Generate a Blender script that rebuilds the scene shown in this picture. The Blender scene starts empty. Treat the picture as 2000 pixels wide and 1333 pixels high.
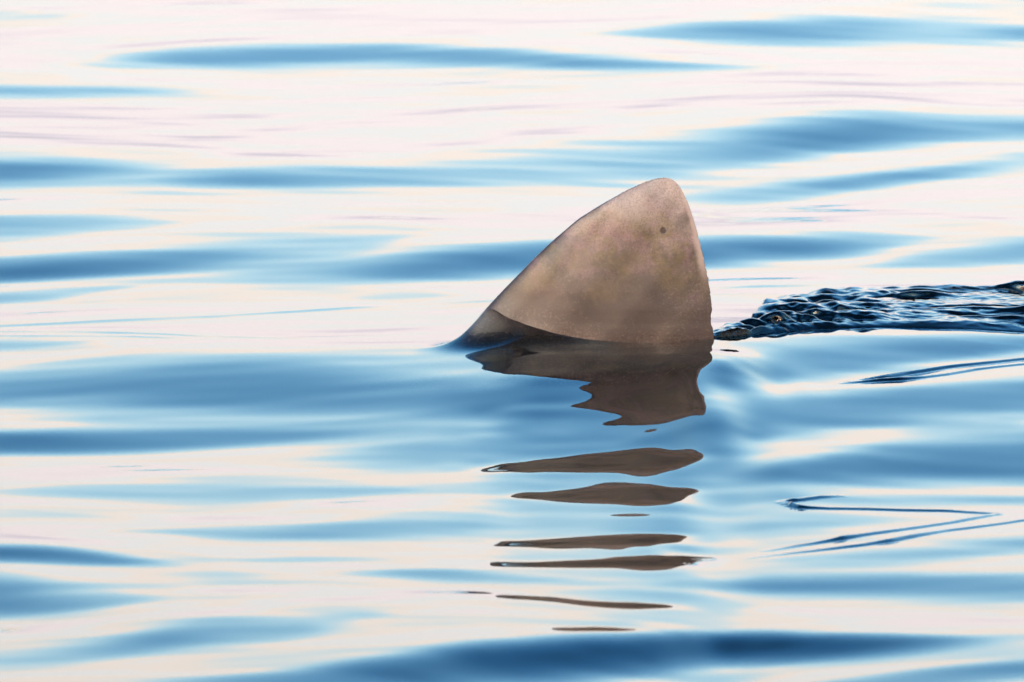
import bpy, math
import numpy as np

DENOISE = True
# ------------------------------------------------------------------ camera
sc = bpy.context.scene
C = sc.collection
CAM_H, CAM_D = 3.4, 24.0
cam = bpy.data.cameras.new("camera")
cam_ob = bpy.data.objects.new("camera", cam)
C.objects.link(cam_ob)
cam_ob.location = (0.0, -CAM_D, CAM_H)
cam_ob.rotation_euler = (math.pi / 2 - math.atan2(CAM_H, CAM_D), 0.0, 0.0)
cam.sensor_width = 36.0
cam.lens = 36.0 * math.hypot(CAM_H, CAM_D) / 2.4
cam.clip_start, cam.clip_end = 0.5, 20000.0
cam.dof.use_dof = True
cam.dof.focus_distance = math.hypot(CAM_H, CAM_D)
cam.dof.aperture_fstop = 8.0
sc.camera = cam_ob

# ------------------------------------------------------------------ sky and sun
SUN_EL, SUN_ROT = math.radians(14.0), math.radians(205.0)
world = bpy.data.worlds.new("World")
sc.world = world
world.use_nodes = True
nt = world.node_tree
bg = nt.nodes["Background"]
bg.inputs["Strength"].default_value = 0.12
sky = nt.nodes.new("ShaderNodeTexSky")
sky.sky_type = 'NISHITA'
sky.sun_disc = False
sky.sun_elevation = SUN_EL
sky.sun_rotation = SUN_ROT
# evening haze: the air's tint by height above the horizon, the same all round
geo = nt.nodes.new("ShaderNodeTexCoord")
sep = nt.nodes.new("ShaderNodeSeparateXYZ")
asin = nt.nodes.new("ShaderNodeMath"); asin.operation = 'ARCSINE'
div = nt.nodes.new("ShaderNodeMath"); div.operation = 'DIVIDE'; div.inputs[1].default_value = math.pi / 2
ramp = nt.nodes.new("ShaderNodeValToRGB")
ramp.color_ramp.interpolation = 'LINEAR'
gain = nt.nodes.new("ShaderNodeVectorMath"); gain.operation = 'SCALE'; gain.inputs[3].default_value = 4.0
mul = nt.nodes.new("ShaderNodeVectorMath"); mul.operation = 'MULTIPLY'
HAZE = [  # elevation in degrees, tint
    (0, (0.387, 0.426, 0.860)),
    (0.7, (0.329, 0.344, 0.676)),
    (1.4, (0.311, 0.308, 0.573)),
    (2.2, (0.326, 0.299, 0.506)),
    (3.5, (0.421, 0.341, 0.478)),
    (5, (0.582, 0.422, 0.485)),
    (6.2, (0.716, 0.488, 0.504)),
    (7.5, (0.812, 0.557, 0.519)),
    (8.8, (0.916, 0.653, 0.573)),
    (9.8, (1.053, 0.725, 0.605)),
    (10.8, (1.283, 0.786, 0.588)),
    (11.7, (1.390, 0.863, 0.633)),
    (12.6, (1.355, 0.939, 0.720)),
    (13.8, (1.261, 1.011, 0.818)),
    (16, (1.177, 1.164, 1.001)),
    (18, (1.137, 1.229, 1.101)),
    (20, (1.088, 1.307, 1.215)),
    (25, (0.975, 1.430, 1.482)),
    (32, (0.814, 1.531, 1.817)),
    (40, (0.476, 1.355, 1.946)),
    (50, (0.247, 0.835, 1.347)),
    (60, (0.209, 0.688, 1.082)),
    (70, (0.130, 0.403, 0.607)),
    (90, (0.098, 0.307, 0.495)),
]
els = ramp.color_ramp.elements
while len(els) < len(HAZE):
    els.new(0.5)
for el, (deg, c) in zip(els, HAZE):
    el.position = deg / 90.0
for el, (deg, c) in zip(els, HAZE):
    el.position = deg / 90.0
    el.color = (c[0] / 4.0, c[1] / 4.0, c[2] / 4.0, 1.0)
L = nt.links.new
L(geo.outputs["Generated"], sep.inputs[0])
L(sep.outputs["Z"], asin.inputs[0])
L(asin.outputs[0], div.inputs[0])
L(div.outputs[0], ramp.inputs[0])
L(ramp.outputs[0], gain.inputs[0])
L(sky.outputs[0], mul.inputs[0])
L(gain.outputs[0], mul.inputs[1])
L(mul.outputs[0], bg.inputs["Color"])

sun = bpy.data.lights.new("sun", 'SUN')
sun.energy = 0.5
sun.angle = math.radians(30.0)
sun.color = (1.0, 0.84, 0.68)
sun_ob = bpy.data.objects.new("sun", sun)
C.objects.link(sun_ob)
sun_dir = (math.sin(SUN_ROT) * math.cos(SUN_EL), math.cos(SUN_ROT) * math.cos(SUN_EL), math.sin(SUN_EL))
from mathutils import Vector
sun_ob.rotation_euler = Vector(sun_dir).to_track_quat('Z', 'Y').to_euler()
sun_ob.location = (-4.0, -9.0, 6.0)

sc.cycles.use_denoising = DENOISE
sc.view_settings.view_transform = 'Standard'
sc.view_settings.look = 'None'
sc.view_settings.gamma = 1.0
sc.view_settings.use_curve_mapping = False
sc.view_settings.exposure = 2.3

# ------------------------------------------------------------------ helpers
rng = np.random.default_rng(11)

def grid_mesh(name, X, Y, Z, mat):
    ny, nx = Z.shape
    co = np.empty((ny * nx, 3), np.float32)
    co[:, 0] = np.broadcast_to(X, (ny, nx)).ravel()
    co[:, 1] = np.broadcast_to(Y, (ny, nx)).ravel()
    co[:, 2] = Z.ravel()
    i = np.arange((ny - 1) * nx).reshape(ny - 1, nx)[:, :-1].ravel()
    quads = np.stack([i, i + 1, i + nx + 1, i + nx], 1).astype(np.int32)
    return raw_mesh(name, co, quads, mat)

def raw_mesh(name, co, quads, mat):
    me = bpy.data.meshes.new(name)
    me.vertices.add(len(co)); me.vertices.foreach_set("co", np.ascontiguousarray(co, np.float32).ravel())
    n = len(quads)
    me.loops.add(n * 4); me.loops.foreach_set("vertex_index", np.ascontiguousarray(quads, np.int32).ravel())
    me.polygons.add(n)
    me.polygons.foreach_set("loop_start", np.arange(0, n * 4, 4, dtype=np.int32))
    me.polygons.foreach_set("use_smooth", np.ones(n, bool))
    me.update(calc_edges=True); me.validate()
    me.materials.append(mat)
    ob = bpy.data.objects.new(name, me)
    C.objects.link(ob)
    return ob

def waves(x, y, comps):
    z = np.zeros(np.broadcast(x, y).shape)
    for kx, ky, a, p in comps:
        z += a * np.sin(kx * x + ky * y + p)
    return z

def wave_set(n, lam_y, lam_x, slope, seed):
    r = np.random.default_rng(seed)
    out = []
    for _ in range(n):
        ky = 2 * math.pi / r.uniform(*lam_y)
        kx = 2 * math.pi / r.uniform(*lam_x) * r.choice([-1, 1])
        out.append((kx, ky, slope / ky * math.sqrt(2.0 / n), r.uniform(0, 6.283)))
    return out

def smooth(a, b, x):
    t = np.clip((x - a) / (b - a), 0, 1)
    return t * t * (3 - 2 * t)

# ------------------------------------------------------------------ materials
def principled(name):
    m = bpy.data.materials.new(name); m.use_nodes = True
    return m, m.node_tree, m.node_tree.nodes["Principled BSDF"]

water_mat, wt, wb = principled("sea_water")
wb.inputs["Base Color"].default_value = (1, 1, 1, 1)
wb.inputs["Transmission Weight"].default_value = 1.0
wb.inputs["Roughness"].default_value = 0.0
wb.inputs["IOR"].default_value = 1.333

absorb = wt.nodes.new("ShaderNodeVolumeAbsorption")
absorb.inputs["Color"].default_value = (0.0, 0.38, 0.46, 1)
absorb.inputs["Density"].default_value = 9.0
wt.links.new(absorb.outputs[0], wt.nodes["Material Output"].inputs["Volume"])

bed_mat, bt, bb = principled("sea_bed")
bb.inputs["Base Color"].default_value = (0.004, 0.012, 0.015, 1)
bb.inputs["Roughness"].default_value = 1.0
bb.inputs["Specular IOR Level"].default_value = 0.0

# ------------------------------------------------------------------ the sea
# heights of the swell and ripples, metres, gridded round the fin, fitted through the camera to bands traced in image pixels
# (spline control heights in tenths of a millimetre, west to east, one line per 4 cm going away)
TX0, TDX, TNX = -1.80, 0.06, 61
TY0, TDY, TNY = -5.44, 0.04, 356
LEVEL = [0.000, -0.100, -0.170, -0.143, -0.026, 0.073, 0.161, 0.060, 0.000]
FY = (-2.177, -1.383, -0.456, 0.085)   # plan bands meshed finely for the capillary folds
FINCOL = ((0.122, 0.08, 0.057), (0.138, 0.076, 0.066), (0.095, 0.061, 0.022), (0.025, 0.014, 0.01), (0.25, 0.177, 0.143))
HEIGHTS = [
-1273,-1274,-1277,-1281,-1287,-1294,-1303,-1313,-1326,-1341,-1358,-1378,-1402,-1428,-1461,-1497,-1555,-1619,-1658,-1675,-1676,-1695,-1743,-1772,-1790,-1803,-1814,-1830,-1846,-1822,-1795,-1765,-1740,-1723,-1709,-1697,-1683,-1666,-1646,-1627,-1613,-1607,-1610,-1620,-1633,-1644,-1644,-1630,-1609,-1593,-1581,-1572,-1564,-1558,-1553,-1548,-1545,-1542,-1540,-1539,-1538,
-1308,-1309,-1311,-1315,-1321,-1328,-1337,-1348,-1360,-1375,-1393,-1412,-1436,-1462,-1494,-1532,-1581,-1632,-1668,-1687,-1699,-1721,-1755,-1783,-1802,-1816,-1828,-1841,-1848,-1833,-1810,-1786,-1765,-1748,-1734,-1721,-1707,-1691,-1674,-1658,-1646,-1640,-1641,-1647,-1655,-1662,-1661,-1650,-1634,-1620,-1608,-1599,-1592,-1585,-1580,-1575,-1572,-1569,-1567,-1566,-1565,
-1331,-1332,-1335,-1339,-1344,-1351,-1360,-1371,-1384,-1398,-1416,-1435,-1458,-1485,-1516,-1553,-1598,-1644,-1678,-1698,-1713,-1735,-1766,-1792,-1811,-1825,-1837,-1848,-1854,-1841,-1822,-1800,-1780,-1764,-1750,-1737,-1724,-1709,-1693,-1679,-1667,-1661,-1661,-1665,-1671,-1676,-1674,-1665,-1651,-1638,-1627,-1618,-1610,-1604,-1598,-1594,-1591,-1588,-1586,-1584,-1584,
-1359,-1360,-1363,-1367,-1372,-1379,-1388,-1399,-1411,-1426,-1443,-1463,-1485,-1511,-1542,-1577,-1618,-1658,-1689,-1711,-1729,-1752,-1779,-1803,-1821,-1836,-1848,-1857,-1861,-1852,-1835,-1817,-1799,-1784,-1770,-1757,-1744,-1730,-1716,-1703,-1693,-1687,-1685,-1686,-1690,-1693,-1691,-1683,-1671,-1659,-1649,-1640,-1632,-1626,-1621,-1616,-1613,-1610,-1608,-1607,-1606,
-1384,-1385,-1388,-1392,-1397,-1404,-1413,-1424,-1436,-1451,-1468,-1487,-1509,-1535,-1564,-1598,-1636,-1672,-1702,-1724,-1743,-1767,-1791,-1814,-1832,-1846,-1858,-1867,-1869,-1862,-1848,-1831,-1815,-1801,-1788,-1776,-1763,-1750,-1737,-1725,-1715,-1709,-1706,-1706,-1708,-1709,-1707,-1700,-1689,-1678,-1668,-1660,-1652,-1646,-1641,-1636,-1633,-1630,-1628,-1627,-1627,
-1410,-1411,-1414,-1418,-1423,-1430,-1439,-1450,-1462,-1476,-1493,-1512,-1534,-1559,-1587,-1619,-1654,-1687,-1715,-1737,-1758,-1781,-1804,-1825,-1843,-1857,-1868,-1877,-1879,-1873,-1861,-1847,-1833,-1819,-1807,-1795,-1783,-1771,-1758,-1747,-1738,-1731,-1727,-1726,-1726,-1726,-1724,-1718,-1708,-1698,-1688,-1680,-1673,-1667,-1662,-1657,-1654,-1651,-1649,-1648,-1648,
-1436,-1436,-1439,-1443,-1448,-1455,-1464,-1474,-1486,-1501,-1517,-1536,-1557,-1581,-1609,-1639,-1672,-1702,-1729,-1751,-1772,-1795,-1817,-1837,-1854,-1868,-1879,-1887,-1889,-1884,-1874,-1862,-1849,-1837,-1825,-1814,-1802,-1791,-1779,-1768,-1759,-1753,-1748,-1746,-1745,-1743,-1741,-1735,-1727,-1717,-1708,-1700,-1693,-1687,-1682,-1678,-1674,-1672,-1670,-1668,-1668,
-1461,-1462,-1464,-1468,-1474,-1480,-1489,-1499,-1511,-1525,-1541,-1559,-1580,-1604,-1630,-1659,-1690,-1718,-1743,-1765,-1786,-1809,-1830,-1849,-1866,-1879,-1890,-1898,-1900,-1896,-1888,-1877,-1866,-1854,-1843,-1832,-1822,-1811,-1800,-1790,-1781,-1774,-1769,-1765,-1763,-1761,-1758,-1753,-1745,-1736,-1728,-1720,-1713,-1707,-1702,-1698,-1695,-1692,-1690,-1689,-1688,
-1486,-1487,-1489,-1493,-1498,-1505,-1513,-1523,-1535,-1549,-1565,-1582,-1603,-1625,-1651,-1678,-1707,-1734,-1758,-1779,-1800,-1822,-1843,-1861,-1877,-1891,-1901,-1909,-1911,-1908,-1901,-1892,-1882,-1872,-1861,-1851,-1841,-1830,-1820,-1811,-1802,-1795,-1789,-1785,-1782,-1779,-1776,-1771,-1764,-1755,-1747,-1740,-1733,-1727,-1722,-1718,-1715,-1712,-1710,-1709,-1709,
-1510,-1511,-1514,-1517,-1523,-1529,-1537,-1547,-1559,-1572,-1588,-1605,-1625,-1647,-1671,-1697,-1725,-1750,-1772,-1793,-1814,-1836,-1856,-1874,-1890,-1903,-1913,-1920,-1923,-1921,-1915,-1908,-1898,-1889,-1880,-1870,-1860,-1850,-1841,-1831,-1823,-1815,-1809,-1804,-1801,-1797,-1794,-1789,-1782,-1774,-1766,-1759,-1753,-1747,-1742,-1738,-1735,-1732,-1730,-1729,-1729,
-1535,-1536,-1538,-1542,-1547,-1553,-1561,-1571,-1582,-1595,-1610,-1627,-1646,-1668,-1691,-1716,-1742,-1765,-1787,-1808,-1828,-1850,-1869,-1886,-1902,-1915,-1925,-1932,-1935,-1934,-1930,-1923,-1915,-1906,-1898,-1889,-1879,-1870,-1861,-1852,-1843,-1836,-1829,-1824,-1819,-1815,-1812,-1807,-1800,-1793,-1785,-1778,-1772,-1767,-1762,-1758,-1755,-1752,-1750,-1749,-1749,
-1559,-1560,-1562,-1566,-1571,-1577,-1585,-1594,-1605,-1618,-1633,-1649,-1668,-1688,-1710,-1734,-1759,-1781,-1802,-1822,-1842,-1864,-1882,-1899,-1914,-1927,-1937,-1945,-1948,-1947,-1944,-1938,-1931,-1924,-1916,-1907,-1899,-1890,-1881,-1872,-1864,-1856,-1849,-1843,-1838,-1834,-1829,-1825,-1819,-1811,-1804,-1798,-1792,-1786,-1782,-1778,-1774,-1772,-1770,-1769,-1769,
-1582,-1583,-1586,-1589,-1594,-1600,-1608,-1617,-1628,-1640,-1655,-1671,-1688,-1708,-1729,-1753,-1776,-1797,-1817,-1836,-1857,-1877,-1896,-1912,-1927,-1939,-1950,-1957,-1961,-1961,-1958,-1954,-1948,-1941,-1934,-1926,-1918,-1909,-1901,-1892,-1884,-1876,-1868,-1862,-1856,-1852,-1847,-1843,-1837,-1830,-1823,-1817,-1811,-1806,-1801,-1797,-1794,-1792,-1790,-1789,-1788,
-1606,-1607,-1609,-1613,-1617,-1623,-1631,-1640,-1650,-1662,-1676,-1692,-1709,-1728,-1748,-1770,-1793,-1813,-1832,-1851,-1871,-1891,-1909,-1925,-1940,-1952,-1962,-1970,-1974,-1975,-1973,-1969,-1964,-1958,-1952,-1945,-1937,-1929,-1921,-1912,-1904,-1895,-1888,-1881,-1875,-1870,-1865,-1861,-1855,-1848,-1842,-1835,-1830,-1825,-1820,-1817,-1813,-1811,-1809,-1808,-1808,
-1629,-1630,-1632,-1636,-1640,-1646,-1653,-1662,-1672,-1684,-1697,-1712,-1729,-1747,-1767,-1788,-1810,-1829,-1847,-1865,-1885,-1905,-1922,-1938,-1952,-1965,-1975,-1983,-1987,-1989,-1988,-1985,-1981,-1976,-1970,-1963,-1956,-1948,-1940,-1932,-1923,-1915,-1907,-1900,-1893,-1888,-1883,-1879,-1873,-1867,-1860,-1854,-1849,-1844,-1839,-1836,-1833,-1830,-1829,-1828,-1827,
-1652,-1653,-1655,-1658,-1663,-1669,-1676,-1684,-1694,-1705,-1718,-1733,-1749,-1766,-1785,-1806,-1826,-1845,-1862,-1880,-1899,-1919,-1936,-1951,-1965,-1978,-1988,-1996,-2001,-2003,-2003,-2001,-1997,-1993,-1988,-1982,-1975,-1968,-1960,-1952,-1943,-1935,-1926,-1919,-1912,-1906,-1901,-1897,-1891,-1885,-1879,-1873,-1867,-1863,-1858,-1855,-1852,-1850,-1848,-1847,-1846,
-1675,-1676,-1678,-1681,-1685,-1691,-1698,-1706,-1716,-1727,-1739,-1753,-1768,-1785,-1803,-1823,-1843,-1860,-1877,-1894,-1913,-1932,-1949,-1965,-1979,-1991,-2001,-2010,-2015,-2017,-2018,-2017,-2014,-2010,-2006,-2001,-1994,-1987,-1980,-1971,-1963,-1954,-1946,-1938,-1930,-1924,-1919,-1914,-1909,-1903,-1897,-1891,-1886,-1881,-1877,-1874,-1871,-1869,-1867,-1866,-1865,
-1698,-1698,-1700,-1703,-1708,-1713,-1720,-1728,-1737,-1747,-1759,-1773,-1788,-1804,-1821,-1840,-1859,-1876,-1892,-1909,-1927,-1946,-1963,-1978,-1992,-2004,-2015,-2023,-2029,-2032,-2033,-2033,-2031,-2028,-2024,-2019,-2014,-2007,-1999,-1991,-1982,-1973,-1965,-1956,-1949,-1942,-1937,-1932,-1927,-1921,-1915,-1909,-1904,-1900,-1896,-1893,-1890,-1887,-1886,-1885,-1884,
-1720,-1721,-1723,-1726,-1730,-1735,-1741,-1749,-1758,-1768,-1779,-1792,-1806,-1822,-1839,-1857,-1875,-1891,-1907,-1923,-1941,-1960,-1977,-1992,-2005,-2018,-2028,-2037,-2043,-2046,-2048,-2049,-2048,-2045,-2042,-2038,-2033,-2027,-2019,-2011,-2002,-1993,-1984,-1975,-1967,-1960,-1954,-1950,-1945,-1939,-1933,-1928,-1923,-1918,-1915,-1911,-1908,-1906,-1905,-1904,-1903,
-1742,-1743,-1745,-1747,-1751,-1756,-1762,-1770,-1778,-1788,-1799,-1812,-1825,-1840,-1856,-1874,-1891,-1906,-1922,-1938,-1956,-1974,-1990,-2005,-2019,-2031,-2042,-2051,-2057,-2061,-2064,-2065,-2065,-2063,-2061,-2057,-2052,-2046,-2039,-2031,-2022,-2012,-2002,-1993,-1985,-1978,-1972,-1967,-1962,-1957,-1951,-1946,-1941,-1937,-1933,-1930,-1927,-1925,-1923,-1922,-1922,
-1764,-1765,-1766,-1769,-1773,-1778,-1783,-1790,-1799,-1808,-1819,-1831,-1844,-1858,-1873,-1890,-1907,-1922,-1936,-1952,-1970,-1988,-2004,-2019,-2032,-2045,-2056,-2065,-2072,-2076,-2079,-2081,-2082,-2081,-2079,-2076,-2072,-2066,-2059,-2050,-2041,-2031,-2021,-2012,-2003,-1995,-1989,-1985,-1980,-1974,-1969,-1964,-1959,-1955,-1951,-1948,-1946,-1943,-1942,-1941,-1941,
-1786,-1786,-1788,-1791,-1794,-1799,-1804,-1811,-1819,-1828,-1838,-1849,-1862,-1876,-1890,-1907,-1922,-1937,-1951,-1966,-1984,-2002,-2018,-2032,-2046,-2059,-2070,-2079,-2086,-2091,-2095,-2097,-2099,-2099,-2098,-2095,-2091,-2086,-2079,-2070,-2061,-2051,-2040,-2030,-2021,-2013,-2007,-2002,-1997,-1992,-1986,-1981,-1977,-1973,-1970,-1967,-1964,-1962,-1960,-1959,-1959,
-1807,-1808,-1809,-1812,-1815,-1820,-1825,-1831,-1839,-1847,-1857,-1868,-1880,-1893,-1907,-1923,-1938,-1952,-1965,-1981,-1998,-2016,-2031,-2046,-2060,-2072,-2084,-2093,-2101,-2106,-2111,-2114,-2116,-2117,-2116,-2115,-2111,-2106,-2099,-2090,-2080,-2070,-2059,-2048,-2039,-2030,-2024,-2019,-2014,-2009,-2004,-1999,-1995,-1991,-1988,-1985,-1982,-1980,-1979,-1978,-1977,
-1829,-1829,-1831,-1833,-1836,-1840,-1845,-1851,-1858,-1866,-1876,-1886,-1898,-1910,-1924,-1939,-1953,-1966,-1980,-1995,-2012,-2029,-2045,-2060,-2074,-2086,-2098,-2108,-2115,-2121,-2126,-2130,-2133,-2135,-2135,-2134,-2131,-2126,-2119,-2110,-2100,-2089,-2078,-2067,-2056,-2047,-2041,-2036,-2031,-2026,-2021,-2017,-2013,-2009,-2006,-2003,-2000,-1998,-1997,-1996,-1995,
-1850,-1850,-1852,-1854,-1857,-1861,-1865,-1871,-1878,-1886,-1894,-1904,-1915,-1927,-1940,-1955,-1968,-1981,-1994,-2009,-2026,-2043,-2059,-2073,-2087,-2100,-2112,-2122,-2130,-2137,-2142,-2147,-2151,-2153,-2154,-2154,-2151,-2146,-2139,-2130,-2120,-2108,-2096,-2085,-2074,-2064,-2057,-2052,-2048,-2043,-2039,-2034,-2030,-2027,-2024,-2021,-2018,-2016,-2015,-2014,-2013,
-1871,-1871,-1873,-1875,-1877,-1881,-1885,-1891,-1897,-1904,-1913,-1922,-1932,-1944,-1956,-1970,-1983,-1995,-2008,-2023,-2039,-2057,-2072,-2087,-2101,-2114,-2127,-2137,-2145,-2152,-2158,-2163,-2168,-2171,-2173,-2174,-2171,-2167,-2160,-2151,-2140,-2127,-2115,-2103,-2091,-2081,-2074,-2069,-2065,-2060,-2056,-2052,-2048,-2045,-2041,-2039,-2036,-2034,-2033,-2032,-2031,
-1892,-1892,-1893,-1895,-1898,-1901,-1905,-1910,-1916,-1923,-1931,-1940,-1949,-1960,-1972,-1985,-1998,-2009,-2022,-2037,-2053,-2071,-2086,-2101,-2115,-2129,-2141,-2152,-2160,-2167,-2174,-2180,-2186,-2190,-2193,-2194,-2192,-2188,-2181,-2171,-2159,-2147,-2134,-2120,-2108,-2098,-2090,-2085,-2081,-2077,-2073,-2069,-2066,-2062,-2059,-2056,-2054,-2052,-2051,-2050,-2049,
-1912,-1913,-1914,-1915,-1918,-1921,-1925,-1930,-1935,-1941,-1949,-1957,-1966,-1977,-1988,-2000,-2012,-2023,-2036,-2050,-2067,-2084,-2100,-2114,-2129,-2143,-2156,-2166,-2175,-2182,-2190,-2197,-2203,-2209,-2212,-2214,-2213,-2209,-2202,-2192,-2180,-2166,-2152,-2138,-2125,-2114,-2106,-2101,-2097,-2094,-2090,-2086,-2083,-2080,-2077,-2074,-2072,-2070,-2068,-2067,-2067,
-1933,-1933,-1934,-1936,-1938,-1941,-1944,-1949,-1954,-1960,-1966,-1974,-1983,-1993,-2003,-2015,-2026,-2037,-2049,-2064,-2081,-2098,-2113,-2128,-2143,-2157,-2170,-2181,-2190,-2198,-2205,-2213,-2221,-2227,-2232,-2235,-2234,-2230,-2223,-2212,-2200,-2186,-2171,-2156,-2142,-2130,-2122,-2116,-2113,-2110,-2107,-2104,-2100,-2097,-2094,-2092,-2089,-2087,-2086,-2085,-2085,
-1953,-1953,-1954,-1956,-1958,-1960,-1964,-1968,-1972,-1978,-1984,-1991,-2000,-2009,-2019,-2030,-2040,-2050,-2063,-2077,-2094,-2111,-2127,-2142,-2157,-2172,-2185,-2196,-2205,-2213,-2221,-2230,-2239,-2246,-2252,-2256,-2256,-2252,-2245,-2234,-2220,-2205,-2189,-2173,-2159,-2146,-2137,-2132,-2129,-2126,-2124,-2121,-2118,-2115,-2112,-2109,-2107,-2105,-2103,-2102,-2102,
-1973,-1974,-1975,-1976,-1978,-1980,-1983,-1986,-1991,-1996,-2001,-2008,-2016,-2024,-2034,-2044,-2053,-2063,-2076,-2091,-2108,-2125,-2140,-2155,-2171,-2186,-2200,-2212,-2220,-2228,-2237,-2246,-2256,-2266,-2273,-2277,-2278,-2274,-2267,-2255,-2241,-2225,-2208,-2191,-2175,-2161,-2152,-2146,-2144,-2143,-2141,-2138,-2135,-2132,-2129,-2126,-2124,-2122,-2121,-2120,-2119,
-1994,-1994,-1995,-1996,-1997,-1999,-2002,-2005,-2009,-2013,-2019,-2025,-2032,-2040,-2049,-2058,-2066,-2076,-2089,-2104,-2121,-2138,-2153,-2169,-2185,-2201,-2215,-2227,-2236,-2243,-2252,-2263,-2274,-2285,-2294,-2299,-2300,-2297,-2289,-2277,-2261,-2244,-2226,-2208,-2191,-2176,-2166,-2161,-2160,-2159,-2157,-2155,-2152,-2149,-2146,-2144,-2141,-2140,-2138,-2137,-2137,
-2014,-2014,-2014,-2015,-2017,-2019,-2021,-2023,-2027,-2031,-2036,-2041,-2048,-2055,-2064,-2072,-2079,-2088,-2102,-2118,-2134,-2151,-2167,-2182,-2199,-2215,-2230,-2242,-2251,-2257,-2267,-2279,-2292,-2305,-2315,-2321,-2324,-2320,-2312,-2299,-2282,-2264,-2244,-2225,-2206,-2191,-2180,-2175,-2174,-2175,-2174,-2172,-2169,-2166,-2163,-2160,-2158,-2156,-2155,-2154,-2153,
-2033,-2034,-2034,-2035,-2036,-2038,-2039,-2042,-2045,-2048,-2052,-2058,-2064,-2071,-2078,-2086,-2091,-2100,-2115,-2131,-2148,-2164,-2180,-2196,-2213,-2230,-2246,-2258,-2267,-2272,-2281,-2295,-2310,-2324,-2336,-2344,-2347,-2344,-2335,-2321,-2304,-2284,-2263,-2242,-2222,-2205,-2193,-2189,-2189,-2191,-2191,-2190,-2187,-2184,-2181,-2178,-2176,-2174,-2173,-2172,-2172,
-2053,-2054,-2054,-2055,-2056,-2057,-2058,-2060,-2062,-2065,-2069,-2074,-2080,-2086,-2093,-2100,-2103,-2111,-2128,-2144,-2161,-2177,-2193,-2209,-2227,-2245,-2261,-2274,-2283,-2285,-2296,-2312,-2328,-2344,-2358,-2368,-2372,-2369,-2359,-2344,-2325,-2304,-2281,-2258,-2237,-2218,-2206,-2200,-2202,-2207,-2208,-2206,-2203,-2200,-2196,-2193,-2191,-2189,-2187,-2186,-2186,
-2073,-2073,-2073,-2074,-2075,-2076,-2077,-2078,-2080,-2082,-2085,-2090,-2095,-2101,-2108,-2110,-2110,-2118,-2137,-2159,-2178,-2190,-2206,-2221,-2240,-2259,-2277,-2291,-2299,-2298,-2309,-2328,-2346,-2364,-2380,-2392,-2397,-2394,-2384,-2367,-2347,-2324,-2300,-2275,-2251,-2231,-2218,-2214,-2218,-2225,-2227,-2225,-2222,-2219,-2217,-2214,-2212,-2211,-2209,-2209,-2208,
-2093,-2093,-2094,-2094,-2094,-2095,-2096,-2096,-2097,-2099,-2101,-2105,-2111,-2116,-2122,-2119,-2115,-2118,-2133,-2154,-2176,-2197,-2214,-2233,-2255,-2275,-2293,-2306,-2318,-2309,-2322,-2343,-2364,-2385,-2403,-2417,-2423,-2421,-2409,-2391,-2369,-2345,-2318,-2291,-2266,-2243,-2227,-2220,-2225,-2239,-2245,-2241,-2236,-2231,-2226,-2221,-2217,-2214,-2212,-2211,-2210,
-2112,-2112,-2112,-2112,-2112,-2113,-2113,-2113,-2114,-2115,-2117,-2121,-2126,-2132,-2134,-2129,-2122,-2122,-2128,-2146,-2170,-2184,-2197,-2225,-2257,-2285,-2310,-2320,-2338,-2316,-2332,-2359,-2383,-2406,-2426,-2442,-2450,-2448,-2435,-2415,-2392,-2365,-2337,-2308,-2279,-2252,-2232,-2221,-2219,-2224,-2230,-2224,-2218,-2212,-2207,-2202,-2198,-2195,-2193,-2192,-2192,
-2126,-2126,-2126,-2126,-2126,-2126,-2126,-2126,-2126,-2126,-2129,-2133,-2137,-2140,-2138,-2132,-2123,-2119,-2127,-2138,-2146,-2144,-2155,-2191,-2231,-2270,-2306,-2324,-2353,-2330,-2349,-2375,-2401,-2427,-2450,-2469,-2479,-2477,-2462,-2439,-2415,-2387,-2355,-2321,-2289,-2262,-2242,-2231,-2228,-2229,-2220,-2214,-2209,-2203,-2198,-2194,-2190,-2187,-2185,-2184,-2184,
-2142,-2142,-2142,-2142,-2142,-2142,-2141,-2141,-2140,-2139,-2141,-2143,-2144,-2143,-2139,-2132,-2123,-2118,-2108,-2097,-2095,-2092,-2105,-2142,-2188,-2234,-2277,-2304,-2341,-2341,-2369,-2395,-2419,-2447,-2475,-2497,-2509,-2508,-2490,-2465,-2437,-2403,-2366,-2331,-2299,-2273,-2253,-2237,-2228,-2217,-2207,-2200,-2193,-2187,-2181,-2176,-2172,-2169,-2166,-2165,-2164,
-2149,-2149,-2149,-2149,-2148,-2148,-2147,-2146,-2145,-2144,-2144,-2145,-2144,-2141,-2134,-2123,-2109,-2089,-2058,-2045,-2044,-2056,-2079,-2110,-2150,-2193,-2236,-2270,-2308,-2344,-2379,-2409,-2434,-2465,-2497,-2525,-2541,-2540,-2518,-2484,-2447,-2409,-2373,-2339,-2307,-2276,-2248,-2228,-2213,-2205,-2197,-2189,-2185,-2181,-2178,-2176,-2174,-2172,-2171,-2170,-2170,
-2145,-2145,-2145,-2145,-2145,-2144,-2143,-2142,-2140,-2137,-2136,-2134,-2129,-2121,-2108,-2089,-2069,-2037,-2007,-2007,-2024,-2050,-2075,-2105,-2141,-2179,-2212,-2247,-2273,-2349,-2383,-2411,-2433,-2471,-2513,-2547,-2571,-2572,-2537,-2489,-2450,-2413,-2379,-2343,-2305,-2270,-2244,-2227,-2219,-2219,-2219,-2220,-2215,-2211,-2207,-2204,-2202,-2200,-2198,-2197,-2196,
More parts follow.
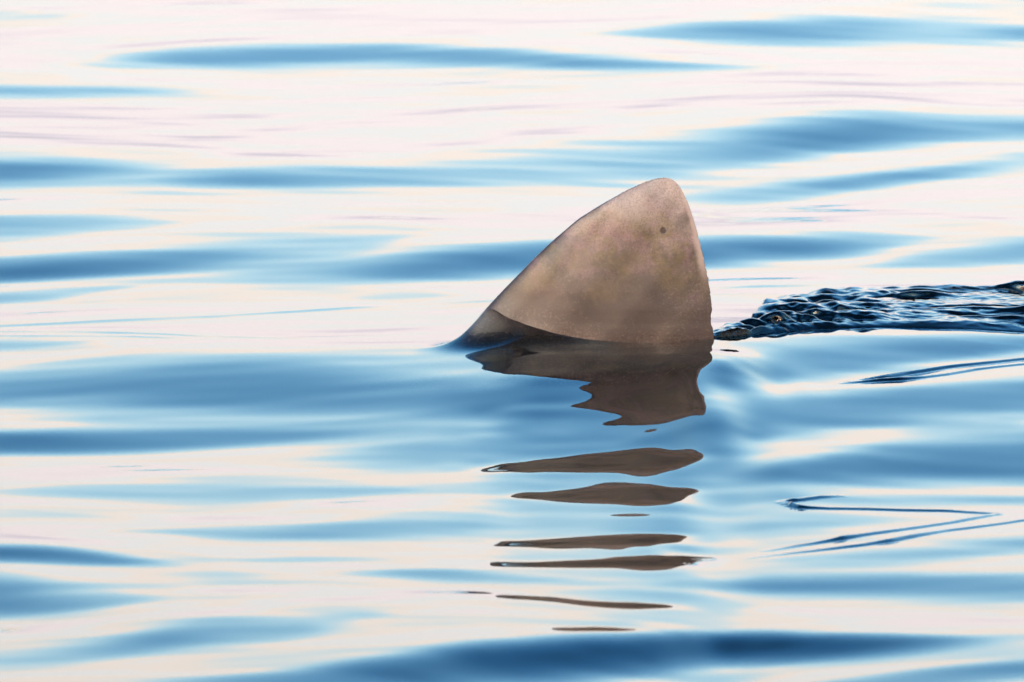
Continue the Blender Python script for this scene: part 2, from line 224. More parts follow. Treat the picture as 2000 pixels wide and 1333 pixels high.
-2125,-2125,-2124,-2124,-2124,-2123,-2122,-2120,-2118,-2115,-2110,-2103,-2094,-2081,-2063,-2040,-2017,-1989,-1984,-2000,-2021,-2046,-2074,-2105,-2140,-2180,-2212,-2249,-2266,-2349,-2390,-2414,-2432,-2465,-2511,-2559,-2594,-2597,-2544,-2490,-2454,-2418,-2380,-2341,-2305,-2273,-2245,-2227,-2219,-2222,-2226,-2222,-2213,-2206,-2200,-2195,-2191,-2188,-2185,-2184,-2183,
-2090,-2090,-2090,-2090,-2089,-2088,-2087,-2085,-2082,-2079,-2071,-2062,-2050,-2036,-2018,-2000,-1982,-1976,-1985,-1998,-2019,-2047,-2077,-2110,-2144,-2179,-2210,-2248,-2275,-2344,-2388,-2417,-2435,-2470,-2509,-2554,-2610,-2617,-2548,-2494,-2456,-2417,-2381,-2344,-2307,-2273,-2246,-2229,-2221,-2223,-2212,-2206,-2198,-2191,-2185,-2181,-2177,-2174,-2172,-2171,-2170,
-2054,-2053,-2053,-2053,-2052,-2052,-2050,-2048,-2046,-2042,-2034,-2025,-2016,-2007,-1997,-1987,-1977,-1973,-1978,-1994,-2021,-2047,-2076,-2109,-2146,-2182,-2210,-2245,-2274,-2342,-2383,-2410,-2432,-2465,-2516,-2557,-2617,-2639,-2552,-2496,-2456,-2419,-2382,-2343,-2308,-2278,-2254,-2234,-2224,-2212,-2201,-2195,-2186,-2179,-2173,-2169,-2165,-2162,-2159,-2158,-2157,
-2028,-2028,-2028,-2028,-2027,-2026,-2025,-2023,-2021,-2018,-2013,-2010,-2005,-2000,-1992,-1982,-1973,-1969,-1976,-1991,-2015,-2041,-2071,-2103,-2140,-2180,-2211,-2243,-2274,-2332,-2378,-2406,-2426,-2461,-2505,-2559,-2626,-2656,-2553,-2498,-2456,-2416,-2379,-2347,-2316,-2286,-2257,-2233,-2212,-2198,-2190,-2181,-2172,-2165,-2159,-2155,-2151,-2148,-2146,-2144,-2144,
-2021,-2021,-2021,-2021,-2020,-2020,-2019,-2017,-2015,-2012,-2008,-2004,-2000,-1994,-1988,-1978,-1969,-1963,-1968,-1985,-2007,-2028,-2052,-2082,-2119,-2163,-2208,-2245,-2273,-2322,-2365,-2394,-2415,-2456,-2500,-2544,-2623,-2664,-2545,-2500,-2453,-2419,-2386,-2355,-2323,-2291,-2260,-2233,-2207,-2185,-2179,-2169,-2160,-2153,-2147,-2142,-2138,-2135,-2133,-2131,-2131,
-2024,-2024,-2024,-2023,-2023,-2022,-2021,-2019,-2017,-2013,-2009,-2005,-2001,-1995,-1987,-1973,-1963,-1953,-1962,-1974,-1984,-1997,-2017,-2043,-2080,-2130,-2186,-2244,-2278,-2317,-2358,-2381,-2401,-2441,-2494,-2535,-2609,-2651,-2541,-2502,-2459,-2428,-2395,-2365,-2332,-2299,-2267,-2234,-2199,-2170,-2167,-2156,-2145,-2138,-2132,-2127,-2124,-2120,-2118,-2117,-2116,
-2040,-2040,-2040,-2040,-2039,-2039,-2038,-2036,-2034,-2031,-2026,-2018,-2009,-1997,-1983,-1969,-1956,-1950,-1944,-1942,-1946,-1954,-1966,-1988,-2024,-2078,-2146,-2221,-2283,-2319,-2358,-2381,-2396,-2429,-2483,-2525,-2596,-2641,-2539,-2509,-2469,-2441,-2409,-2378,-2344,-2307,-2270,-2235,-2204,-2179,-2159,-2142,-2134,-2126,-2121,-2116,-2112,-2109,-2107,-2105,-2105,
-2048,-2048,-2048,-2048,-2047,-2046,-2044,-2041,-2037,-2031,-2022,-2013,-2003,-1991,-1975,-1960,-1946,-1942,-1928,-1916,-1906,-1902,-1910,-1924,-1957,-2009,-2087,-2180,-2267,-2323,-2354,-2379,-2395,-2423,-2475,-2515,-2582,-2629,-2537,-2519,-2479,-2449,-2416,-2385,-2351,-2312,-2275,-2242,-2208,-2177,-2145,-2128,-2117,-2109,-2103,-2098,-2093,-2090,-2088,-2086,-2086,
-2041,-2041,-2040,-2040,-2039,-2038,-2037,-2035,-2032,-2027,-2022,-2013,-2003,-1989,-1973,-1958,-1945,-1938,-1930,-1913,-1895,-1874,-1861,-1861,-1883,-1932,-2008,-2118,-2229,-2314,-2357,-2375,-2392,-2414,-2464,-2505,-2570,-2616,-2536,-2527,-2479,-2449,-2415,-2384,-2349,-2312,-2276,-2245,-2213,-2179,-2139,-2117,-2110,-2105,-2102,-2099,-2097,-2095,-2094,-2093,-2093,
-2055,-2055,-2054,-2054,-2053,-2052,-2051,-2048,-2045,-2039,-2031,-2019,-2004,-1989,-1973,-1960,-1948,-1937,-1925,-1906,-1886,-1869,-1849,-1826,-1818,-1849,-1922,-2031,-2169,-2279,-2353,-2373,-2388,-2407,-2453,-2494,-2557,-2602,-2535,-2518,-2467,-2433,-2402,-2375,-2343,-2307,-2273,-2244,-2214,-2181,-2157,-2141,-2133,-2130,-2126,-2124,-2121,-2119,-2118,-2117,-2116,
-2055,-2055,-2054,-2054,-2053,-2052,-2050,-2047,-2042,-2035,-2026,-2013,-1996,-1981,-1971,-1958,-1946,-1934,-1919,-1899,-1876,-1857,-1839,-1820,-1788,-1783,-1830,-1934,-2079,-2221,-2324,-2370,-2385,-2399,-2442,-2483,-2544,-2589,-2534,-2491,-2440,-2400,-2369,-2345,-2319,-2291,-2264,-2237,-2213,-2190,-2170,-2154,-2146,-2143,-2139,-2136,-2134,-2131,-2129,-2128,-2128,
-2045,-2045,-2045,-2044,-2043,-2042,-2040,-2036,-2031,-2024,-2014,-2000,-1982,-1967,-1958,-1953,-1942,-1932,-1917,-1893,-1868,-1849,-1831,-1810,-1782,-1754,-1761,-1829,-1974,-2129,-2274,-2340,-2382,-2392,-2430,-2471,-2529,-2576,-2532,-2456,-2411,-2362,-2329,-2301,-2275,-2250,-2232,-2218,-2203,-2186,-2173,-2160,-2154,-2151,-2147,-2144,-2141,-2138,-2136,-2135,-2134,
-2030,-2030,-2030,-2029,-2028,-2027,-2025,-2021,-2016,-2008,-1998,-1983,-1965,-1949,-1938,-1935,-1937,-1930,-1916,-1891,-1863,-1843,-1824,-1801,-1769,-1747,-1733,-1749,-1856,-2017,-2188,-2289,-2347,-2392,-2414,-2460,-2514,-2563,-2527,-2437,-2393,-2337,-2295,-2258,-2226,-2197,-2179,-2171,-2166,-2162,-2161,-2156,-2152,-2149,-2145,-2141,-2137,-2134,-2131,-2129,-2129,
-2013,-2012,-2012,-2012,-2011,-2009,-2007,-2003,-1998,-1990,-1979,-1964,-1946,-1928,-1913,-1908,-1917,-1925,-1912,-1885,-1855,-1834,-1815,-1791,-1757,-1733,-1725,-1717,-1756,-1888,-2077,-2202,-2288,-2360,-2411,-2442,-2502,-2548,-2523,-2436,-2387,-2328,-2282,-2232,-2189,-2151,-2125,-2114,-2112,-2113,-2123,-2134,-2133,-2128,-2123,-2117,-2112,-2108,-2104,-2102,-2101,
-1993,-1993,-1993,-1992,-1991,-1990,-1987,-1984,-1978,-1971,-1960,-1945,-1927,-1907,-1888,-1877,-1881,-1903,-1907,-1877,-1847,-1825,-1807,-1783,-1749,-1729,-1718,-1711,-1714,-1771,-1948,-2088,-2195,-2296,-2389,-2435,-2482,-2535,-2519,-2438,-2382,-2326,-2277,-2226,-2174,-2128,-2091,-2067,-2059,-2060,-2070,-2087,-2091,-2084,-2079,-2072,-2066,-2061,-2058,-2055,-2054,
-1974,-1974,-1974,-1973,-1972,-1971,-1969,-1965,-1960,-1952,-1942,-1927,-1910,-1890,-1866,-1848,-1842,-1859,-1880,-1859,-1831,-1813,-1798,-1778,-1746,-1732,-1720,-1710,-1706,-1718,-1821,-1959,-2073,-2198,-2326,-2425,-2465,-2520,-2511,-2432,-2383,-2328,-2279,-2221,-2166,-2117,-2079,-2046,-2028,-2023,-2025,-2038,-2042,-2035,-2030,-2024,-2018,-2014,-2010,-2008,-2007,
-1958,-1958,-1958,-1957,-1956,-1955,-1953,-1950,-1945,-1938,-1928,-1914,-1896,-1875,-1850,-1825,-1807,-1807,-1829,-1822,-1803,-1791,-1784,-1776,-1745,-1731,-1724,-1713,-1708,-1709,-1756,-1835,-1937,-2072,-2225,-2373,-2460,-2501,-2502,-2427,-2381,-2324,-2271,-2210,-2154,-2104,-2065,-2036,-2018,-2010,-2006,-2006,-2007,-2002,-1998,-1993,-1989,-1986,-1983,-1981,-1981,
-1945,-1945,-1945,-1944,-1944,-1942,-1940,-1937,-1933,-1926,-1916,-1902,-1887,-1867,-1841,-1811,-1782,-1761,-1768,-1771,-1763,-1761,-1759,-1766,-1742,-1727,-1723,-1717,-1708,-1711,-1743,-1772,-1828,-1926,-2101,-2267,-2439,-2491,-2487,-2426,-2373,-2316,-2261,-2201,-2146,-2094,-2050,-2020,-2009,-2003,-2003,-1999,-1997,-1994,-1989,-1985,-1981,-1978,-1975,-1973,-1972,
-1938,-1938,-1938,-1938,-1937,-1936,-1935,-1932,-1929,-1924,-1916,-1906,-1892,-1866,-1835,-1803,-1770,-1730,-1714,-1719,-1720,-1726,-1729,-1746,-1740,-1722,-1723,-1717,-1715,-1707,-1747,-1760,-1782,-1826,-1954,-2134,-2358,-2487,-2470,-2406,-2343,-2281,-2221,-2163,-2113,-2073,-2037,-2010,-1997,-1993,-1989,-1985,-1983,-1979,-1974,-1969,-1965,-1961,-1959,-1957,-1956,
-1946,-1946,-1945,-1945,-1945,-1944,-1943,-1941,-1938,-1933,-1924,-1911,-1892,-1866,-1838,-1803,-1764,-1717,-1679,-1674,-1679,-1690,-1698,-1716,-1735,-1716,-1719,-1713,-1714,-1709,-1739,-1761,-1777,-1794,-1862,-1976,-2235,-2436,-2429,-2338,-2272,-2201,-2144,-2090,-2051,-2025,-2004,-1990,-1986,-1977,-1973,-1972,-1969,-1965,-1960,-1955,-1951,-1947,-1944,-1942,-1942,
-1947,-1947,-1946,-1946,-1946,-1945,-1945,-1943,-1941,-1936,-1929,-1919,-1906,-1884,-1851,-1808,-1759,-1712,-1667,-1645,-1648,-1658,-1670,-1682,-1721,-1711,-1707,-1704,-1704,-1707,-1736,-1754,-1796,-1798,-1846,-1881,-2073,-2343,-2337,-2227,-2156,-2083,-2034,-1994,-1974,-1969,-1971,-1975,-1972,-1967,-1957,-1955,-1953,-1949,-1944,-1939,-1935,-1931,-1928,-1926,-1925,
-1962,-1962,-1962,-1962,-1962,-1962,-1962,-1962,-1961,-1958,-1953,-1944,-1929,-1902,-1861,-1813,-1761,-1708,-1667,-1631,-1625,-1636,-1645,-1654,-1694,-1705,-1691,-1694,-1692,-1701,-1731,-1750,-1786,-1811,-1848,-1884,-1948,-2199,-2213,-2075,-2031,-1979,-1956,-1940,-1943,-1950,-1958,-1959,-1959,-1959,-1953,-1949,-1945,-1941,-1937,-1932,-1928,-1925,-1923,-1921,-1921,
-1976,-1976,-1976,-1976,-1976,-1977,-1977,-1977,-1977,-1974,-1969,-1960,-1944,-1914,-1869,-1819,-1763,-1711,-1664,-1640,-1616,-1619,-1627,-1636,-1659,-1696,-1685,-1687,-1690,-1699,-1727,-1744,-1779,-1792,-1838,-1890,-1945,-2065,-2083,-1984,-1983,-1957,-1947,-1938,-1939,-1940,-1945,-1945,-1955,-1959,-1957,-1956,-1954,-1951,-1947,-1944,-1941,-1939,-1937,-1936,-1936,
-1974,-1974,-1974,-1974,-1974,-1975,-1975,-1975,-1976,-1976,-1974,-1968,-1953,-1923,-1872,-1819,-1764,-1709,-1664,-1652,-1634,-1609,-1616,-1624,-1641,-1666,-1681,-1684,-1689,-1698,-1720,-1738,-1768,-1786,-1811,-1888,-1941,-2043,-2034,-1983,-1982,-1962,-1956,-1950,-1951,-1950,-1952,-1948,-1958,-1970,-1971,-1975,-1976,-1969,-1964,-1957,-1952,-1948,-1945,-1943,-1942,
-1966,-1966,-1967,-1967,-1967,-1967,-1968,-1968,-1970,-1972,-1973,-1970,-1958,-1924,-1868,-1813,-1757,-1703,-1662,-1649,-1646,-1623,-1608,-1615,-1632,-1652,-1674,-1684,-1690,-1701,-1713,-1732,-1759,-1772,-1794,-1868,-1922,-2026,-2034,-1987,-1982,-1969,-1970,-1969,-1970,-1968,-1965,-1960,-1963,-1971,-1969,-1967,-1964,-1954,-1946,-1939,-1933,-1929,-1926,-1924,-1923,
-1947,-1947,-1947,-1947,-1948,-1948,-1949,-1950,-1951,-1957,-1961,-1960,-1949,-1913,-1852,-1800,-1748,-1693,-1658,-1644,-1640,-1632,-1620,-1613,-1626,-1648,-1666,-1678,-1689,-1703,-1705,-1723,-1750,-1761,-1775,-1849,-1901,-2009,-2023,-1982,-1976,-1970,-1975,-1978,-1982,-1981,-1979,-1976,-1976,-1973,-1968,-1963,-1953,-1945,-1937,-1931,-1925,-1921,-1918,-1916,-1915,
-1908,-1908,-1908,-1908,-1909,-1910,-1910,-1912,-1914,-1922,-1928,-1929,-1919,-1878,-1811,-1766,-1728,-1690,-1656,-1642,-1634,-1633,-1631,-1628,-1633,-1646,-1662,-1674,-1684,-1703,-1696,-1717,-1738,-1749,-1764,-1822,-1883,-1988,-2019,-1976,-1971,-1970,-1978,-1985,-1990,-1992,-1993,-1994,-1990,-1977,-1972,-1958,-1941,-1931,-1922,-1915,-1908,-1904,-1901,-1898,-1898,
-1850,-1850,-1850,-1851,-1851,-1852,-1853,-1855,-1857,-1866,-1873,-1875,-1865,-1818,-1757,-1722,-1694,-1674,-1653,-1639,-1624,-1628,-1629,-1636,-1646,-1650,-1661,-1673,-1683,-1704,-1685,-1707,-1730,-1761,-1783,-1810,-1857,-1970,-2012,-1971,-1966,-1972,-1980,-1989,-1996,-2004,-2008,-2009,-1992,-1969,-1958,-1940,-1927,-1916,-1908,-1900,-1893,-1889,-1885,-1883,-1882,
-1786,-1786,-1787,-1787,-1788,-1789,-1790,-1792,-1794,-1801,-1806,-1806,-1795,-1751,-1705,-1679,-1664,-1647,-1653,-1637,-1621,-1625,-1626,-1634,-1654,-1664,-1665,-1672,-1685,-1701,-1695,-1714,-1738,-1773,-1783,-1836,-1850,-1943,-2004,-1968,-1977,-1982,-1990,-1996,-2004,-2010,-2011,-2004,-1979,-1957,-1940,-1925,-1910,-1899,-1890,-1883,-1877,-1872,-1869,-1867,-1866,
-1724,-1724,-1725,-1725,-1726,-1727,-1728,-1730,-1732,-1737,-1740,-1738,-1726,-1689,-1657,-1644,-1634,-1639,-1648,-1638,-1630,-1630,-1628,-1633,-1654,-1676,-1682,-1687,-1693,-1712,-1726,-1733,-1736,-1752,-1765,-1815,-1836,-1918,-1992,-1979,-1994,-1993,-1997,-1999,-2004,-2005,-2002,-1990,-1966,-1946,-1929,-1915,-1903,-1893,-1885,-1879,-1873,-1869,-1865,-1863,-1862,
-1667,-1667,-1667,-1667,-1668,-1669,-1670,-1672,-1674,-1676,-1678,-1674,-1662,-1634,-1620,-1617,-1616,-1631,-1633,-1643,-1650,-1643,-1641,-1633,-1654,-1678,-1698,-1708,-1713,-1724,-1733,-1720,-1724,-1739,-1743,-1792,-1806,-1901,-1975,-1986,-1999,-1994,-1995,-1996,-1999,-1996,-1990,-1977,-1958,-1942,-1927,-1912,-1897,-1884,-1873,-1864,-1857,-1851,-1847,-1845,-1844,
-1617,-1617,-1617,-1618,-1618,-1619,-1620,-1622,-1624,-1624,-1623,-1619,-1608,-1590,-1594,-1599,-1606,-1617,-1617,-1634,-1655,-1649,-1647,-1641,-1650,-1676,-1702,-1721,-1728,-1728,-1720,-1711,-1710,-1724,-1725,-1768,-1781,-1878,-1963,-1977,-1989,-1984,-1986,-1987,-1989,-1984,-1978,-1966,-1948,-1930,-1911,-1892,-1872,-1857,-1845,-1835,-1826,-1820,-1815,-1812,-1811,
-1576,-1576,-1576,-1577,-1577,-1578,-1579,-1581,-1583,-1582,-1579,-1575,-1565,-1559,-1578,-1588,-1596,-1605,-1605,-1618,-1636,-1638,-1637,-1641,-1647,-1672,-1703,-1726,-1733,-1730,-1707,-1700,-1702,-1711,-1701,-1745,-1758,-1858,-1946,-1962,-1972,-1972,-1976,-1977,-1977,-1970,-1961,-1947,-1924,-1901,-1879,-1857,-1835,-1817,-1803,-1792,-1783,-1775,-1770,-1767,-1765,
-1546,-1546,-1546,-1546,-1547,-1548,-1549,-1550,-1552,-1550,-1547,-1542,-1535,-1541,-1571,-1581,-1593,-1597,-1597,-1606,-1621,-1626,-1628,-1633,-1640,-1668,-1702,-1723,-1730,-1727,-1700,-1693,-1678,-1681,-1678,-1714,-1711,-1846,-1929,-1948,-1956,-1956,-1958,-1957,-1954,-1940,-1927,-1907,-1881,-1855,-1832,-1810,-1788,-1771,-1757,-1745,-1736,-1729,-1724,-1721,-1719,
-1523,-1523,-1524,-1524,-1525,-1525,-1527,-1528,-1529,-1527,-1524,-1521,-1516,-1535,-1570,-1585,-1594,-1594,-1594,-1599,-1611,-1619,-1627,-1627,-1642,-1665,-1693,-1711,-1712,-1712,-1671,-1655,-1656,-1672,-1661,-1694,-1680,-1800,-1906,-1902,-1916,-1909,-1912,-1908,-1906,-1887,-1875,-1853,-1826,-1802,-1782,-1764,-1745,-1728,-1715,-1704,-1696,-1690,-1685,-1682,-1681,
-1512,-1512,-1512,-1513,-1513,-1514,-1515,-1517,-1517,-1515,-1512,-1509,-1508,-1538,-1571,-1587,-1595,-1591,-1587,-1591,-1601,-1615,-1624,-1628,-1623,-1634,-1660,-1666,-1666,-1665,-1640,-1650,-1648,-1657,-1643,-1667,-1665,-1769,-1848,-1838,-1849,-1843,-1846,-1842,-1844,-1826,-1817,-1796,-1774,-1755,-1740,-1726,-1714,-1701,-1690,-1681,-1675,-1670,-1666,-1664,-1663,
-1500,-1500,-1501,-1501,-1502,-1503,-1504,-1506,-1508,-1509,-1510,-1510,-1513,-1539,-1565,-1583,-1589,-1590,-1587,-1582,-1588,-1608,-1621,-1625,-1616,-1610,-1620,-1627,-1629,-1644,-1642,-1639,-1634,-1646,-1625,-1650,-1632,-1770,-1807,-1781,-1789,-1782,-1786,-1783,-1789,-1773,-1768,-1753,-1738,-1725,-1717,-1711,-1701,-1688,-1677,-1668,-1661,-1656,-1652,-1649,-1648,
-1454,-1454,-1455,-1456,-1457,-1458,-1460,-1463,-1466,-1471,-1476,-1484,-1496,-1527,-1554,-1567,-1570,-1561,-1558,-1574,-1579,-1596,-1611,-1614,-1615,-1621,-1615,-1618,-1620,-1645,-1629,-1631,-1626,-1634,-1616,-1649,-1613,-1752,-1802,-1752,-1765,-1752,-1756,-1752,-1755,-1754,-1747,-1735,-1722,-1713,-1707,-1699,-1684,-1671,-1659,-1650,-1643,-1637,-1633,-1631,-1630,
-1382,-1382,-1382,-1383,-1385,-1386,-1389,-1392,-1395,-1399,-1404,-1413,-1429,-1473,-1506,-1511,-1504,-1516,-1547,-1556,-1565,-1592,-1614,-1628,-1629,-1629,-1615,-1614,-1620,-1645,-1642,-1646,-1638,-1648,-1631,-1661,-1623,-1744,-1790,-1743,-1752,-1742,-1746,-1743,-1745,-1745,-1738,-1729,-1716,-1706,-1698,-1682,-1668,-1655,-1644,-1636,-1629,-1623,-1620,-1617,-1616,
-1307,-1307,-1307,-1308,-1309,-1311,-1313,-1316,-1318,-1318,-1321,-1326,-1339,-1384,-1423,-1435,-1467,-1515,-1532,-1537,-1550,-1568,-1601,-1623,-1632,-1624,-1608,-1612,-1625,-1638,-1679,-1669,-1668,-1659,-1648,-1666,-1656,-1731,-1786,-1731,-1744,-1731,-1734,-1733,-1738,-1742,-1740,-1728,-1715,-1704,-1691,-1672,-1657,-1642,-1632,-1623,-1617,-1611,-1607,-1605,-1604,
-1275,-1275,-1275,-1276,-1276,-1277,-1279,-1281,-1283,-1286,-1291,-1297,-1308,-1338,-1378,-1421,-1464,-1505,-1522,-1535,-1565,-1576,-1587,-1603,-1610,-1607,-1598,-1604,-1619,-1638,-1674,-1657,-1668,-1670,-1670,-1670,-1686,-1726,-1775,-1723,-1728,-1707,-1710,-1709,-1719,-1731,-1733,-1733,-1716,-1699,-1679,-1661,-1645,-1631,-1621,-1613,-1607,-1602,-1599,-1597,-1596,
-1271,-1271,-1271,-1272,-1272,-1273,-1275,-1276,-1279,-1283,-1290,-1298,-1309,-1338,-1378,-1418,-1458,-1499,-1521,-1545,-1573,-1586,-1587,-1595,-1601,-1596,-1592,-1600,-1613,-1634,-1662,-1646,-1654,-1647,-1669,-1675,-1716,-1733,-1764,-1707,-1697,-1683,-1678,-1680,-1687,-1714,-1721,-1722,-1720,-1706,-1686,-1665,-1644,-1630,-1623,-1616,-1611,-1607,-1604,-1602,-1602,
-1272,-1272,-1272,-1273,-1274,-1274,-1276,-1278,-1282,-1288,-1294,-1304,-1317,-1347,-1383,-1423,-1463,-1492,-1519,-1549,-1571,-1579,-1581,-1588,-1593,-1591,-1591,-1600,-1613,-1634,-1649,-1630,-1638,-1633,-1641,-1656,-1724,-1773,-1734,-1712,-1681,-1663,-1652,-1650,-1655,-1680,-1700,-1712,-1708,-1701,-1685,-1669,-1650,-1636,-1629,-1621,-1615,-1610,-1607,-1605,-1604,
-1274,-1274,-1275,-1275,-1276,-1277,-1278,-1280,-1283,-1289,-1299,-1315,-1338,-1366,-1399,-1435,-1469,-1490,-1516,-1544,-1565,-1575,-1577,-1582,-1585,-1585,-1589,-1603,-1614,-1639,-1633,-1617,-1623,-1609,-1626,-1609,-1741,-1766,-1723,-1709,-1678,-1658,-1637,-1630,-1628,-1647,-1662,-1685,-1697,-1689,-1675,-1660,-1646,-1633,-1623,-1614,-1607,-1602,-1598,-1596,-1595,
-1291,-1291,-1292,-1292,-1293,-1293,-1295,-1297,-1300,-1305,-1312,-1329,-1357,-1383,-1412,-1445,-1477,-1492,-1513,-1540,-1559,-1564,-1568,-1571,-1572,-1573,-1579,-1597,-1613,-1638,-1620,-1618,-1619,-1601,-1618,-1589,-1719,-1751,-1717,-1705,-1669,-1655,-1630,-1620,-1612,-1620,-1632,-1646,-1664,-1669,-1659,-1648,-1635,-1621,-1611,-1602,-1594,-1589,-1585,-1582,-1581,
-1306,-1306,-1307,-1307,-1308,-1309,-1311,-1313,-1318,-1327,-1337,-1349,-1373,-1395,-1420,-1451,-1480,-1498,-1517,-1534,-1541,-1543,-1551,-1555,-1556,-1558,-1567,-1584,-1609,-1628,-1644,-1637,-1629,-1612,-1618,-1608,-1661,-1742,-1706,-1698,-1658,-1645,-1624,-1615,-1605,-1606,-1608,-1615,-1626,-1632,-1627,-1621,-1614,-1603,-1589,-1578,-1569,-1562,-1558,-1554,-1553,
-1324,-1324,-1325,-1325,-1326,-1327,-1329,-1331,-1337,-1347,-1357,-1369,-1389,-1407,-1427,-1451,-1486,-1501,-1502,-1506,-1510,-1511,-1519,-1524,-1529,-1534,-1550,-1569,-1600,-1611,-1667,-1653,-1642,-1622,-1616,-1621,-1638,-1718,-1698,-1683,-1646,-1635,-1617,-1612,-1604,-1600,-1597,-1595,-1596,-1597,-1593,-1586,-1580,-1570,-1555,-1544,-1535,-1528,-1523,-1520,-1519,
-1332,-1333,-1333,-1334,-1335,-1337,-1339,-1343,-1348,-1357,-1369,-1383,-1401,-1418,-1436,-1454,-1473,-1477,-1467,-1473,-1477,-1478,-1481,-1485,-1491,-1499,-1521,-1548,-1585,-1598,-1651,-1650,-1637,-1622,-1617,-1629,-1632,-1686,-1692,-1662,-1636,-1623,-1609,-1606,-1604,-1600,-1593,-1588,-1580,-1573,-1565,-1556,-1547,-1537,-1522,-1512,-1503,-1497,-1493,-1490,-1489,
-1319,-1319,-1319,-1320,-1321,-1323,-1326,-1330,-1336,-1347,-1362,-1383,-1406,-1426,-1442,-1460,-1460,-1464,-1453,-1456,-1458,-1457,-1451,-1447,-1450,-1459,-1483,-1517,-1558,-1585,-1634,-1628,-1618,-1598,-1593,-1613,-1642,-1649,-1683,-1641,-1622,-1611,-1601,-1601,-1604,-1603,-1595,-1586,-1575,-1563,-1551,-1539,-1525,-1511,-1499,-1490,-1482,-1476,-1472,-1470,-1469,
-1305,-1305,-1306,-1307,-1308,-1310,-1313,-1317,-1324,-1337,-1353,-1373,-1397,-1421,-1443,-1460,-1467,-1468,-1456,-1454,-1450,-1446,-1437,-1423,-1416,-1421,-1444,-1481,-1522,-1560,-1620,-1605,-1595,-1577,-1562,-1577,-1606,-1628,-1667,-1616,-1599,-1590,-1593,-1590,-1600,-1601,-1598,-1586,-1572,-1558,-1544,-1530,-1508,-1493,-1481,-1472,-1464,-1459,-1455,-1452,-1451,
-1283,-1283,-1284,-1284,-1286,-1288,-1290,-1294,-1303,-1318,-1339,-1363,-1390,-1415,-1437,-1456,-1465,-1471,-1470,-1463,-1455,-1444,-1430,-1412,-1397,-1394,-1411,-1446,-1485,-1525,-1601,-1583,-1572,-1553,-1529,-1543,-1559,-1610,-1645,-1579,-1569,-1558,-1574,-1583,-1589,-1597,-1596,-1587,-1573,-1555,-1536,-1511,-1491,-1476,-1463,-1453,-1445,-1439,-1435,-1432,-1431,
-1288,-1289,-1289,-1289,-1290,-1291,-1292,-1294,-1296,-1306,-1323,-1346,-1373,-1403,-1431,-1454,-1466,-1478,-1487,-1479,-1469,-1455,-1434,-1406,-1387,-1377,-1388,-1421,-1452,-1490,-1572,-1552,-1542,-1529,-1497,-1505,-1512,-1590,-1621,-1544,-1538,-1526,-1543,-1569,-1579,-1591,-1594,-1588,-1574,-1554,-1527,-1494,-1471,-1453,-1441,-1432,-1425,-1420,-1417,-1416,-1415,
-1307,-1307,-1307,-1308,-1308,-1310,-1310,-1312,-1311,-1309,-1320,-1338,-1362,-1387,-1414,-1441,-1459,-1477,-1498,-1493,-1483,-1465,-1441,-1409,-1387,-1377,-1374,-1406,-1431,-1463,-1547,-1518,-1509,-1495,-1466,-1466,-1464,-1566,-1599,-1524,-1517,-1502,-1518,-1541,-1569,-1583,-1591,-1586,-1574,-1553,-1528,-1491,-1465,-1453,-1445,-1439,-1435,-1432,-1430,-1428,-1428,
-1322,-1322,-1322,-1322,-1323,-1324,-1325,-1325,-1325,-1318,-1317,-1330,-1352,-1379,-1403,-1426,-1446,-1463,-1488,-1492,-1484,-1467,-1445,-1411,-1389,-1387,-1379,-1393,-1419,-1441,-1530,-1492,-1482,-1469,-1432,-1425,-1415,-1540,-1578,-1504,-1498,-1485,-1506,-1531,-1559,-1577,-1587,-1586,-1576,-1558,-1531,-1500,-1480,-1466,-1456,-1449,-1444,-1440,-1438,-1436,-1436,
-1337,-1337,-1338,-1338,-1339,-1339,-1340,-1340,-1338,-1334,-1326,-1331,-1348,-1372,-1397,-1420,-1438,-1455,-1475,-1482,-1477,-1463,-1443,-1407,-1388,-1387,-1388,-1385,-1407,-1425,-1508,-1465,-1454,-1442,-1398,-1389,-1363,-1516,-1552,-1479,-1475,-1467,-1492,-1522,-1552,-1574,-1586,-1586,-1579,-1561,-1545,-1519,-1485,-1474,-1462,-1457,-1452,-1449,-1447,-1446,-1445,
-1353,-1354,-1354,-1354,-1355,-1355,-1356,-1356,-1354,-1348,-1342,-1341,-1354,-1377,-1396,-1417,-1433,-1449,-1465,-1471,-1467,-1456,-1437,-1415,-1400,-1391,-1392,-1384,-1404,-1413,-1487,-1436,-1425,-1414,-1365,-1381,-1322,-1480,-1529,-1455,-1451,-1447,-1480,-1515,-1547,-1570,-1586,-1588,-1584,-1571,-1569,-1532,-1492,-1482,-1470,-1465,-1460,-1457,-1455,-1454,-1453,
-1367,-1367,-1367,-1368,-1368,-1369,-1370,-1369,-1367,-1362,-1355,-1350,-1365,-1379,-1395,-1412,-1428,-1443,-1456,-1460,-1457,-1444,-1431,-1430,-1415,-1402,-1399,-1388,-1403,-1409,-1463,-1405,-1405,-1393,-1364,-1369,-1330,-1454,-1497,-1438,-1417,-1432,-1464,-1499,-1537,-1563,-1582,-1589,-1590,-1581,-1578,-1538,-1496,-1489,-1476,-1472,-1468,-1465,-1463,-1462,-1462,
-1387,-1387,-1388,-1388,-1388,-1389,-1390,-1389,-1386,-1378,-1361,-1359,-1360,-1366,-1380,-1396,-1412,-1427,-1439,-1442,-1435,-1425,-1412,-1422,-1426,-1410,-1406,-1393,-1394,-1403,-1432,-1395,-1410,-1392,-1370,-1355,-1347,-1423,-1463,-1409,-1385,-1401,-1430,-1472,-1510,-1542,-1563,-1577,-1582,-1574,-1564,-1533,-1502,-1494,-1484,-1479,-1475,-1473,-1471,-1470,-1470,
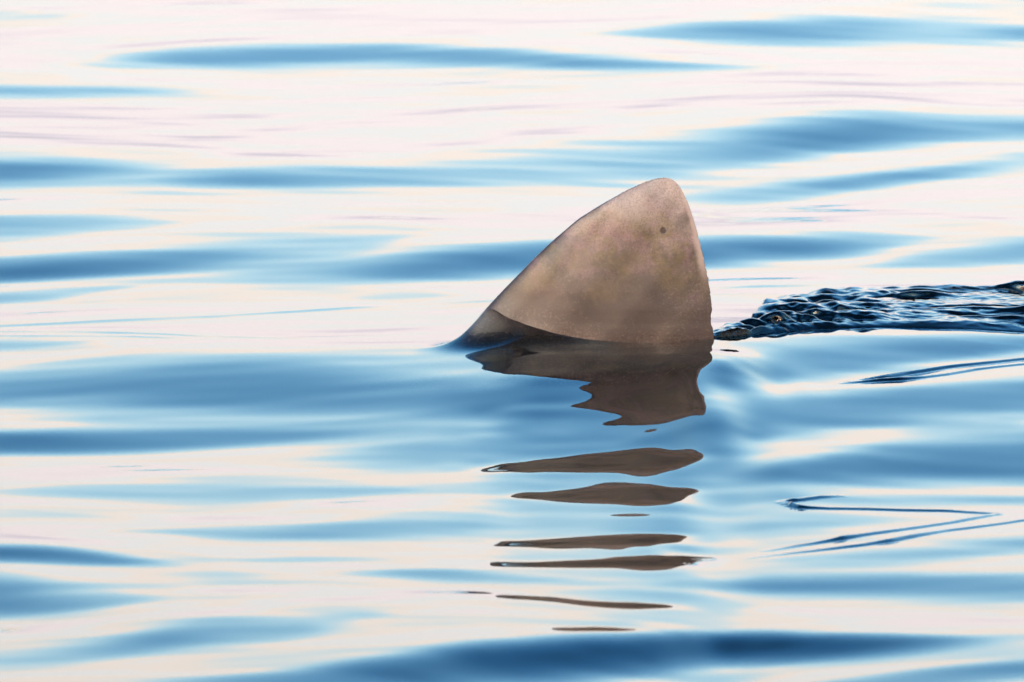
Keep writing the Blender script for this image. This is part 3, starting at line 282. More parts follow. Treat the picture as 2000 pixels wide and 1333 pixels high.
-1382,-1382,-1383,-1383,-1384,-1386,-1388,-1387,-1385,-1374,-1355,-1344,-1338,-1345,-1356,-1371,-1386,-1400,-1410,-1412,-1405,-1395,-1389,-1396,-1409,-1409,-1402,-1387,-1382,-1386,-1405,-1426,-1413,-1397,-1375,-1341,-1364,-1396,-1422,-1384,-1342,-1384,-1403,-1439,-1477,-1510,-1532,-1548,-1554,-1550,-1532,-1521,-1507,-1497,-1490,-1486,-1483,-1481,-1479,-1478,-1478,
-1361,-1361,-1361,-1362,-1363,-1364,-1365,-1365,-1363,-1355,-1347,-1329,-1318,-1320,-1329,-1342,-1355,-1367,-1376,-1377,-1369,-1361,-1359,-1371,-1381,-1388,-1391,-1370,-1367,-1363,-1376,-1463,-1413,-1403,-1378,-1326,-1380,-1365,-1382,-1354,-1303,-1360,-1391,-1424,-1451,-1481,-1500,-1516,-1519,-1520,-1500,-1507,-1514,-1500,-1497,-1491,-1490,-1487,-1486,-1485,-1485,
-1343,-1344,-1344,-1345,-1346,-1347,-1349,-1350,-1346,-1339,-1333,-1323,-1307,-1304,-1309,-1317,-1327,-1336,-1342,-1342,-1335,-1329,-1331,-1342,-1356,-1362,-1360,-1358,-1345,-1346,-1340,-1441,-1422,-1400,-1375,-1312,-1358,-1320,-1347,-1318,-1268,-1335,-1370,-1419,-1446,-1471,-1486,-1499,-1502,-1504,-1489,-1496,-1513,-1498,-1497,-1492,-1490,-1488,-1487,-1486,-1485,
-1327,-1327,-1328,-1328,-1329,-1330,-1331,-1332,-1330,-1329,-1326,-1319,-1310,-1298,-1299,-1303,-1309,-1315,-1317,-1315,-1309,-1305,-1308,-1320,-1330,-1340,-1349,-1341,-1333,-1325,-1311,-1401,-1390,-1376,-1349,-1277,-1296,-1278,-1309,-1275,-1209,-1295,-1342,-1401,-1437,-1468,-1485,-1497,-1501,-1502,-1492,-1495,-1502,-1494,-1491,-1487,-1485,-1483,-1482,-1481,-1481,
-1334,-1334,-1335,-1335,-1336,-1337,-1339,-1341,-1344,-1340,-1334,-1325,-1315,-1304,-1298,-1298,-1302,-1305,-1304,-1301,-1295,-1292,-1295,-1305,-1315,-1336,-1338,-1331,-1324,-1310,-1278,-1362,-1351,-1334,-1309,-1220,-1233,-1235,-1271,-1217,-1134,-1232,-1292,-1368,-1412,-1452,-1474,-1488,-1493,-1493,-1485,-1486,-1489,-1481,-1477,-1474,-1472,-1470,-1468,-1468,-1467,
-1312,-1312,-1312,-1313,-1314,-1315,-1318,-1322,-1327,-1329,-1328,-1324,-1317,-1310,-1304,-1299,-1300,-1300,-1298,-1293,-1286,-1282,-1284,-1293,-1309,-1325,-1330,-1320,-1316,-1293,-1236,-1327,-1305,-1297,-1256,-1194,-1168,-1189,-1229,-1153,-1055,-1157,-1220,-1314,-1368,-1419,-1448,-1466,-1472,-1473,-1465,-1463,-1464,-1458,-1453,-1450,-1448,-1446,-1444,-1443,-1443,
-1296,-1297,-1297,-1297,-1298,-1299,-1301,-1306,-1312,-1320,-1325,-1325,-1323,-1317,-1313,-1308,-1304,-1300,-1294,-1286,-1278,-1272,-1273,-1281,-1294,-1312,-1316,-1305,-1304,-1275,-1213,-1281,-1265,-1259,-1220,-1188,-1125,-1133,-1181,-1112,-1005,-1074,-1145,-1236,-1306,-1366,-1404,-1426,-1436,-1437,-1430,-1428,-1428,-1423,-1418,-1415,-1412,-1410,-1409,-1408,-1407,
-1302,-1302,-1302,-1303,-1303,-1304,-1306,-1310,-1317,-1325,-1331,-1333,-1333,-1331,-1327,-1322,-1316,-1309,-1300,-1288,-1278,-1271,-1270,-1274,-1286,-1300,-1302,-1291,-1289,-1275,-1230,-1256,-1249,-1243,-1212,-1175,-1118,-1074,-1128,-1080,-994,-1012,-1065,-1159,-1226,-1295,-1342,-1369,-1383,-1386,-1380,-1377,-1378,-1374,-1370,-1367,-1364,-1361,-1360,-1359,-1358,
-1306,-1306,-1306,-1306,-1306,-1307,-1310,-1314,-1320,-1328,-1336,-1342,-1345,-1345,-1343,-1338,-1330,-1320,-1307,-1293,-1279,-1269,-1265,-1267,-1278,-1289,-1287,-1282,-1261,-1293,-1257,-1267,-1255,-1239,-1215,-1153,-1130,-1033,-1055,-1071,-973,-1001,-991,-1086,-1146,-1217,-1266,-1298,-1315,-1321,-1315,-1314,-1316,-1314,-1310,-1307,-1303,-1301,-1299,-1298,-1298,
-1301,-1301,-1301,-1301,-1302,-1303,-1305,-1309,-1315,-1325,-1336,-1346,-1354,-1357,-1356,-1351,-1342,-1330,-1314,-1296,-1277,-1263,-1254,-1257,-1264,-1267,-1265,-1258,-1242,-1257,-1300,-1270,-1263,-1233,-1219,-1127,-1142,-989,-979,-1062,-964,-988,-964,-1010,-1076,-1138,-1190,-1220,-1240,-1248,-1243,-1241,-1245,-1245,-1242,-1238,-1235,-1232,-1231,-1229,-1229,
-1300,-1300,-1300,-1299,-1300,-1301,-1304,-1308,-1313,-1323,-1334,-1346,-1357,-1364,-1365,-1361,-1351,-1336,-1315,-1292,-1270,-1252,-1239,-1238,-1237,-1231,-1229,-1215,-1216,-1203,-1294,-1289,-1265,-1232,-1215,-1111,-1137,-929,-908,-1044,-958,-980,-953,-966,-1009,-1069,-1114,-1145,-1164,-1174,-1168,-1168,-1172,-1173,-1171,-1167,-1164,-1162,-1160,-1159,-1159,
-1294,-1294,-1294,-1294,-1294,-1295,-1298,-1303,-1310,-1319,-1330,-1343,-1355,-1363,-1366,-1362,-1351,-1334,-1312,-1289,-1266,-1245,-1231,-1212,-1205,-1191,-1184,-1169,-1169,-1160,-1237,-1263,-1246,-1232,-1197,-1105,-1078,-858,-841,-1024,-953,-976,-944,-952,-955,-1012,-1047,-1075,-1092,-1103,-1096,-1095,-1100,-1102,-1101,-1097,-1094,-1092,-1090,-1089,-1089,
-1276,-1276,-1276,-1275,-1275,-1276,-1280,-1290,-1300,-1311,-1322,-1334,-1348,-1356,-1361,-1357,-1347,-1331,-1311,-1288,-1265,-1241,-1221,-1200,-1175,-1156,-1141,-1124,-1124,-1111,-1183,-1206,-1187,-1199,-1156,-1079,-994,-793,-758,-1003,-937,-973,-939,-942,-931,-963,-995,-1013,-1029,-1038,-1030,-1028,-1032,-1035,-1034,-1030,-1028,-1025,-1024,-1023,-1023,
-1234,-1234,-1234,-1233,-1233,-1234,-1239,-1253,-1271,-1288,-1306,-1322,-1337,-1348,-1353,-1350,-1342,-1327,-1308,-1286,-1263,-1238,-1213,-1191,-1158,-1124,-1102,-1081,-1081,-1062,-1128,-1147,-1125,-1131,-1098,-1000,-910,-720,-662,-966,-918,-957,-937,-935,-919,-936,-951,-966,-976,-985,-972,-969,-972,-974,-974,-970,-968,-965,-964,-963,-963,
-1167,-1167,-1166,-1165,-1165,-1166,-1171,-1189,-1211,-1234,-1259,-1286,-1308,-1325,-1338,-1338,-1333,-1320,-1302,-1280,-1255,-1231,-1203,-1175,-1143,-1101,-1071,-1045,-1046,-1010,-1066,-1091,-1066,-1072,-1043,-919,-839,-637,-584,-887,-897,-939,-923,-930,-908,-919,-925,-930,-935,-942,-924,-919,-921,-922,-921,-918,-915,-914,-912,-912,-911,
-1088,-1088,-1088,-1087,-1086,-1088,-1093,-1110,-1131,-1155,-1182,-1214,-1245,-1270,-1293,-1300,-1299,-1292,-1281,-1265,-1244,-1219,-1191,-1156,-1118,-1076,-1044,-1015,-1014,-968,-1009,-1020,-988,-1001,-963,-862,-765,-561,-506,-828,-840,-917,-909,-914,-902,-898,-901,-907,-907,-914,-886,-879,-880,-879,-877,-874,-872,-871,-870,-869,-869,
-1015,-1015,-1015,-1014,-1014,-1014,-1019,-1031,-1048,-1068,-1092,-1125,-1161,-1189,-1220,-1231,-1235,-1234,-1230,-1222,-1211,-1192,-1166,-1130,-1089,-1044,-1008,-985,-971,-947,-950,-957,-936,-930,-909,-794,-699,-484,-455,-745,-789,-865,-889,-897,-890,-877,-871,-880,-877,-888,-857,-850,-848,-845,-842,-839,-838,-836,-835,-835,-835,
-982,-982,-981,-981,-981,-981,-984,-990,-999,-1010,-1022,-1043,-1076,-1107,-1139,-1151,-1157,-1159,-1159,-1156,-1150,-1135,-1112,-1079,-1041,-1002,-971,-950,-933,-909,-892,-914,-884,-871,-840,-728,-638,-416,-418,-672,-725,-808,-843,-866,-871,-853,-842,-849,-847,-853,-837,-829,-825,-820,-815,-813,-812,-811,-810,-809,-809,
-968,-968,-968,-967,-967,-967,-970,-977,-985,-993,-1002,-1013,-1025,-1043,-1074,-1082,-1088,-1090,-1091,-1089,-1084,-1072,-1052,-1027,-999,-967,-933,-915,-891,-882,-823,-840,-819,-796,-774,-656,-591,-356,-394,-604,-659,-745,-788,-816,-829,-822,-818,-818,-817,-815,-824,-816,-809,-802,-795,-793,-791,-791,-790,-790,-790,
-957,-957,-957,-956,-956,-956,-958,-964,-971,-979,-987,-999,-1013,-1017,-1042,-1048,-1053,-1053,-1052,-1049,-1044,-1033,-1016,-993,-962,-929,-895,-882,-854,-841,-751,-750,-738,-712,-693,-601,-546,-305,-378,-543,-593,-680,-725,-758,-774,-775,-783,-789,-793,-781,-808,-808,-800,-792,-784,-782,-781,-781,-780,-780,-780,
-962,-962,-962,-961,-961,-961,-962,-966,-970,-975,-981,-988,-1000,-1005,-1021,-1026,-1028,-1027,-1024,-1019,-1012,-999,-979,-954,-924,-895,-861,-844,-804,-784,-665,-654,-652,-637,-631,-563,-490,-270,-373,-483,-533,-615,-660,-693,-711,-719,-733,-746,-759,-758,-784,-791,-786,-779,-770,-768,-767,-767,-767,-767,-767,
-971,-970,-970,-970,-969,-969,-970,-972,-974,-977,-980,-985,-990,-994,-996,-998,-998,-995,-990,-984,-976,-963,-944,-921,-892,-857,-819,-789,-750,-697,-617,-600,-599,-580,-576,-506,-455,-208,-373,-437,-489,-552,-599,-626,-644,-655,-673,-692,-708,-716,-747,-760,-762,-760,-752,-750,-749,-749,-749,-750,-750,
-978,-978,-978,-977,-977,-976,-976,-977,-977,-978,-978,-981,-982,-983,-973,-972,-971,-968,-962,-955,-946,-931,-910,-882,-848,-809,-768,-731,-680,-616,-542,-503,-507,-502,-506,-459,-402,-135,-349,-390,-476,-501,-543,-563,-579,-590,-611,-630,-648,-661,-694,-714,-723,-726,-724,-722,-722,-722,-722,-722,-722,
-986,-986,-986,-985,-985,-984,-984,-983,-981,-980,-977,-977,-969,-970,-951,-947,-943,-937,-930,-921,-908,-889,-865,-833,-796,-754,-710,-666,-608,-535,-458,-410,-413,-407,-414,-404,-316,-79,-286,-332,-475,-472,-507,-505,-519,-528,-548,-567,-584,-596,-629,-654,-669,-678,-680,-678,-678,-678,-678,-679,-679,
-991,-991,-990,-990,-989,-988,-987,-983,-978,-973,-968,-962,-957,-950,-921,-912,-903,-895,-886,-874,-858,-837,-810,-776,-736,-694,-649,-601,-534,-461,-378,-326,-326,-328,-313,-332,-201,-46,-165,-282,-476,-448,-494,-474,-475,-471,-493,-507,-520,-530,-560,-586,-604,-616,-622,-621,-620,-621,-621,-622,-622,
-980,-980,-979,-978,-977,-976,-975,-970,-964,-959,-953,-948,-934,-913,-882,-867,-855,-843,-832,-817,-799,-776,-747,-711,-672,-631,-587,-537,-465,-399,-313,-208,-224,-223,-216,-237,-89,-13,-63,-224,-471,-436,-480,-457,-459,-440,-443,-457,-464,-469,-492,-517,-536,-550,-557,-556,-555,-556,-557,-557,-557,
-964,-964,-963,-962,-961,-960,-958,-952,-945,-938,-931,-916,-892,-868,-834,-813,-796,-782,-768,-751,-732,-707,-678,-643,-606,-569,-525,-479,-401,-360,-234,-170,-176,-172,-132,-186,12,-14,57,-145,-461,-419,-482,-444,-445,-425,-421,-417,-420,-420,-435,-455,-473,-485,-492,-491,-491,-491,-492,-492,-493,
-931,-930,-929,-928,-926,-924,-921,-912,-902,-892,-883,-866,-844,-815,-778,-753,-732,-714,-698,-680,-659,-635,-607,-575,-540,-508,-469,-424,-356,-317,-207,-157,-154,-133,-90,-117,59,10,141,-88,-408,-416,-465,-450,-437,-414,-406,-401,-391,-385,-391,-407,-421,-430,-434,-433,-433,-434,-435,-435,-435,
-874,-874,-873,-871,-869,-866,-863,-854,-845,-835,-824,-811,-788,-757,-718,-689,-664,-644,-625,-606,-586,-562,-536,-507,-478,-451,-420,-378,-323,-288,-185,-124,-125,-86,-49,-58,54,66,108,0,-345,-394,-449,-443,-437,-412,-395,-387,-379,-366,-365,-374,-384,-390,-391,-389,-389,-390,-391,-392,-392,
-819,-818,-817,-816,-813,-810,-806,-797,-787,-776,-764,-751,-729,-696,-657,-624,-596,-573,-553,-533,-513,-491,-467,-443,-421,-402,-377,-342,-302,-253,-157,-93,-93,-52,-26,-29,56,97,118,26,-264,-346,-427,-429,-433,-410,-395,-378,-367,-355,-352,-356,-362,-365,-362,-360,-360,-361,-362,-363,-363,
-765,-765,-763,-762,-759,-756,-751,-742,-731,-719,-706,-693,-671,-637,-596,-561,-531,-505,-484,-464,-444,-424,-404,-386,-371,-359,-342,-318,-273,-223,-121,-58,-61,-26,-7,-2,47,119,92,47,-187,-292,-371,-414,-417,-409,-394,-377,-365,-351,-345,-348,-352,-353,-346,-341,-343,-344,-345,-346,-346,
-719,-719,-718,-716,-714,-710,-705,-695,-682,-669,-653,-638,-615,-580,-539,-502,-470,-443,-420,-401,-382,-365,-348,-337,-329,-325,-315,-290,-245,-196,-81,-35,-34,-11,3,6,39,130,84,43,-116,-234,-309,-364,-404,-393,-391,-377,-362,-352,-343,-344,-343,-340,-327,-320,-323,-324,-325,-326,-326,
-683,-683,-682,-680,-677,-674,-668,-657,-643,-628,-611,-591,-565,-529,-489,-450,-417,-389,-365,-346,-329,-314,-301,-295,-296,-297,-285,-262,-219,-167,-58,-25,-23,-5,8,10,38,127,74,32,-64,-172,-247,-301,-354,-382,-372,-373,-363,-348,-343,-339,-337,-330,-314,-307,-310,-311,-312,-312,-313,
-657,-657,-656,-654,-652,-649,-642,-629,-615,-599,-579,-553,-524,-486,-446,-407,-372,-343,-319,-301,-285,-273,-262,-263,-268,-266,-257,-236,-195,-145,-31,-3,3,12,22,18,39,96,97,41,-33,-114,-184,-239,-286,-331,-358,-356,-356,-349,-338,-338,-330,-325,-315,-311,-313,-314,-315,-315,-315,
-641,-640,-639,-638,-635,-632,-625,-611,-596,-579,-557,-525,-491,-452,-411,-371,-336,-307,-282,-264,-250,-240,-232,-237,-239,-240,-230,-214,-173,-130,-16,7,2,8,13,11,33,74,102,64,-13,-67,-127,-175,-222,-261,-296,-336,-341,-340,-338,-333,-331,-322,-319,-316,-319,-320,-321,-321,-322,
-635,-634,-633,-632,-629,-625,-617,-603,-588,-569,-544,-505,-466,-426,-384,-344,-310,-279,-254,-237,-224,-215,-210,-212,-215,-215,-209,-193,-158,-114,-35,-9,-10,-4,1,3,28,58,104,76,15,-38,-75,-119,-157,-195,-228,-264,-320,-326,-328,-335,-327,-323,-318,-315,-317,-319,-320,-320,-321,
-636,-635,-634,-632,-630,-625,-617,-605,-587,-563,-533,-493,-450,-408,-365,-324,-290,-259,-234,-218,-205,-198,-192,-192,-195,-195,-191,-179,-150,-111,-49,-23,-19,-13,-8,-3,20,46,91,85,37,-7,-42,-70,-101,-129,-161,-195,-242,-304,-314,-323,-330,-320,-317,-314,-317,-318,-320,-320,-320,
-643,-643,-641,-639,-636,-630,-620,-602,-580,-554,-524,-486,-442,-397,-353,-311,-278,-246,-221,-207,-195,-189,-184,-183,-185,-185,-183,-174,-149,-112,-64,-38,-30,-23,-18,-10,10,35,74,82,53,19,-9,-35,-57,-75,-99,-128,-173,-223,-290,-309,-316,-322,-315,-312,-316,-317,-319,-319,-319,
-647,-646,-645,-642,-638,-632,-619,-600,-579,-555,-525,-487,-444,-397,-350,-301,-269,-240,-219,-207,-198,-194,-187,-187,-188,-188,-185,-175,-151,-116,-77,-54,-43,-36,-30,-20,-1,26,58,73,60,36,16,-2,-23,-35,-52,-72,-108,-154,-207,-281,-303,-307,-315,-311,-317,-317,-319,-319,-320,
-650,-650,-648,-645,-640,-634,-621,-603,-581,-556,-525,-487,-440,-389,-339,-290,-268,-241,-226,-215,-207,-205,-200,-200,-200,-198,-193,-178,-154,-124,-93,-71,-59,-50,-42,-29,-10,18,44,61,58,44,31,18,4,-11,-18,-34,-59,-99,-144,-200,-267,-293,-300,-305,-309,-312,-313,-314,-314,
-651,-650,-648,-644,-638,-630,-616,-597,-575,-549,-516,-472,-416,-365,-315,-293,-264,-246,-228,-220,-218,-222,-213,-215,-214,-211,-202,-182,-161,-135,-108,-87,-74,-63,-52,-37,-16,10,33,47,52,43,36,27,16,3,0,-10,-28,-64,-102,-144,-190,-248,-285,-289,-295,-296,-298,-299,-299,
-638,-637,-634,-630,-623,-613,-600,-583,-560,-530,-491,-440,-387,-336,-303,-287,-269,-240,-232,-225,-217,-220,-222,-224,-223,-218,-207,-188,-170,-145,-120,-99,-85,-72,-59,-43,-22,2,23,36,43,40,35,28,21,10,8,0,-14,-47,-86,-112,-142,-175,-233,-265,-266,-272,-273,-274,-274,
-616,-615,-611,-606,-598,-587,-573,-553,-528,-495,-454,-404,-354,-317,-304,-292,-259,-246,-225,-202,-204,-208,-228,-226,-227,-220,-209,-195,-177,-153,-129,-109,-94,-80,-66,-49,-28,-5,15,27,33,34,32,27,21,12,10,5,-9,-37,-71,-101,-117,-135,-167,-207,-210,-216,-217,-219,-220,
-580,-579,-575,-569,-560,-548,-534,-515,-489,-456,-416,-376,-343,-323,-307,-280,-253,-227,-206,-209,-211,-220,-228,-229,-228,-219,-209,-199,-181,-159,-137,-118,-103,-88,-72,-53,-32,-12,5,16,23,25,25,23,18,11,9,3,-9,-31,-59,-81,-102,-114,-133,-153,-159,-163,-164,-166,-166,
-541,-540,-536,-530,-521,-510,-496,-478,-455,-429,-402,-370,-334,-310,-294,-270,-229,-218,-223,-215,-218,-224,-236,-237,-234,-223,-211,-204,-187,-165,-144,-126,-110,-94,-76,-58,-39,-22,-8,2,10,15,17,16,12,7,4,-2,-13,-31,-52,-65,-81,-96,-113,-125,-130,-133,-135,-136,-136,
-509,-508,-505,-500,-494,-485,-475,-462,-444,-421,-390,-356,-331,-309,-280,-244,-235,-234,-225,-225,-227,-233,-245,-250,-246,-236,-220,-210,-191,-170,-151,-133,-116,-99,-81,-64,-49,-35,-23,-12,-3,4,7,8,6,1,-3,-9,-18,-33,-48,-54,-62,-75,-90,-103,-108,-112,-113,-114,-115,
-499,-498,-495,-491,-484,-476,-465,-450,-431,-409,-385,-355,-316,-286,-266,-259,-246,-237,-236,-233,-235,-240,-253,-262,-260,-252,-236,-216,-193,-174,-155,-138,-120,-103,-86,-71,-58,-46,-36,-26,-17,-9,-3,0,-1,-4,-9,-14,-23,-33,-43,-40,-41,-56,-69,-80,-85,-88,-90,-91,-91,
-484,-483,-480,-476,-469,-460,-450,-438,-420,-398,-367,-332,-310,-295,-281,-262,-249,-243,-238,-237,-241,-246,-257,-268,-268,-264,-247,-218,-195,-176,-158,-140,-122,-104,-88,-75,-65,-57,-50,-41,-31,-22,-15,-9,-7,-8,-12,-17,-24,-31,-36,-29,-24,-33,-45,-57,-63,-66,-68,-69,-69,
-471,-470,-467,-462,-455,-446,-434,-420,-403,-384,-365,-345,-321,-296,-275,-259,-246,-238,-238,-239,-242,-249,-258,-267,-269,-265,-248,-217,-194,-174,-155,-136,-118,-101,-88,-77,-71,-66,-63,-56,-45,-33,-26,-19,-14,-13,-16,-19,-25,-31,-33,-28,-23,-25,-30,-36,-40,-42,-44,-45,-45,
-452,-450,-447,-442,-435,-426,-418,-408,-395,-377,-355,-330,-307,-288,-273,-258,-246,-240,-234,-235,-244,-247,-257,-264,-265,-260,-242,-211,-188,-168,-150,-132,-114,-98,-86,-78,-74,-73,-73,-69,-60,-48,-38,-29,-25,-23,-25,-27,-31,-36,-37,-34,-29,-31,-36,-42,-44,-46,-46,-47,-47,
-434,-433,-430,-424,-417,-407,-397,-385,-372,-353,-334,-313,-289,-267,-248,-236,-226,-225,-234,-233,-235,-245,-249,-255,-256,-249,-231,-206,-185,-167,-148,-129,-111,-95,-84,-77,-76,-78,-81,-82,-78,-67,-55,-44,-38,-36,-37,-39,-42,-46,-48,-46,-43,-43,-46,-49,-51,-52,-54,-54,-54,
-412,-411,-408,-403,-396,-388,-381,-373,-362,-348,-331,-311,-289,-268,-248,-229,-217,-208,-205,-232,-239,-235,-243,-246,-246,-241,-227,-208,-188,-168,-149,-129,-110,-95,-84,-78,-78,-82,-88,-93,-94,-87,-74,-61,-52,-49,-49,-51,-55,-59,-61,-61,-60,-56,-55,-56,-57,-59,-59,-60,-60,
-405,-404,-402,-398,-393,-386,-378,-369,-358,-345,-331,-313,-291,-269,-247,-231,-220,-214,-210,-201,-227,-245,-238,-241,-244,-241,-229,-211,-191,-170,-151,-130,-110,-94,-83,-77,-78,-84,-93,-101,-104,-102,-90,-79,-68,-62,-61,-62,-66,-70,-73,-74,-74,-69,-64,-64,-64,-65,-66,-66,-67,
-412,-412,-410,-407,-403,-396,-386,-378,-367,-355,-341,-321,-295,-270,-247,-231,-221,-216,-214,-215,-204,-221,-245,-242,-242,-242,-233,-216,-194,-172,-151,-129,-106,-91,-80,-76,-77,-84,-96,-106,-110,-109,-101,-91,-80,-73,-68,-69,-72,-76,-79,-81,-82,-80,-73,-70,-70,-71,-72,-73,-73,
-429,-428,-426,-424,-420,-413,-403,-393,-381,-367,-351,-328,-297,-271,-249,-234,-224,-218,-215,-212,-216,-210,-213,-235,-246,-243,-233,-215,-190,-165,-145,-123,-102,-88,-79,-75,-77,-84,-98,-108,-113,-113,-106,-96,-87,-79,-73,-72,-73,-75,-77,-80,-82,-84,-83,-77,-76,-77,-78,-79,-79,
-446,-445,-443,-440,-437,-430,-422,-410,-395,-379,-361,-335,-302,-277,-251,-234,-222,-216,-212,-211,-208,-212,-212,-208,-226,-239,-230,-211,-183,-159,-140,-121,-98,-89,-80,-78,-79,-85,-102,-112,-115,-116,-110,-101,-93,-84,-78,-75,-73,-73,-73,-73,-76,-79,-83,-83,-82,-84,-84,-85,-85,
-462,-462,-460,-457,-452,-446,-437,-421,-405,-387,-368,-344,-308,-280,-250,-232,-218,-211,-207,-206,-207,-206,-206,-211,-214,-220,-215,-197,-167,-145,-131,-115,-100,-90,-83,-80,-82,-87,-106,-116,-118,-120,-114,-105,-98,-89,-83,-78,-74,-71,-69,-67,-68,-71,-75,-80,-82,-83,-84,-85,-86,
-473,-472,-470,-466,-461,-453,-441,-426,-410,-391,-371,-344,-316,-284,-246,-228,-212,-204,-200,-201,-203,-204,-204,-203,-215,-211,-201,-188,-157,-134,-118,-104,-102,-89,-85,-80,-84,-83,-110,-118,-117,-119,-112,-105,-98,-92,-85,-80,-75,-71,-67,-63,-61,-61,-64,-67,-69,-71,-72,-73,-73,
-474,-473,-470,-466,-460,-451,-439,-423,-405,-386,-362,-338,-311,-263,-244,-217,-203,-194,-191,-193,-198,-199,-199,-200,-195,-191,-183,-175,-153,-134,-119,-106,-100,-91,-87,-84,-85,-86,-97,-108,-107,-103,-104,-103,-96,-92,-87,-82,-77,-72,-66,-61,-56,-53,-52,-54,-55,-58,-59,-60,-60,
-462,-461,-458,-453,-445,-435,-422,-406,-385,-364,-337,-319,-286,-252,-232,-203,-188,-179,-178,-182,-188,-190,-189,-190,-174,-172,-166,-154,-145,-135,-121,-111,-105,-98,-95,-92,-90,-91,-92,-92,-94,-96,-99,-99,-92,-91,-87,-83,-77,-71,-64,-56,-49,-43,-43,-46,-49,-51,-52,-53,-53,
-436,-434,-430,-424,-415,-404,-390,-371,-349,-324,-301,-280,-271,-243,-215,-185,-168,-160,-158,-166,-174,-175,-176,-177,-169,-155,-150,-139,-147,-143,-130,-121,-114,-109,-106,-102,-102,-94,-103,-103,-96,-97,-96,-96,-88,-88,-85,-82,-77,-71,-63,-54,-46,-41,-43,-50,-54,-55,-57,-57,-58,
-397,-395,-391,-384,-375,-364,-349,-330,-308,-283,-262,-243,-235,-230,-202,-169,-153,-145,-143,-151,-159,-160,-162,-163,-162,-154,-145,-143,-150,-149,-139,-130,-123,-120,-116,-116,-110,-112,-89,-93,-105,-101,-102,-99,-86,-89,-86,-84,-80,-74,-65,-57,-49,-46,-51,-57,-60,-62,-63,-64,-64,
-358,-357,-353,-347,-339,-328,-314,-296,-277,-256,-235,-215,-203,-195,-192,-164,-148,-138,-135,-139,-144,-143,-145,-148,-149,-146,-142,-143,-149,-150,-144,-136,-129,-127,-126,-127,-122,-122,-96,-81,-87,-90,-92,-93,-92,-91,-90,-88,-84,-78,-70,-63,-56,-55,-59,-63,-67,-68,-70,-70,-71,
-332,-330,-327,-322,-316,-307,-295,-282,-266,-249,-227,-205,-186,-172,-160,-158,-143,-130,-124,-123,-123,-121,-122,-125,-129,-132,-132,-134,-142,-146,-141,-136,-131,-131,-132,-134,-132,-129,-109,-96,-87,-84,-85,-84,-96,-91,-93,-91,-88,-83,-75,-68,-63,-63,-67,-70,-73,-75,-76,-77,-77,
-323,-322,-320,-315,-310,-302,-291,-279,-264,-247,-226,-204,-184,-170,-151,-145,-132,-117,-106,-103,-98,-92,-91,-93,-97,-102,-112,-121,-131,-136,-134,-131,-128,-131,-134,-137,-137,-135,-119,-103,-95,-90,-89,-87,-92,-91,-92,-92,-91,-87,-80,-74,-71,-72,-74,-77,-79,-81,-82,-83,-83,
-315,-313,-310,-305,-298,-289,-279,-266,-250,-232,-213,-194,-174,-157,-141,-130,-116,-98,-87,-78,-66,-59,-54,-53,-54,-58,-72,-92,-110,-124,-126,-124,-124,-128,-133,-137,-139,-137,-125,-111,-100,-94,-91,-88,-90,-90,-92,-92,-91,-91,-86,-82,-81,-80,-82,-84,-86,-88,-89,-90,-90,
-282,-281,-276,-269,-259,-250,-239,-225,-206,-185,-169,-155,-141,-130,-121,-112,-98,-80,-65,-48,-32,-22,-13,-7,-1,0,-16,-43,-69,-95,-109,-115,-117,-123,-130,-135,-138,-138,-129,-116,-107,-100,-96,-91,-89,-93,-89,-89,-90,-93,-93,-89,-89,-89,-89,-91,-93,-94,-95,-96,-96,
-217,-214,-208,-199,-186,-177,-165,-149,-127,-103,-87,-76,-68,-67,-72,-78,-72,-60,-40,-15,4,16,28,40,53,63,55,27,-7,-44,-73,-93,-104,-113,-122,-128,-133,-135,-130,-119,-112,-106,-101,-94,-88,-88,-80,-81,-83,-90,-93,-94,-94,-96,-97,-98,-100,-101,-102,-103,-103,
-135,-133,-127,-118,-106,-96,-82,-66,-42,-17,2,14,19,15,3,-14,-23,-22,-9,16,39,53,67,84,105,126,128,107,73,29,-16,-51,-76,-94,-107,-117,-124,-129,-127,-119,-114,-110,-105,-98,-82,-71,-67,-66,-71,-80,-89,-95,-101,-104,-103,-104,-106,-107,-108,-109,-109,
-60,-58,-53,-44,-33,-22,-8,9,32,57,79,95,99,94,79,60,43,33,37,54,71,84,101,122,149,179,195,186,157,114,62,11,-27,-54,-75,-92,-105,-116,-119,-113,-110,-109,-103,-95,-73,-49,-46,-45,-52,-67,-79,-90,-101,-110,-112,-112,-114,-115,-116,-117,-117,
0,1,6,13,22,34,48,65,87,111,135,154,162,159,147,129,109,94,89,97,109,118,130,149,181,219,246,252,235,200,147,92,43,7,-21,-45,-65,-83,-97,-101,-102,-102,-99,-89,-70,-30,-19,-17,-25,-43,-67,-78,-91,-101,-108,-110,-114,-115,-118,-119,-119,
41,42,46,52,60,71,85,101,121,144,170,192,203,204,198,185,168,151,140,140,147,153,164,178,200,246,280,298,294,273,230,176,126,87,55,25,-2,-28,-54,-72,-86,-94,-92,-83,-65,-19,11,15,10,-11,-42,-66,-78,-87,-92,-92,-90,-93,-95,-96,-97,
63,64,67,72,78,90,103,116,136,160,186,210,225,232,232,226,214,201,188,183,184,188,195,210,222,259,301,324,332,323,296,254,209,172,140,109,79,50,13,-24,-51,-74,-80,-75,-55,-10,36,50,48,29,-5,-41,-63,-74,-81,-83,-84,-86,-88,-89,-89,
80,82,85,90,97,108,120,133,150,171,196,220,238,248,252,252,248,240,230,222,220,223,228,240,249,271,317,339,353,354,340,312,280,250,222,194,165,136,96,46,2,-33,-53,-57,-42,-1,52,83,86,72,41,-2,-34,-54,-65,-70,-71,-75,-77,-78,-79,
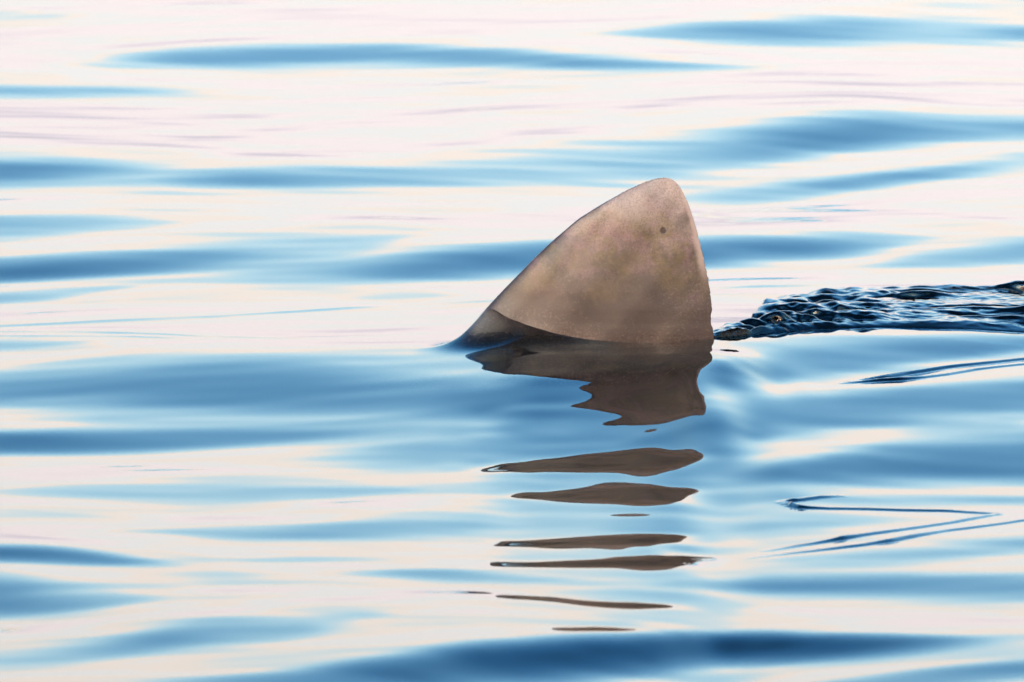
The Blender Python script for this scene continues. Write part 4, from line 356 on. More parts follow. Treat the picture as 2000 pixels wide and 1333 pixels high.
101,102,105,111,118,128,140,152,165,179,201,225,246,259,265,268,269,269,265,258,254,255,260,268,280,285,327,350,363,368,365,350,329,308,287,266,244,219,181,125,73,27,-7,-21,-19,10,63,107,121,114,90,49,10,-19,-39,-51,-53,-58,-60,-61,-62,
120,122,125,130,137,147,158,170,179,186,204,225,250,266,275,281,285,289,292,288,285,285,290,296,309,304,332,359,368,375,375,370,359,345,331,317,301,282,254,202,149,101,59,31,21,31,75,123,145,150,138,106,65,30,1,-19,-29,-35,-37,-39,-39,
140,142,145,150,157,167,177,188,192,198,210,227,248,268,280,290,299,306,312,314,312,313,318,324,334,331,334,365,369,377,378,378,372,364,355,346,336,324,304,265,220,175,131,97,74,68,88,136,162,175,176,160,124,87,54,28,10,3,0,-2,-2,
160,161,165,170,178,187,197,207,211,215,222,233,248,266,282,296,310,322,329,334,336,338,343,350,357,358,349,368,370,376,379,381,378,373,366,359,352,344,333,308,273,240,201,165,133,113,114,142,176,189,201,201,179,147,114,85,62,53,50,48,48,
185,186,190,196,204,214,224,234,238,240,242,246,255,268,285,304,322,337,347,352,357,360,365,372,379,381,371,372,372,374,379,382,382,378,373,367,361,354,345,330,309,285,257,224,192,160,151,156,184,201,215,225,218,197,172,146,122,112,109,107,107,
214,216,219,226,235,245,257,267,273,273,270,268,270,279,294,316,333,348,358,365,372,380,386,393,399,401,392,377,375,372,377,382,383,381,377,372,365,360,352,339,325,311,292,267,238,205,185,184,192,209,226,238,239,231,216,199,180,171,169,167,167,
248,250,253,260,270,282,295,307,313,313,306,298,291,295,305,323,341,354,362,373,382,394,403,411,416,418,406,387,379,373,377,382,385,383,379,373,366,360,354,342,331,321,310,293,270,238,215,207,201,220,239,252,252,247,243,236,228,222,220,218,218,
285,287,291,297,308,321,336,349,357,357,347,335,323,318,324,331,346,362,366,378,390,406,416,425,429,428,412,397,383,375,379,383,384,382,376,369,362,353,347,340,330,323,314,302,286,259,234,219,215,234,253,268,268,261,257,256,256,254,252,251,251,
324,326,330,336,348,363,379,393,403,402,391,377,361,350,352,354,359,371,374,383,396,414,424,432,436,431,413,398,383,378,381,384,384,379,372,363,353,342,333,329,323,317,312,303,290,268,245,228,230,248,270,286,285,283,283,280,277,276,274,274,273,
364,365,369,376,388,404,421,436,445,445,434,419,402,389,385,386,385,377,384,390,402,415,423,429,432,425,406,389,378,378,380,382,381,376,368,356,343,329,316,312,310,306,302,297,288,272,250,235,241,259,281,297,294,294,297,300,300,299,299,298,298,
403,404,408,414,426,443,459,472,479,478,468,455,439,424,416,409,397,389,394,399,406,411,417,420,421,412,393,375,370,374,376,377,376,371,362,350,335,318,300,293,292,292,291,289,283,271,253,240,250,269,293,309,302,301,308,312,318,322,321,321,321,
438,439,442,447,459,474,487,498,502,499,491,478,462,446,433,417,406,400,401,405,409,408,411,411,408,398,379,363,363,368,369,370,368,363,355,343,326,308,287,275,273,274,278,280,279,272,257,251,262,284,304,310,307,310,320,329,340,344,344,344,343,
466,466,469,474,485,497,507,513,514,511,504,492,476,459,442,425,415,408,408,411,413,409,409,407,400,387,370,357,360,363,363,362,359,354,347,334,318,298,275,260,254,255,261,269,273,272,264,264,277,292,299,299,306,323,336,354,366,370,371,370,370,
487,487,490,494,503,511,518,520,520,517,512,502,488,472,454,439,427,419,418,418,419,415,414,410,401,386,371,361,363,362,359,355,351,346,338,326,309,288,263,247,239,238,244,254,264,269,269,272,280,284,285,285,307,331,346,362,374,380,380,380,380,
501,501,503,507,514,519,522,523,522,520,517,510,499,484,470,455,443,434,430,429,428,425,422,418,409,395,382,373,371,366,359,352,346,339,330,318,300,276,252,233,227,225,230,240,252,260,265,269,271,271,272,280,310,330,345,358,368,372,373,373,373,
513,514,516,519,522,524,525,525,524,523,522,517,507,496,483,470,458,448,442,439,437,433,430,425,418,407,396,388,383,375,365,354,344,334,324,310,291,263,236,224,215,215,221,230,241,248,255,259,259,261,267,283,311,328,341,353,361,365,367,367,367,
518,518,519,520,521,521,521,521,521,522,524,522,516,506,495,482,469,458,450,445,441,437,433,428,422,414,405,398,393,384,372,359,346,333,320,305,283,252,217,211,207,205,211,220,231,237,244,249,252,260,271,289,312,327,338,346,353,358,359,360,360,
510,510,510,510,511,511,512,512,513,517,521,522,520,513,504,492,478,466,457,450,444,439,435,430,425,418,411,404,398,390,378,363,348,333,318,300,277,242,198,192,196,197,200,209,221,228,236,243,252,263,277,294,313,326,335,340,346,351,352,353,353,
514,514,514,512,512,511,510,509,511,515,519,522,522,518,510,501,486,472,462,454,448,442,437,434,430,424,418,411,405,395,382,367,350,333,316,297,273,233,185,172,177,184,190,197,210,219,229,240,253,267,282,299,317,330,337,339,341,345,346,346,346,
529,528,528,526,522,519,516,514,514,517,522,527,529,527,522,513,495,481,469,460,452,446,441,437,435,430,425,419,413,403,390,372,353,334,316,296,272,226,180,156,157,166,175,184,198,210,223,238,254,272,290,309,327,340,346,348,346,345,347,348,348,
541,541,540,538,532,527,523,519,519,522,528,535,541,541,541,533,513,498,484,472,462,454,447,443,440,435,430,425,419,410,397,380,360,340,319,299,274,226,188,153,141,148,157,170,184,202,219,239,260,281,302,322,340,353,362,365,366,367,369,369,370,
562,561,560,557,549,541,534,528,526,529,536,544,553,557,559,556,532,517,503,489,478,468,459,453,449,444,438,432,425,416,404,387,368,347,326,307,282,240,204,168,141,135,143,156,172,195,218,242,267,290,311,330,347,360,368,373,376,378,379,380,380,
593,592,590,587,578,568,558,548,541,542,547,556,566,572,577,577,551,536,521,507,495,485,475,467,462,455,448,441,434,424,411,394,375,355,334,317,298,265,229,190,161,139,136,147,164,190,217,244,271,294,314,331,346,358,366,371,374,376,377,377,377,
635,634,632,628,618,606,594,581,571,567,567,574,584,590,601,600,581,568,550,532,518,506,494,484,477,469,460,453,444,433,419,402,383,362,343,325,314,293,259,224,187,160,138,144,159,187,215,244,270,293,312,329,344,357,367,374,378,379,380,380,380,
688,687,684,680,670,658,645,630,616,607,602,604,610,618,629,632,625,613,598,578,560,543,527,512,499,489,479,470,460,448,433,414,392,370,351,334,326,315,289,261,224,191,155,147,159,184,212,240,267,291,311,329,345,359,370,376,378,378,378,378,378,
748,747,744,740,731,720,707,693,677,662,650,647,647,654,662,671,671,664,655,637,617,596,575,554,536,520,507,495,483,470,453,432,409,384,360,343,336,324,314,298,265,232,187,159,163,184,209,236,264,289,310,329,344,357,367,371,372,371,371,371,371,
810,809,806,802,796,787,776,763,748,729,711,701,693,697,699,708,714,713,711,697,677,654,630,606,583,563,545,529,514,497,478,455,431,404,377,354,346,335,327,327,306,277,233,189,173,189,210,236,261,287,308,326,341,352,361,365,366,366,365,365,365,
872,871,868,864,860,854,845,835,820,799,777,760,745,741,737,740,751,755,759,749,730,707,683,657,632,609,588,569,551,531,509,483,456,427,399,372,358,351,345,342,339,322,283,239,200,197,215,236,259,282,305,324,339,349,356,359,360,360,359,359,359,
928,927,924,921,919,915,908,900,887,865,841,818,797,785,774,768,779,787,795,790,773,751,727,702,677,654,631,610,590,568,543,514,484,454,423,395,374,368,368,362,358,358,332,295,249,222,224,242,261,281,304,325,339,348,352,354,355,354,353,353,352,
975,974,971,968,967,964,959,951,940,920,896,870,844,823,805,792,799,809,821,816,802,782,761,738,714,693,671,650,628,605,579,548,516,485,452,422,395,389,391,382,376,376,370,353,309,269,247,252,268,285,305,328,341,347,348,349,349,348,347,346,346,
1011,1010,1008,1005,1004,1001,996,988,977,960,938,910,881,854,829,814,817,827,841,835,822,804,784,763,742,724,704,685,664,642,615,584,551,518,485,453,421,412,415,401,391,390,390,391,374,330,293,277,279,296,311,331,343,346,345,344,344,343,341,340,340,
1037,1036,1034,1031,1029,1025,1020,1011,1000,985,965,937,907,876,848,833,833,842,852,847,838,821,802,781,762,746,731,714,696,676,651,619,586,554,520,487,453,437,433,417,404,398,407,407,412,398,354,323,305,308,322,335,347,346,342,339,339,337,336,334,333,
1054,1053,1051,1048,1045,1041,1036,1029,1018,1002,982,955,925,893,866,849,847,850,850,848,842,832,816,797,778,763,751,737,723,706,684,654,621,590,557,524,489,468,451,430,414,405,419,423,429,435,423,382,350,332,336,344,351,351,343,338,333,331,330,327,326,
1068,1067,1064,1062,1059,1055,1050,1043,1033,1018,998,972,942,909,882,863,859,852,842,840,836,831,821,807,791,777,765,754,745,732,714,687,656,625,594,563,529,504,480,448,428,410,425,434,446,451,457,446,408,373,357,359,359,359,352,346,339,332,327,324,323,
1086,1085,1082,1076,1068,1064,1059,1052,1042,1029,1011,987,958,927,897,878,871,853,832,828,825,823,817,808,797,789,780,769,762,754,741,718,689,661,632,601,570,543,515,474,443,420,426,437,455,470,474,476,467,428,392,377,373,367,362,357,350,340,334,331,329,
1108,1107,1104,1098,1088,1078,1068,1059,1048,1034,1017,995,969,940,911,894,884,856,823,816,813,811,808,803,797,793,792,784,779,772,764,747,721,695,668,640,611,586,555,510,463,435,431,440,455,476,493,494,495,483,442,405,390,382,375,374,365,354,346,342,340,
1130,1129,1126,1120,1110,1094,1079,1066,1052,1036,1019,997,970,944,920,905,890,862,818,806,801,800,798,796,794,793,800,799,795,791,784,773,751,728,703,678,652,628,599,554,496,453,444,446,458,476,496,512,512,510,495,447,412,402,393,397,388,380,373,368,367,
1134,1134,1132,1125,1113,1098,1082,1067,1052,1036,1016,991,963,939,919,902,885,860,820,799,793,790,790,789,791,791,803,813,811,811,803,796,779,759,736,714,692,671,644,601,541,482,458,457,464,479,498,514,531,528,522,496,442,423,409,410,400,392,385,382,381,
1126,1126,1124,1117,1106,1092,1077,1062,1047,1030,1007,979,952,931,910,891,875,850,823,802,791,786,785,787,789,792,801,818,823,825,822,815,804,787,767,748,729,713,689,652,594,526,480,470,473,483,500,517,531,547,539,527,484,450,429,429,417,406,397,393,392,
1112,1111,1109,1105,1096,1083,1068,1051,1036,1018,993,966,942,922,897,878,865,842,825,809,795,789,787,789,791,794,798,815,827,831,833,833,827,813,795,779,764,752,734,702,652,581,520,489,485,490,504,520,535,547,559,545,517,487,451,454,445,432,424,419,418,
1093,1093,1091,1088,1082,1072,1057,1039,1024,1003,978,954,932,910,883,866,858,839,826,811,799,792,790,790,791,793,793,806,823,834,841,845,848,836,820,807,797,788,776,752,709,645,573,523,501,500,509,524,538,551,560,565,537,521,482,475,470,457,448,443,442,
1075,1075,1073,1070,1065,1057,1045,1027,1009,987,964,943,922,897,872,857,850,839,828,810,798,791,788,788,788,789,788,796,817,834,849,857,864,858,842,832,825,821,815,799,766,711,640,573,530,515,520,532,546,556,563,570,559,540,515,498,498,481,472,467,466,
1057,1057,1055,1053,1048,1041,1031,1015,995,973,952,932,912,887,867,847,840,836,830,811,796,788,784,784,784,785,784,788,809,830,853,867,878,876,863,854,851,850,850,842,821,776,713,638,578,542,535,545,557,565,569,572,573,558,541,520,519,508,497,493,492,
1039,1039,1038,1036,1032,1025,1015,1002,981,962,943,923,903,881,862,838,828,828,828,814,795,787,782,781,781,782,783,784,801,823,851,872,887,887,878,873,872,876,880,880,871,840,784,715,641,588,562,562,572,577,579,576,581,571,564,533,524,519,513,510,509,
1021,1021,1020,1019,1016,1010,1001,989,971,954,936,917,898,877,858,832,815,817,821,815,796,786,781,780,782,784,787,787,796,814,843,868,885,892,888,889,891,897,906,914,915,898,855,792,720,651,608,594,591,593,594,588,591,581,576,549,533,527,521,519,518,
1004,1003,1002,1002,1000,995,987,977,963,949,932,913,895,876,855,827,805,806,811,814,799,787,783,783,787,791,797,799,798,809,832,858,876,888,894,900,905,915,928,942,953,949,920,868,800,731,671,643,627,614,610,604,605,597,590,570,555,550,545,542,541,
986,986,985,986,985,982,975,967,956,944,929,911,895,877,853,826,799,795,800,809,803,792,789,791,797,805,812,817,811,813,822,846,863,880,895,906,915,927,945,965,984,992,977,939,879,812,749,707,679,653,632,622,620,611,605,589,576,572,567,566,565,
976,975,973,975,976,974,968,961,951,939,925,908,892,877,854,828,798,787,790,800,805,798,797,800,808,817,825,829,826,820,818,835,852,870,891,908,921,937,959,983,1009,1027,1025,1000,953,892,829,780,742,706,674,648,639,629,624,611,600,598,597,595,594,
995,994,991,991,988,982,973,962,949,936,920,904,887,873,854,830,803,785,782,791,801,802,802,807,814,823,830,834,832,826,818,827,841,861,887,909,928,947,972,998,1027,1054,1063,1051,1017,966,907,853,809,766,727,694,672,660,657,647,640,639,640,638,637,
1019,1018,1015,1014,1007,998,986,971,955,937,918,900,880,865,851,831,808,788,780,783,794,800,803,809,816,824,831,835,833,828,820,822,834,855,885,913,936,959,983,1011,1041,1074,1093,1091,1069,1030,978,924,874,828,785,749,726,710,707,698,691,691,692,689,689,
1028,1027,1024,1017,1009,999,988,975,959,940,918,897,874,856,845,830,811,795,783,777,786,796,802,809,817,825,832,835,834,830,823,822,832,854,888,919,945,967,992,1020,1053,1088,1114,1122,1110,1081,1038,985,934,886,842,806,784,769,764,755,748,747,746,744,743,
1030,1029,1025,1014,1004,993,982,970,955,938,917,894,870,848,837,826,813,801,792,777,779,791,800,810,819,828,835,838,837,833,828,827,836,859,892,925,952,976,999,1027,1062,1099,1127,1143,1140,1120,1085,1036,985,938,894,859,839,827,820,810,803,800,799,797,796,
1020,1019,1015,1005,994,983,972,960,946,930,910,888,865,841,828,819,812,804,801,785,776,786,797,808,820,830,838,841,841,837,834,834,842,863,896,932,961,985,1007,1034,1069,1106,1136,1155,1161,1147,1120,1076,1027,980,937,904,886,876,868,859,852,848,846,844,843,
1004,1003,999,991,981,971,960,948,935,920,900,879,857,835,819,811,807,803,804,793,778,782,793,804,817,830,840,845,844,841,838,839,847,868,901,941,972,995,1015,1041,1074,1109,1140,1162,1172,1165,1145,1105,1058,1013,972,940,923,912,905,898,891,887,885,883,882,
988,987,984,977,968,958,948,936,923,909,890,869,848,827,811,802,799,798,800,796,782,782,790,800,813,827,841,849,850,846,843,844,853,873,906,952,984,1005,1023,1046,1077,1111,1142,1165,1178,1174,1159,1124,1080,1038,997,966,948,937,931,925,920,917,915,913,913,
973,971,968,962,955,946,936,925,911,897,880,860,839,819,804,793,790,790,793,793,788,787,791,797,808,822,838,851,856,853,849,851,860,880,912,960,995,1015,1030,1052,1081,1112,1141,1164,1177,1179,1166,1136,1096,1055,1014,984,965,954,949,944,940,938,937,937,936,
957,956,953,948,942,934,924,913,900,885,870,851,832,813,798,787,782,782,784,788,792,794,796,798,804,815,831,847,858,860,856,859,868,886,917,960,998,1022,1038,1059,1085,1111,1137,1160,1174,1177,1169,1144,1108,1069,1027,997,977,967,963,960,958,957,957,958,957,
942,941,939,935,929,922,913,902,889,874,858,842,824,808,794,784,777,775,776,783,796,801,803,803,803,809,821,839,855,863,863,866,875,892,920,952,991,1021,1042,1063,1085,1109,1132,1153,1168,1173,1167,1146,1115,1079,1037,1007,987,977,973,970,968,967,966,967,966,
927,926,924,921,916,910,901,891,878,863,847,832,817,802,790,781,775,772,771,782,800,806,809,809,807,805,812,827,846,861,867,872,882,899,921,942,978,1012,1042,1063,1083,1104,1125,1146,1162,1168,1164,1144,1115,1082,1041,1011,992,980,975,970,967,966,967,967,967,
912,911,910,908,904,898,890,880,867,852,837,823,809,797,786,779,775,773,771,784,801,808,812,813,810,805,805,816,834,853,866,874,885,902,920,934,964,999,1036,1061,1079,1099,1119,1139,1155,1162,1156,1136,1107,1076,1040,1011,990,978,970,965,963,962,963,964,964,
897,896,896,895,892,887,880,870,856,842,828,815,803,791,782,777,774,774,775,786,801,809,813,815,813,807,802,807,822,842,860,870,883,901,918,928,951,985,1025,1054,1073,1093,1113,1133,1148,1153,1144,1123,1095,1066,1034,1007,986,972,962,956,955,955,956,957,957,
886,885,884,883,880,876,870,860,847,834,821,808,796,786,778,774,773,775,779,789,802,810,816,819,818,813,805,802,811,830,850,862,878,897,914,924,942,973,1011,1044,1065,1085,1105,1124,1139,1141,1131,1109,1081,1053,1027,1001,979,964,953,947,945,945,946,947,947,
880,879,878,875,871,866,860,851,840,828,815,803,792,783,776,773,774,778,784,795,807,817,823,827,827,822,814,805,806,820,839,854,871,892,911,922,938,964,998,1032,1055,1076,1097,1116,1129,1130,1119,1096,1068,1041,1020,995,973,954,943,938,936,936,937,938,938,
883,882,880,875,870,863,855,847,836,825,812,800,790,782,776,774,778,786,795,805,816,825,831,835,835,832,826,816,809,814,830,846,866,889,908,922,937,961,989,1020,1045,1067,1089,1108,1120,1121,1111,1089,1061,1033,1015,992,968,946,933,928,926,926,927,928,928,
900,899,894,888,881,872,862,851,840,827,814,801,791,784,780,780,786,795,805,813,822,829,835,838,840,839,835,828,819,816,826,842,863,887,907,923,939,961,987,1013,1038,1062,1084,1102,1113,1115,1105,1086,1059,1033,1015,992,966,942,925,917,916,917,918,919,919,
922,921,916,909,899,888,876,864,850,836,821,808,797,789,784,784,791,802,813,818,824,829,834,838,840,841,840,837,832,826,829,844,864,887,908,925,943,966,990,1012,1036,1060,1082,1099,1109,1110,1102,1084,1060,1036,1018,996,970,944,923,910,907,907,908,910,909,
954,952,947,940,930,917,901,886,871,854,837,821,808,799,791,791,796,807,818,820,824,828,832,836,839,842,844,844,842,838,837,848,866,889,912,931,951,974,996,1016,1038,1062,1083,1099,1108,1108,1099,1082,1060,1039,1020,999,975,950,929,914,907,905,903,903,902,
993,991,987,981,971,958,942,925,908,889,869,849,833,820,809,806,807,817,824,824,826,827,831,835,840,845,849,851,852,849,847,855,871,896,921,940,960,984,1005,1023,1043,1067,1087,1101,1107,1105,1096,1080,1060,1040,1021,1000,978,955,935,921,914,909,904,899,899,
1033,1031,1029,1024,1016,1005,990,974,956,936,914,892,874,858,847,838,834,833,831,831,829,829,832,837,842,849,855,860,863,862,859,864,878,904,928,949,969,994,1014,1030,1048,1070,1088,1100,1104,1100,1090,1075,1057,1039,1021,1001,979,956,936,920,911,903,895,891,890,
1069,1068,1065,1062,1055,1045,1033,1018,1001,982,961,940,919,899,881,863,852,845,842,839,834,833,835,840,847,855,864,871,877,877,871,874,888,910,931,953,974,998,1018,1032,1050,1071,1086,1096,1098,1093,1082,1068,1051,1034,1017,999,979,957,935,916,902,893,886,881,880,
1096,1094,1092,1088,1081,1071,1058,1045,1029,1012,993,973,949,922,898,877,863,857,856,848,842,839,841,846,854,864,876,886,896,896,887,888,902,917,932,952,972,994,1015,1031,1051,1069,1082,1090,1090,1084,1073,1058,1042,1025,1010,993,976,956,935,913,893,883,876,871,870,
1120,1119,1114,1106,1099,1088,1075,1062,1047,1030,1012,992,968,943,918,893,875,870,869,857,850,846,847,853,863,875,889,902,915,918,906,906,917,926,936,952,969,987,1009,1028,1049,1065,1078,1084,1083,1076,1065,1050,1033,1017,1001,985,969,952,932,911,887,871,866,861,859,
1145,1144,1138,1127,1117,1104,1089,1074,1058,1041,1023,1004,982,958,934,909,886,878,873,861,854,850,851,856,867,879,893,906,920,928,920,920,929,936,945,957,971,984,1004,1026,1047,1062,1074,1079,1078,1071,1059,1044,1028,1011,994,978,962,946,928,908,884,863,854,850,849,
1169,1168,1163,1153,1140,1125,1108,1089,1069,1049,1028,1007,984,963,942,920,894,876,865,856,850,848,850,856,866,877,888,900,913,925,928,931,941,949,957,967,978,988,1004,1027,1046,1060,1071,1076,1075,1067,1056,1043,1027,1010,993,976,959,943,926,906,883,861,846,840,838,
1177,1176,1171,1164,1154,1142,1128,1108,1086,1061,1034,1008,983,963,943,923,899,872,854,848,845,847,852,859,868,875,883,892,902,915,930,945,956,965,972,981,990,998,1010,1028,1044,1057,1068,1073,1072,1065,1055,1043,1029,1015,999,982,964,946,928,909,888,866,850,839,837,
1177,1176,1173,1167,1159,1151,1139,1123,1103,1076,1045,1013,985,962,942,923,902,872,848,845,845,851,859,867,874,879,884,890,897,910,937,961,973,982,989,996,1003,1009,1016,1028,1040,1052,1062,1068,1067,1061,1053,1043,1032,1020,1006,991,974,958,940,923,902,884,872,864,860,
1180,1179,1176,1171,1164,1157,1147,1133,1115,1090,1057,1022,988,964,944,925,905,878,853,852,854,860,868,876,883,889,893,898,903,917,951,976,988,997,1004,1010,1016,1020,1022,1028,1034,1043,1054,1061,1061,1056,1050,1042,1034,1023,1011,997,982,966,952,939,927,911,897,887,884,
1177,1176,1174,1171,1166,1160,1152,1140,1124,1100,1067,1030,994,970,949,931,912,887,866,862,864,870,877,886,893,900,905,912,920,937,967,988,1002,1011,1020,1027,1032,1034,1033,1033,1031,1035,1043,1053,1054,1050,1045,1040,1034,1025,1015,1001,984,968,954,943,936,930,922,914,911,
1167,1167,1166,1164,1161,1156,1151,1142,1129,1108,1074,1036,1004,980,958,940,922,901,882,877,878,882,889,897,906,914,921,930,939,956,981,1001,1016,1030,1046,1057,1062,1062,1057,1052,1044,1037,1034,1046,1047,1043,1040,1037,1033,1026,1017,1003,986,968,951,938,930,926,924,924,923,
1157,1157,1157,1156,1154,1150,1146,1139,1130,1113,1078,1045,1017,993,971,953,936,917,900,895,895,898,904,912,920,928,936,946,957,974,996,1019,1042,1069,1092,1107,1111,1108,1101,1090,1075,1059,1037,1042,1041,1037,1036,1034,1032,1027,1019,1006,989,969,949,933,923,917,916,916,917,
1148,1148,1149,1149,1147,1145,1141,1135,1129,1117,1083,1064,1037,1012,987,968,951,934,918,913,912,914,919,926,935,943,952,963,975,993,1019,1052,1090,1127,1152,1165,1167,1160,1149,1132,1111,1087,1061,1044,1039,1035,1034,1033,1032,1028,1020,1009,992,972,951,933,920,914,914,918,920,
1151,1151,1150,1148,1145,1141,1137,1132,1128,1121,1104,1091,1069,1043,1015,993,974,954,938,931,930,932,936,942,951,960,969,981,997,1022,1058,1104,1153,1192,1212,1218,1213,1200,1181,1157,1132,1103,1080,1050,1038,1035,1033,1033,1032,1029,1021,1010,995,976,955,937,924,920,923,932,936,
1179,1176,1168,1160,1151,1143,1136,1131,1127,1127,1135,1121,1110,1085,1058,1034,1013,989,969,957,952,951,954,961,970,979,991,1010,1035,1068,1113,1167,1219,1249,1257,1253,1239,1219,1196,1169,1142,1111,1085,1056,1041,1037,1034,1034,1032,1029,1021,1010,995,977,958,941,929,927,932,942,946,
1195,1191,1183,1172,1160,1147,1137,1130,1127,1130,1153,1154,1151,1136,1112,1089,1067,1041,1017,1000,989,983,982,986,995,1009,1029,1056,1088,1128,1176,1230,1271,1284,1282,1272,1255,1233,1206,1174,1145,1115,1088,1061,1045,1039,1036,1035,1033,1029,1021,1009,994,975,956,940,929,925,930,937,939,
1189,1187,1183,1174,1163,1150,1137,1130,1127,1133,1156,1177,1187,1184,1170,1151,1130,1105,1080,1059,1043,1033,1028,1029,1037,1056,1083,1116,1152,1192,1237,1280,1301,1302,1297,1284,1264,1238,1209,1176,1146,1116,1089,1064,1048,1041,1037,1036,1034,1030,1022,1010,994,975,954,936,923,918,920,925,928,
1181,1179,1176,1171,1162,1150,1137,1129,1128,1136,1158,1190,1212,1223,1222,1212,1195,1173,1149,1127,1109,1096,1088,1087,1094,1117,1148,1181,1215,1249,1284,1309,1316,1315,1307,1290,1266,1237,1207,1175,1147,1118,1091,1068,1052,1043,1038,1037,1035,1030,1022,1011,996,977,956,935,919,910,909,914,918,
1172,1171,1168,1165,1161,1151,1139,1132,1131,1142,1164,1199,1228,1247,1261,1260,1250,1234,1215,1195,1177,1164,1156,1153,1160,1183,1212,1241,1267,1291,1312,1324,1328,1325,1314,1294,1266,1234,1202,1172,1146,1120,1094,1072,1056,1046,1041,1039,1037,1032,1024,1012,998,980,960,940,921,909,904,905,908,
1164,1163,1161,1158,1156,1151,1141,1136,1137,1149,1171,1203,1239,1262,1285,1293,1288,1279,1266,1251,1237,1226,1219,1218,1224,1244,1266,1286,1302,1315,1327,1335,1337,1332,1320,1299,1270,1234,1198,1169,1145,1121,1097,1078,1063,1052,1045,1042,1040,1035,1026,1015,1001,983,964,944,925,911,904,901,899,
1156,1155,1154,1152,1151,1149,1143,1140,1143,1155,1176,1206,1242,1269,1295,1310,1311,1307,1299,1289,1280,1273,1269,1269,1275,1288,1301,1312,1322,1330,1339,1343,1342,1336,1325,1305,1276,1237,1199,1171,1147,1124,1101,1084,1069,1058,1051,1047,1044,1038,1030,1018,1004,987,967,945,926,910,900,894,889,
1148,1147,1147,1146,1146,1146,1143,1143,1148,1161,1181,1207,1238,1266,1294,1314,1322,1323,1318,1311,1305,1301,1300,1302,1308,1314,1321,1330,1337,1342,1346,1348,1344,1338,1328,1311,1282,1242,1206,1178,1154,1131,1109,1091,1077,1065,1057,1053,1050,1043,1034,1022,1007,991,971,948,924,905,891,882,878,
1140,1140,1140,1140,1141,1143,1144,1146,1153,1166,1185,1206,1231,1259,1284,1307,1321,1328,1330,1327,1322,1319,1318,1321,1327,1332,1338,1345,1350,1350,1350,1348,1344,1341,1331,1315,1285,1248,1216,1189,1167,1144,1122,1104,1089,1076,1067,1062,1058,1051,1041,1029,1012,995,975,952,925,900,881,870,868,
1132,1132,1132,1134,1136,1140,1144,1149,1158,1172,1190,1207,1226,1251,1274,1295,1311,1322,1331,1334,1335,1334,1335,1338,1343,1348,1353,1359,1360,1355,1352,1348,1346,1344,1334,1319,1289,1258,1230,1205,1185,1163,1142,1122,1106,1090,1080,1076,1072,1064,1053,1039,1020,1001,980,958,931,903,879,862,859,
1124,1124,1125,1128,1131,1137,1144,1151,1162,1178,1196,1213,1228,1248,1267,1284,1299,1313,1325,1334,1340,1344,1347,1351,1357,1362,1367,1372,1372,1361,1354,1351,1350,1349,1340,1324,1298,1275,1252,1233,1215,1196,1174,1151,1131,1112,1098,1093,1089,1082,1071,1055,1034,1012,990,967,943,916,892,872,864,
1116,1116,1118,1121,1125,1133,1143,1153,1166,1184,1204,1222,1238,1255,1270,1281,1293,1306,1318,1330,1339,1347,1354,1360,1365,1370,1375,1379,1382,1369,1360,1358,1357,1358,1349,1334,1318,1304,1289,1275,1259,1241,1219,1194,1168,1144,1126,1117,1112,1104,1093,1076,1052,1028,1004,982,960,936,915,896,889,
1108,1109,1111,1114,1120,1129,1141,1153,1170,1191,1213,1233,1252,1269,1283,1291,1298,1307,1318,1329,1339,1348,1355,1361,1365,1368,1372,1376,1381,1375,1368,1367,1367,1369,1363,1356,1355,1349,1340,1329,1316,1299,1276,1248,1217,1188,1164,1150,1141,1131,1120,1102,1074,1046,1021,998,980,960,937,920,913,
1099,1101,1103,1108,1114,1124,1138,1154,1174,1198,1223,1246,1266,1283,1296,1304,1309,1316,1325,1334,1343,1350,1356,1359,1361,1361,1363,1367,1372,1374,1375,1376,1378,1379,1385,1394,1399,1398,1394,1387,1376,1361,1339,1310,1277,1243,1212,1191,1177,1165,1152,1134,1105,1072,1040,1016,995,977,959,944,938,
1091,1092,1096,1101,1108,1118,1134,1153,1178,1206,1233,1257,1276,1291,1303,1311,1317,1324,1332,1340,1348,1354,1358,1360,1359,1357,1355,1357,1361,1371,1380,1383,1386,1388,1401,1419,1434,1442,1444,1442,1434,1422,1402,1373,1339,1304,1269,1240,1219,1204,1189,1171,1145,1112,1075,1044,1021,999,980,966,962,
1083,1084,1088,1093,1101,1112,1129,1153,1181,1212,1239,1261,1278,1293,1304,1313,1320,1328,1336,1345,1354,1360,1363,1364,1362,1357,1352,1351,1354,1370,1382,1387,1391,1395,1409,1428,1455,1472,1483,1487,1485,1476,1460,1434,1401,1365,1327,1293,1266,1246,1230,1212,1190,1161,1125,1089,1060,1035,1013,998,993,
1074,1076,1080,1086,1094,1105,1123,1152,1184,1215,1240,1260,1277,1291,1303,1313,1322,1332,1342,1352,1361,1367,1369,1369,1366,1360,1355,1351,1353,1370,1383,1389,1393,1399,1413,1432,1462,1489,1508,1520,1522,1519,1508,1487,1458,1424,1386,1346,1313,1290,1272,1254,1236,1214,1184,1147,1113,1082,1056,1039,1033,
1065,1067,1072,1078,1087,1098,1120,1152,1183,1213,1238,1257,1274,1289,1302,1314,1326,1337,1349,1361,1369,1374,1375,1372,1368,1363,1357,1354,1356,1371,1382,1388,1393,1401,1414,1433,1462,1496,1522,1540,1548,1550,1545,1529,1505,1476,1439,1398,1360,1333,1313,1295,1280,1264,1241,1208,1170,1136,1106,1086,1079,
1055,1058,1063,1071,1079,1092,1118,1149,1179,1209,1235,1254,1272,1288,1303,1317,1330,1343,1356,1368,1376,1379,1378,1374,1368,1363,1358,1355,1358,1369,1379,1385,1391,1399,1412,1432,1459,1498,1530,1552,1564,1570,1570,1560,1542,1517,1485,1444,1404,1374,1351,1332,1319,1305,1288,1260,1224,1189,1158,1135,1126,
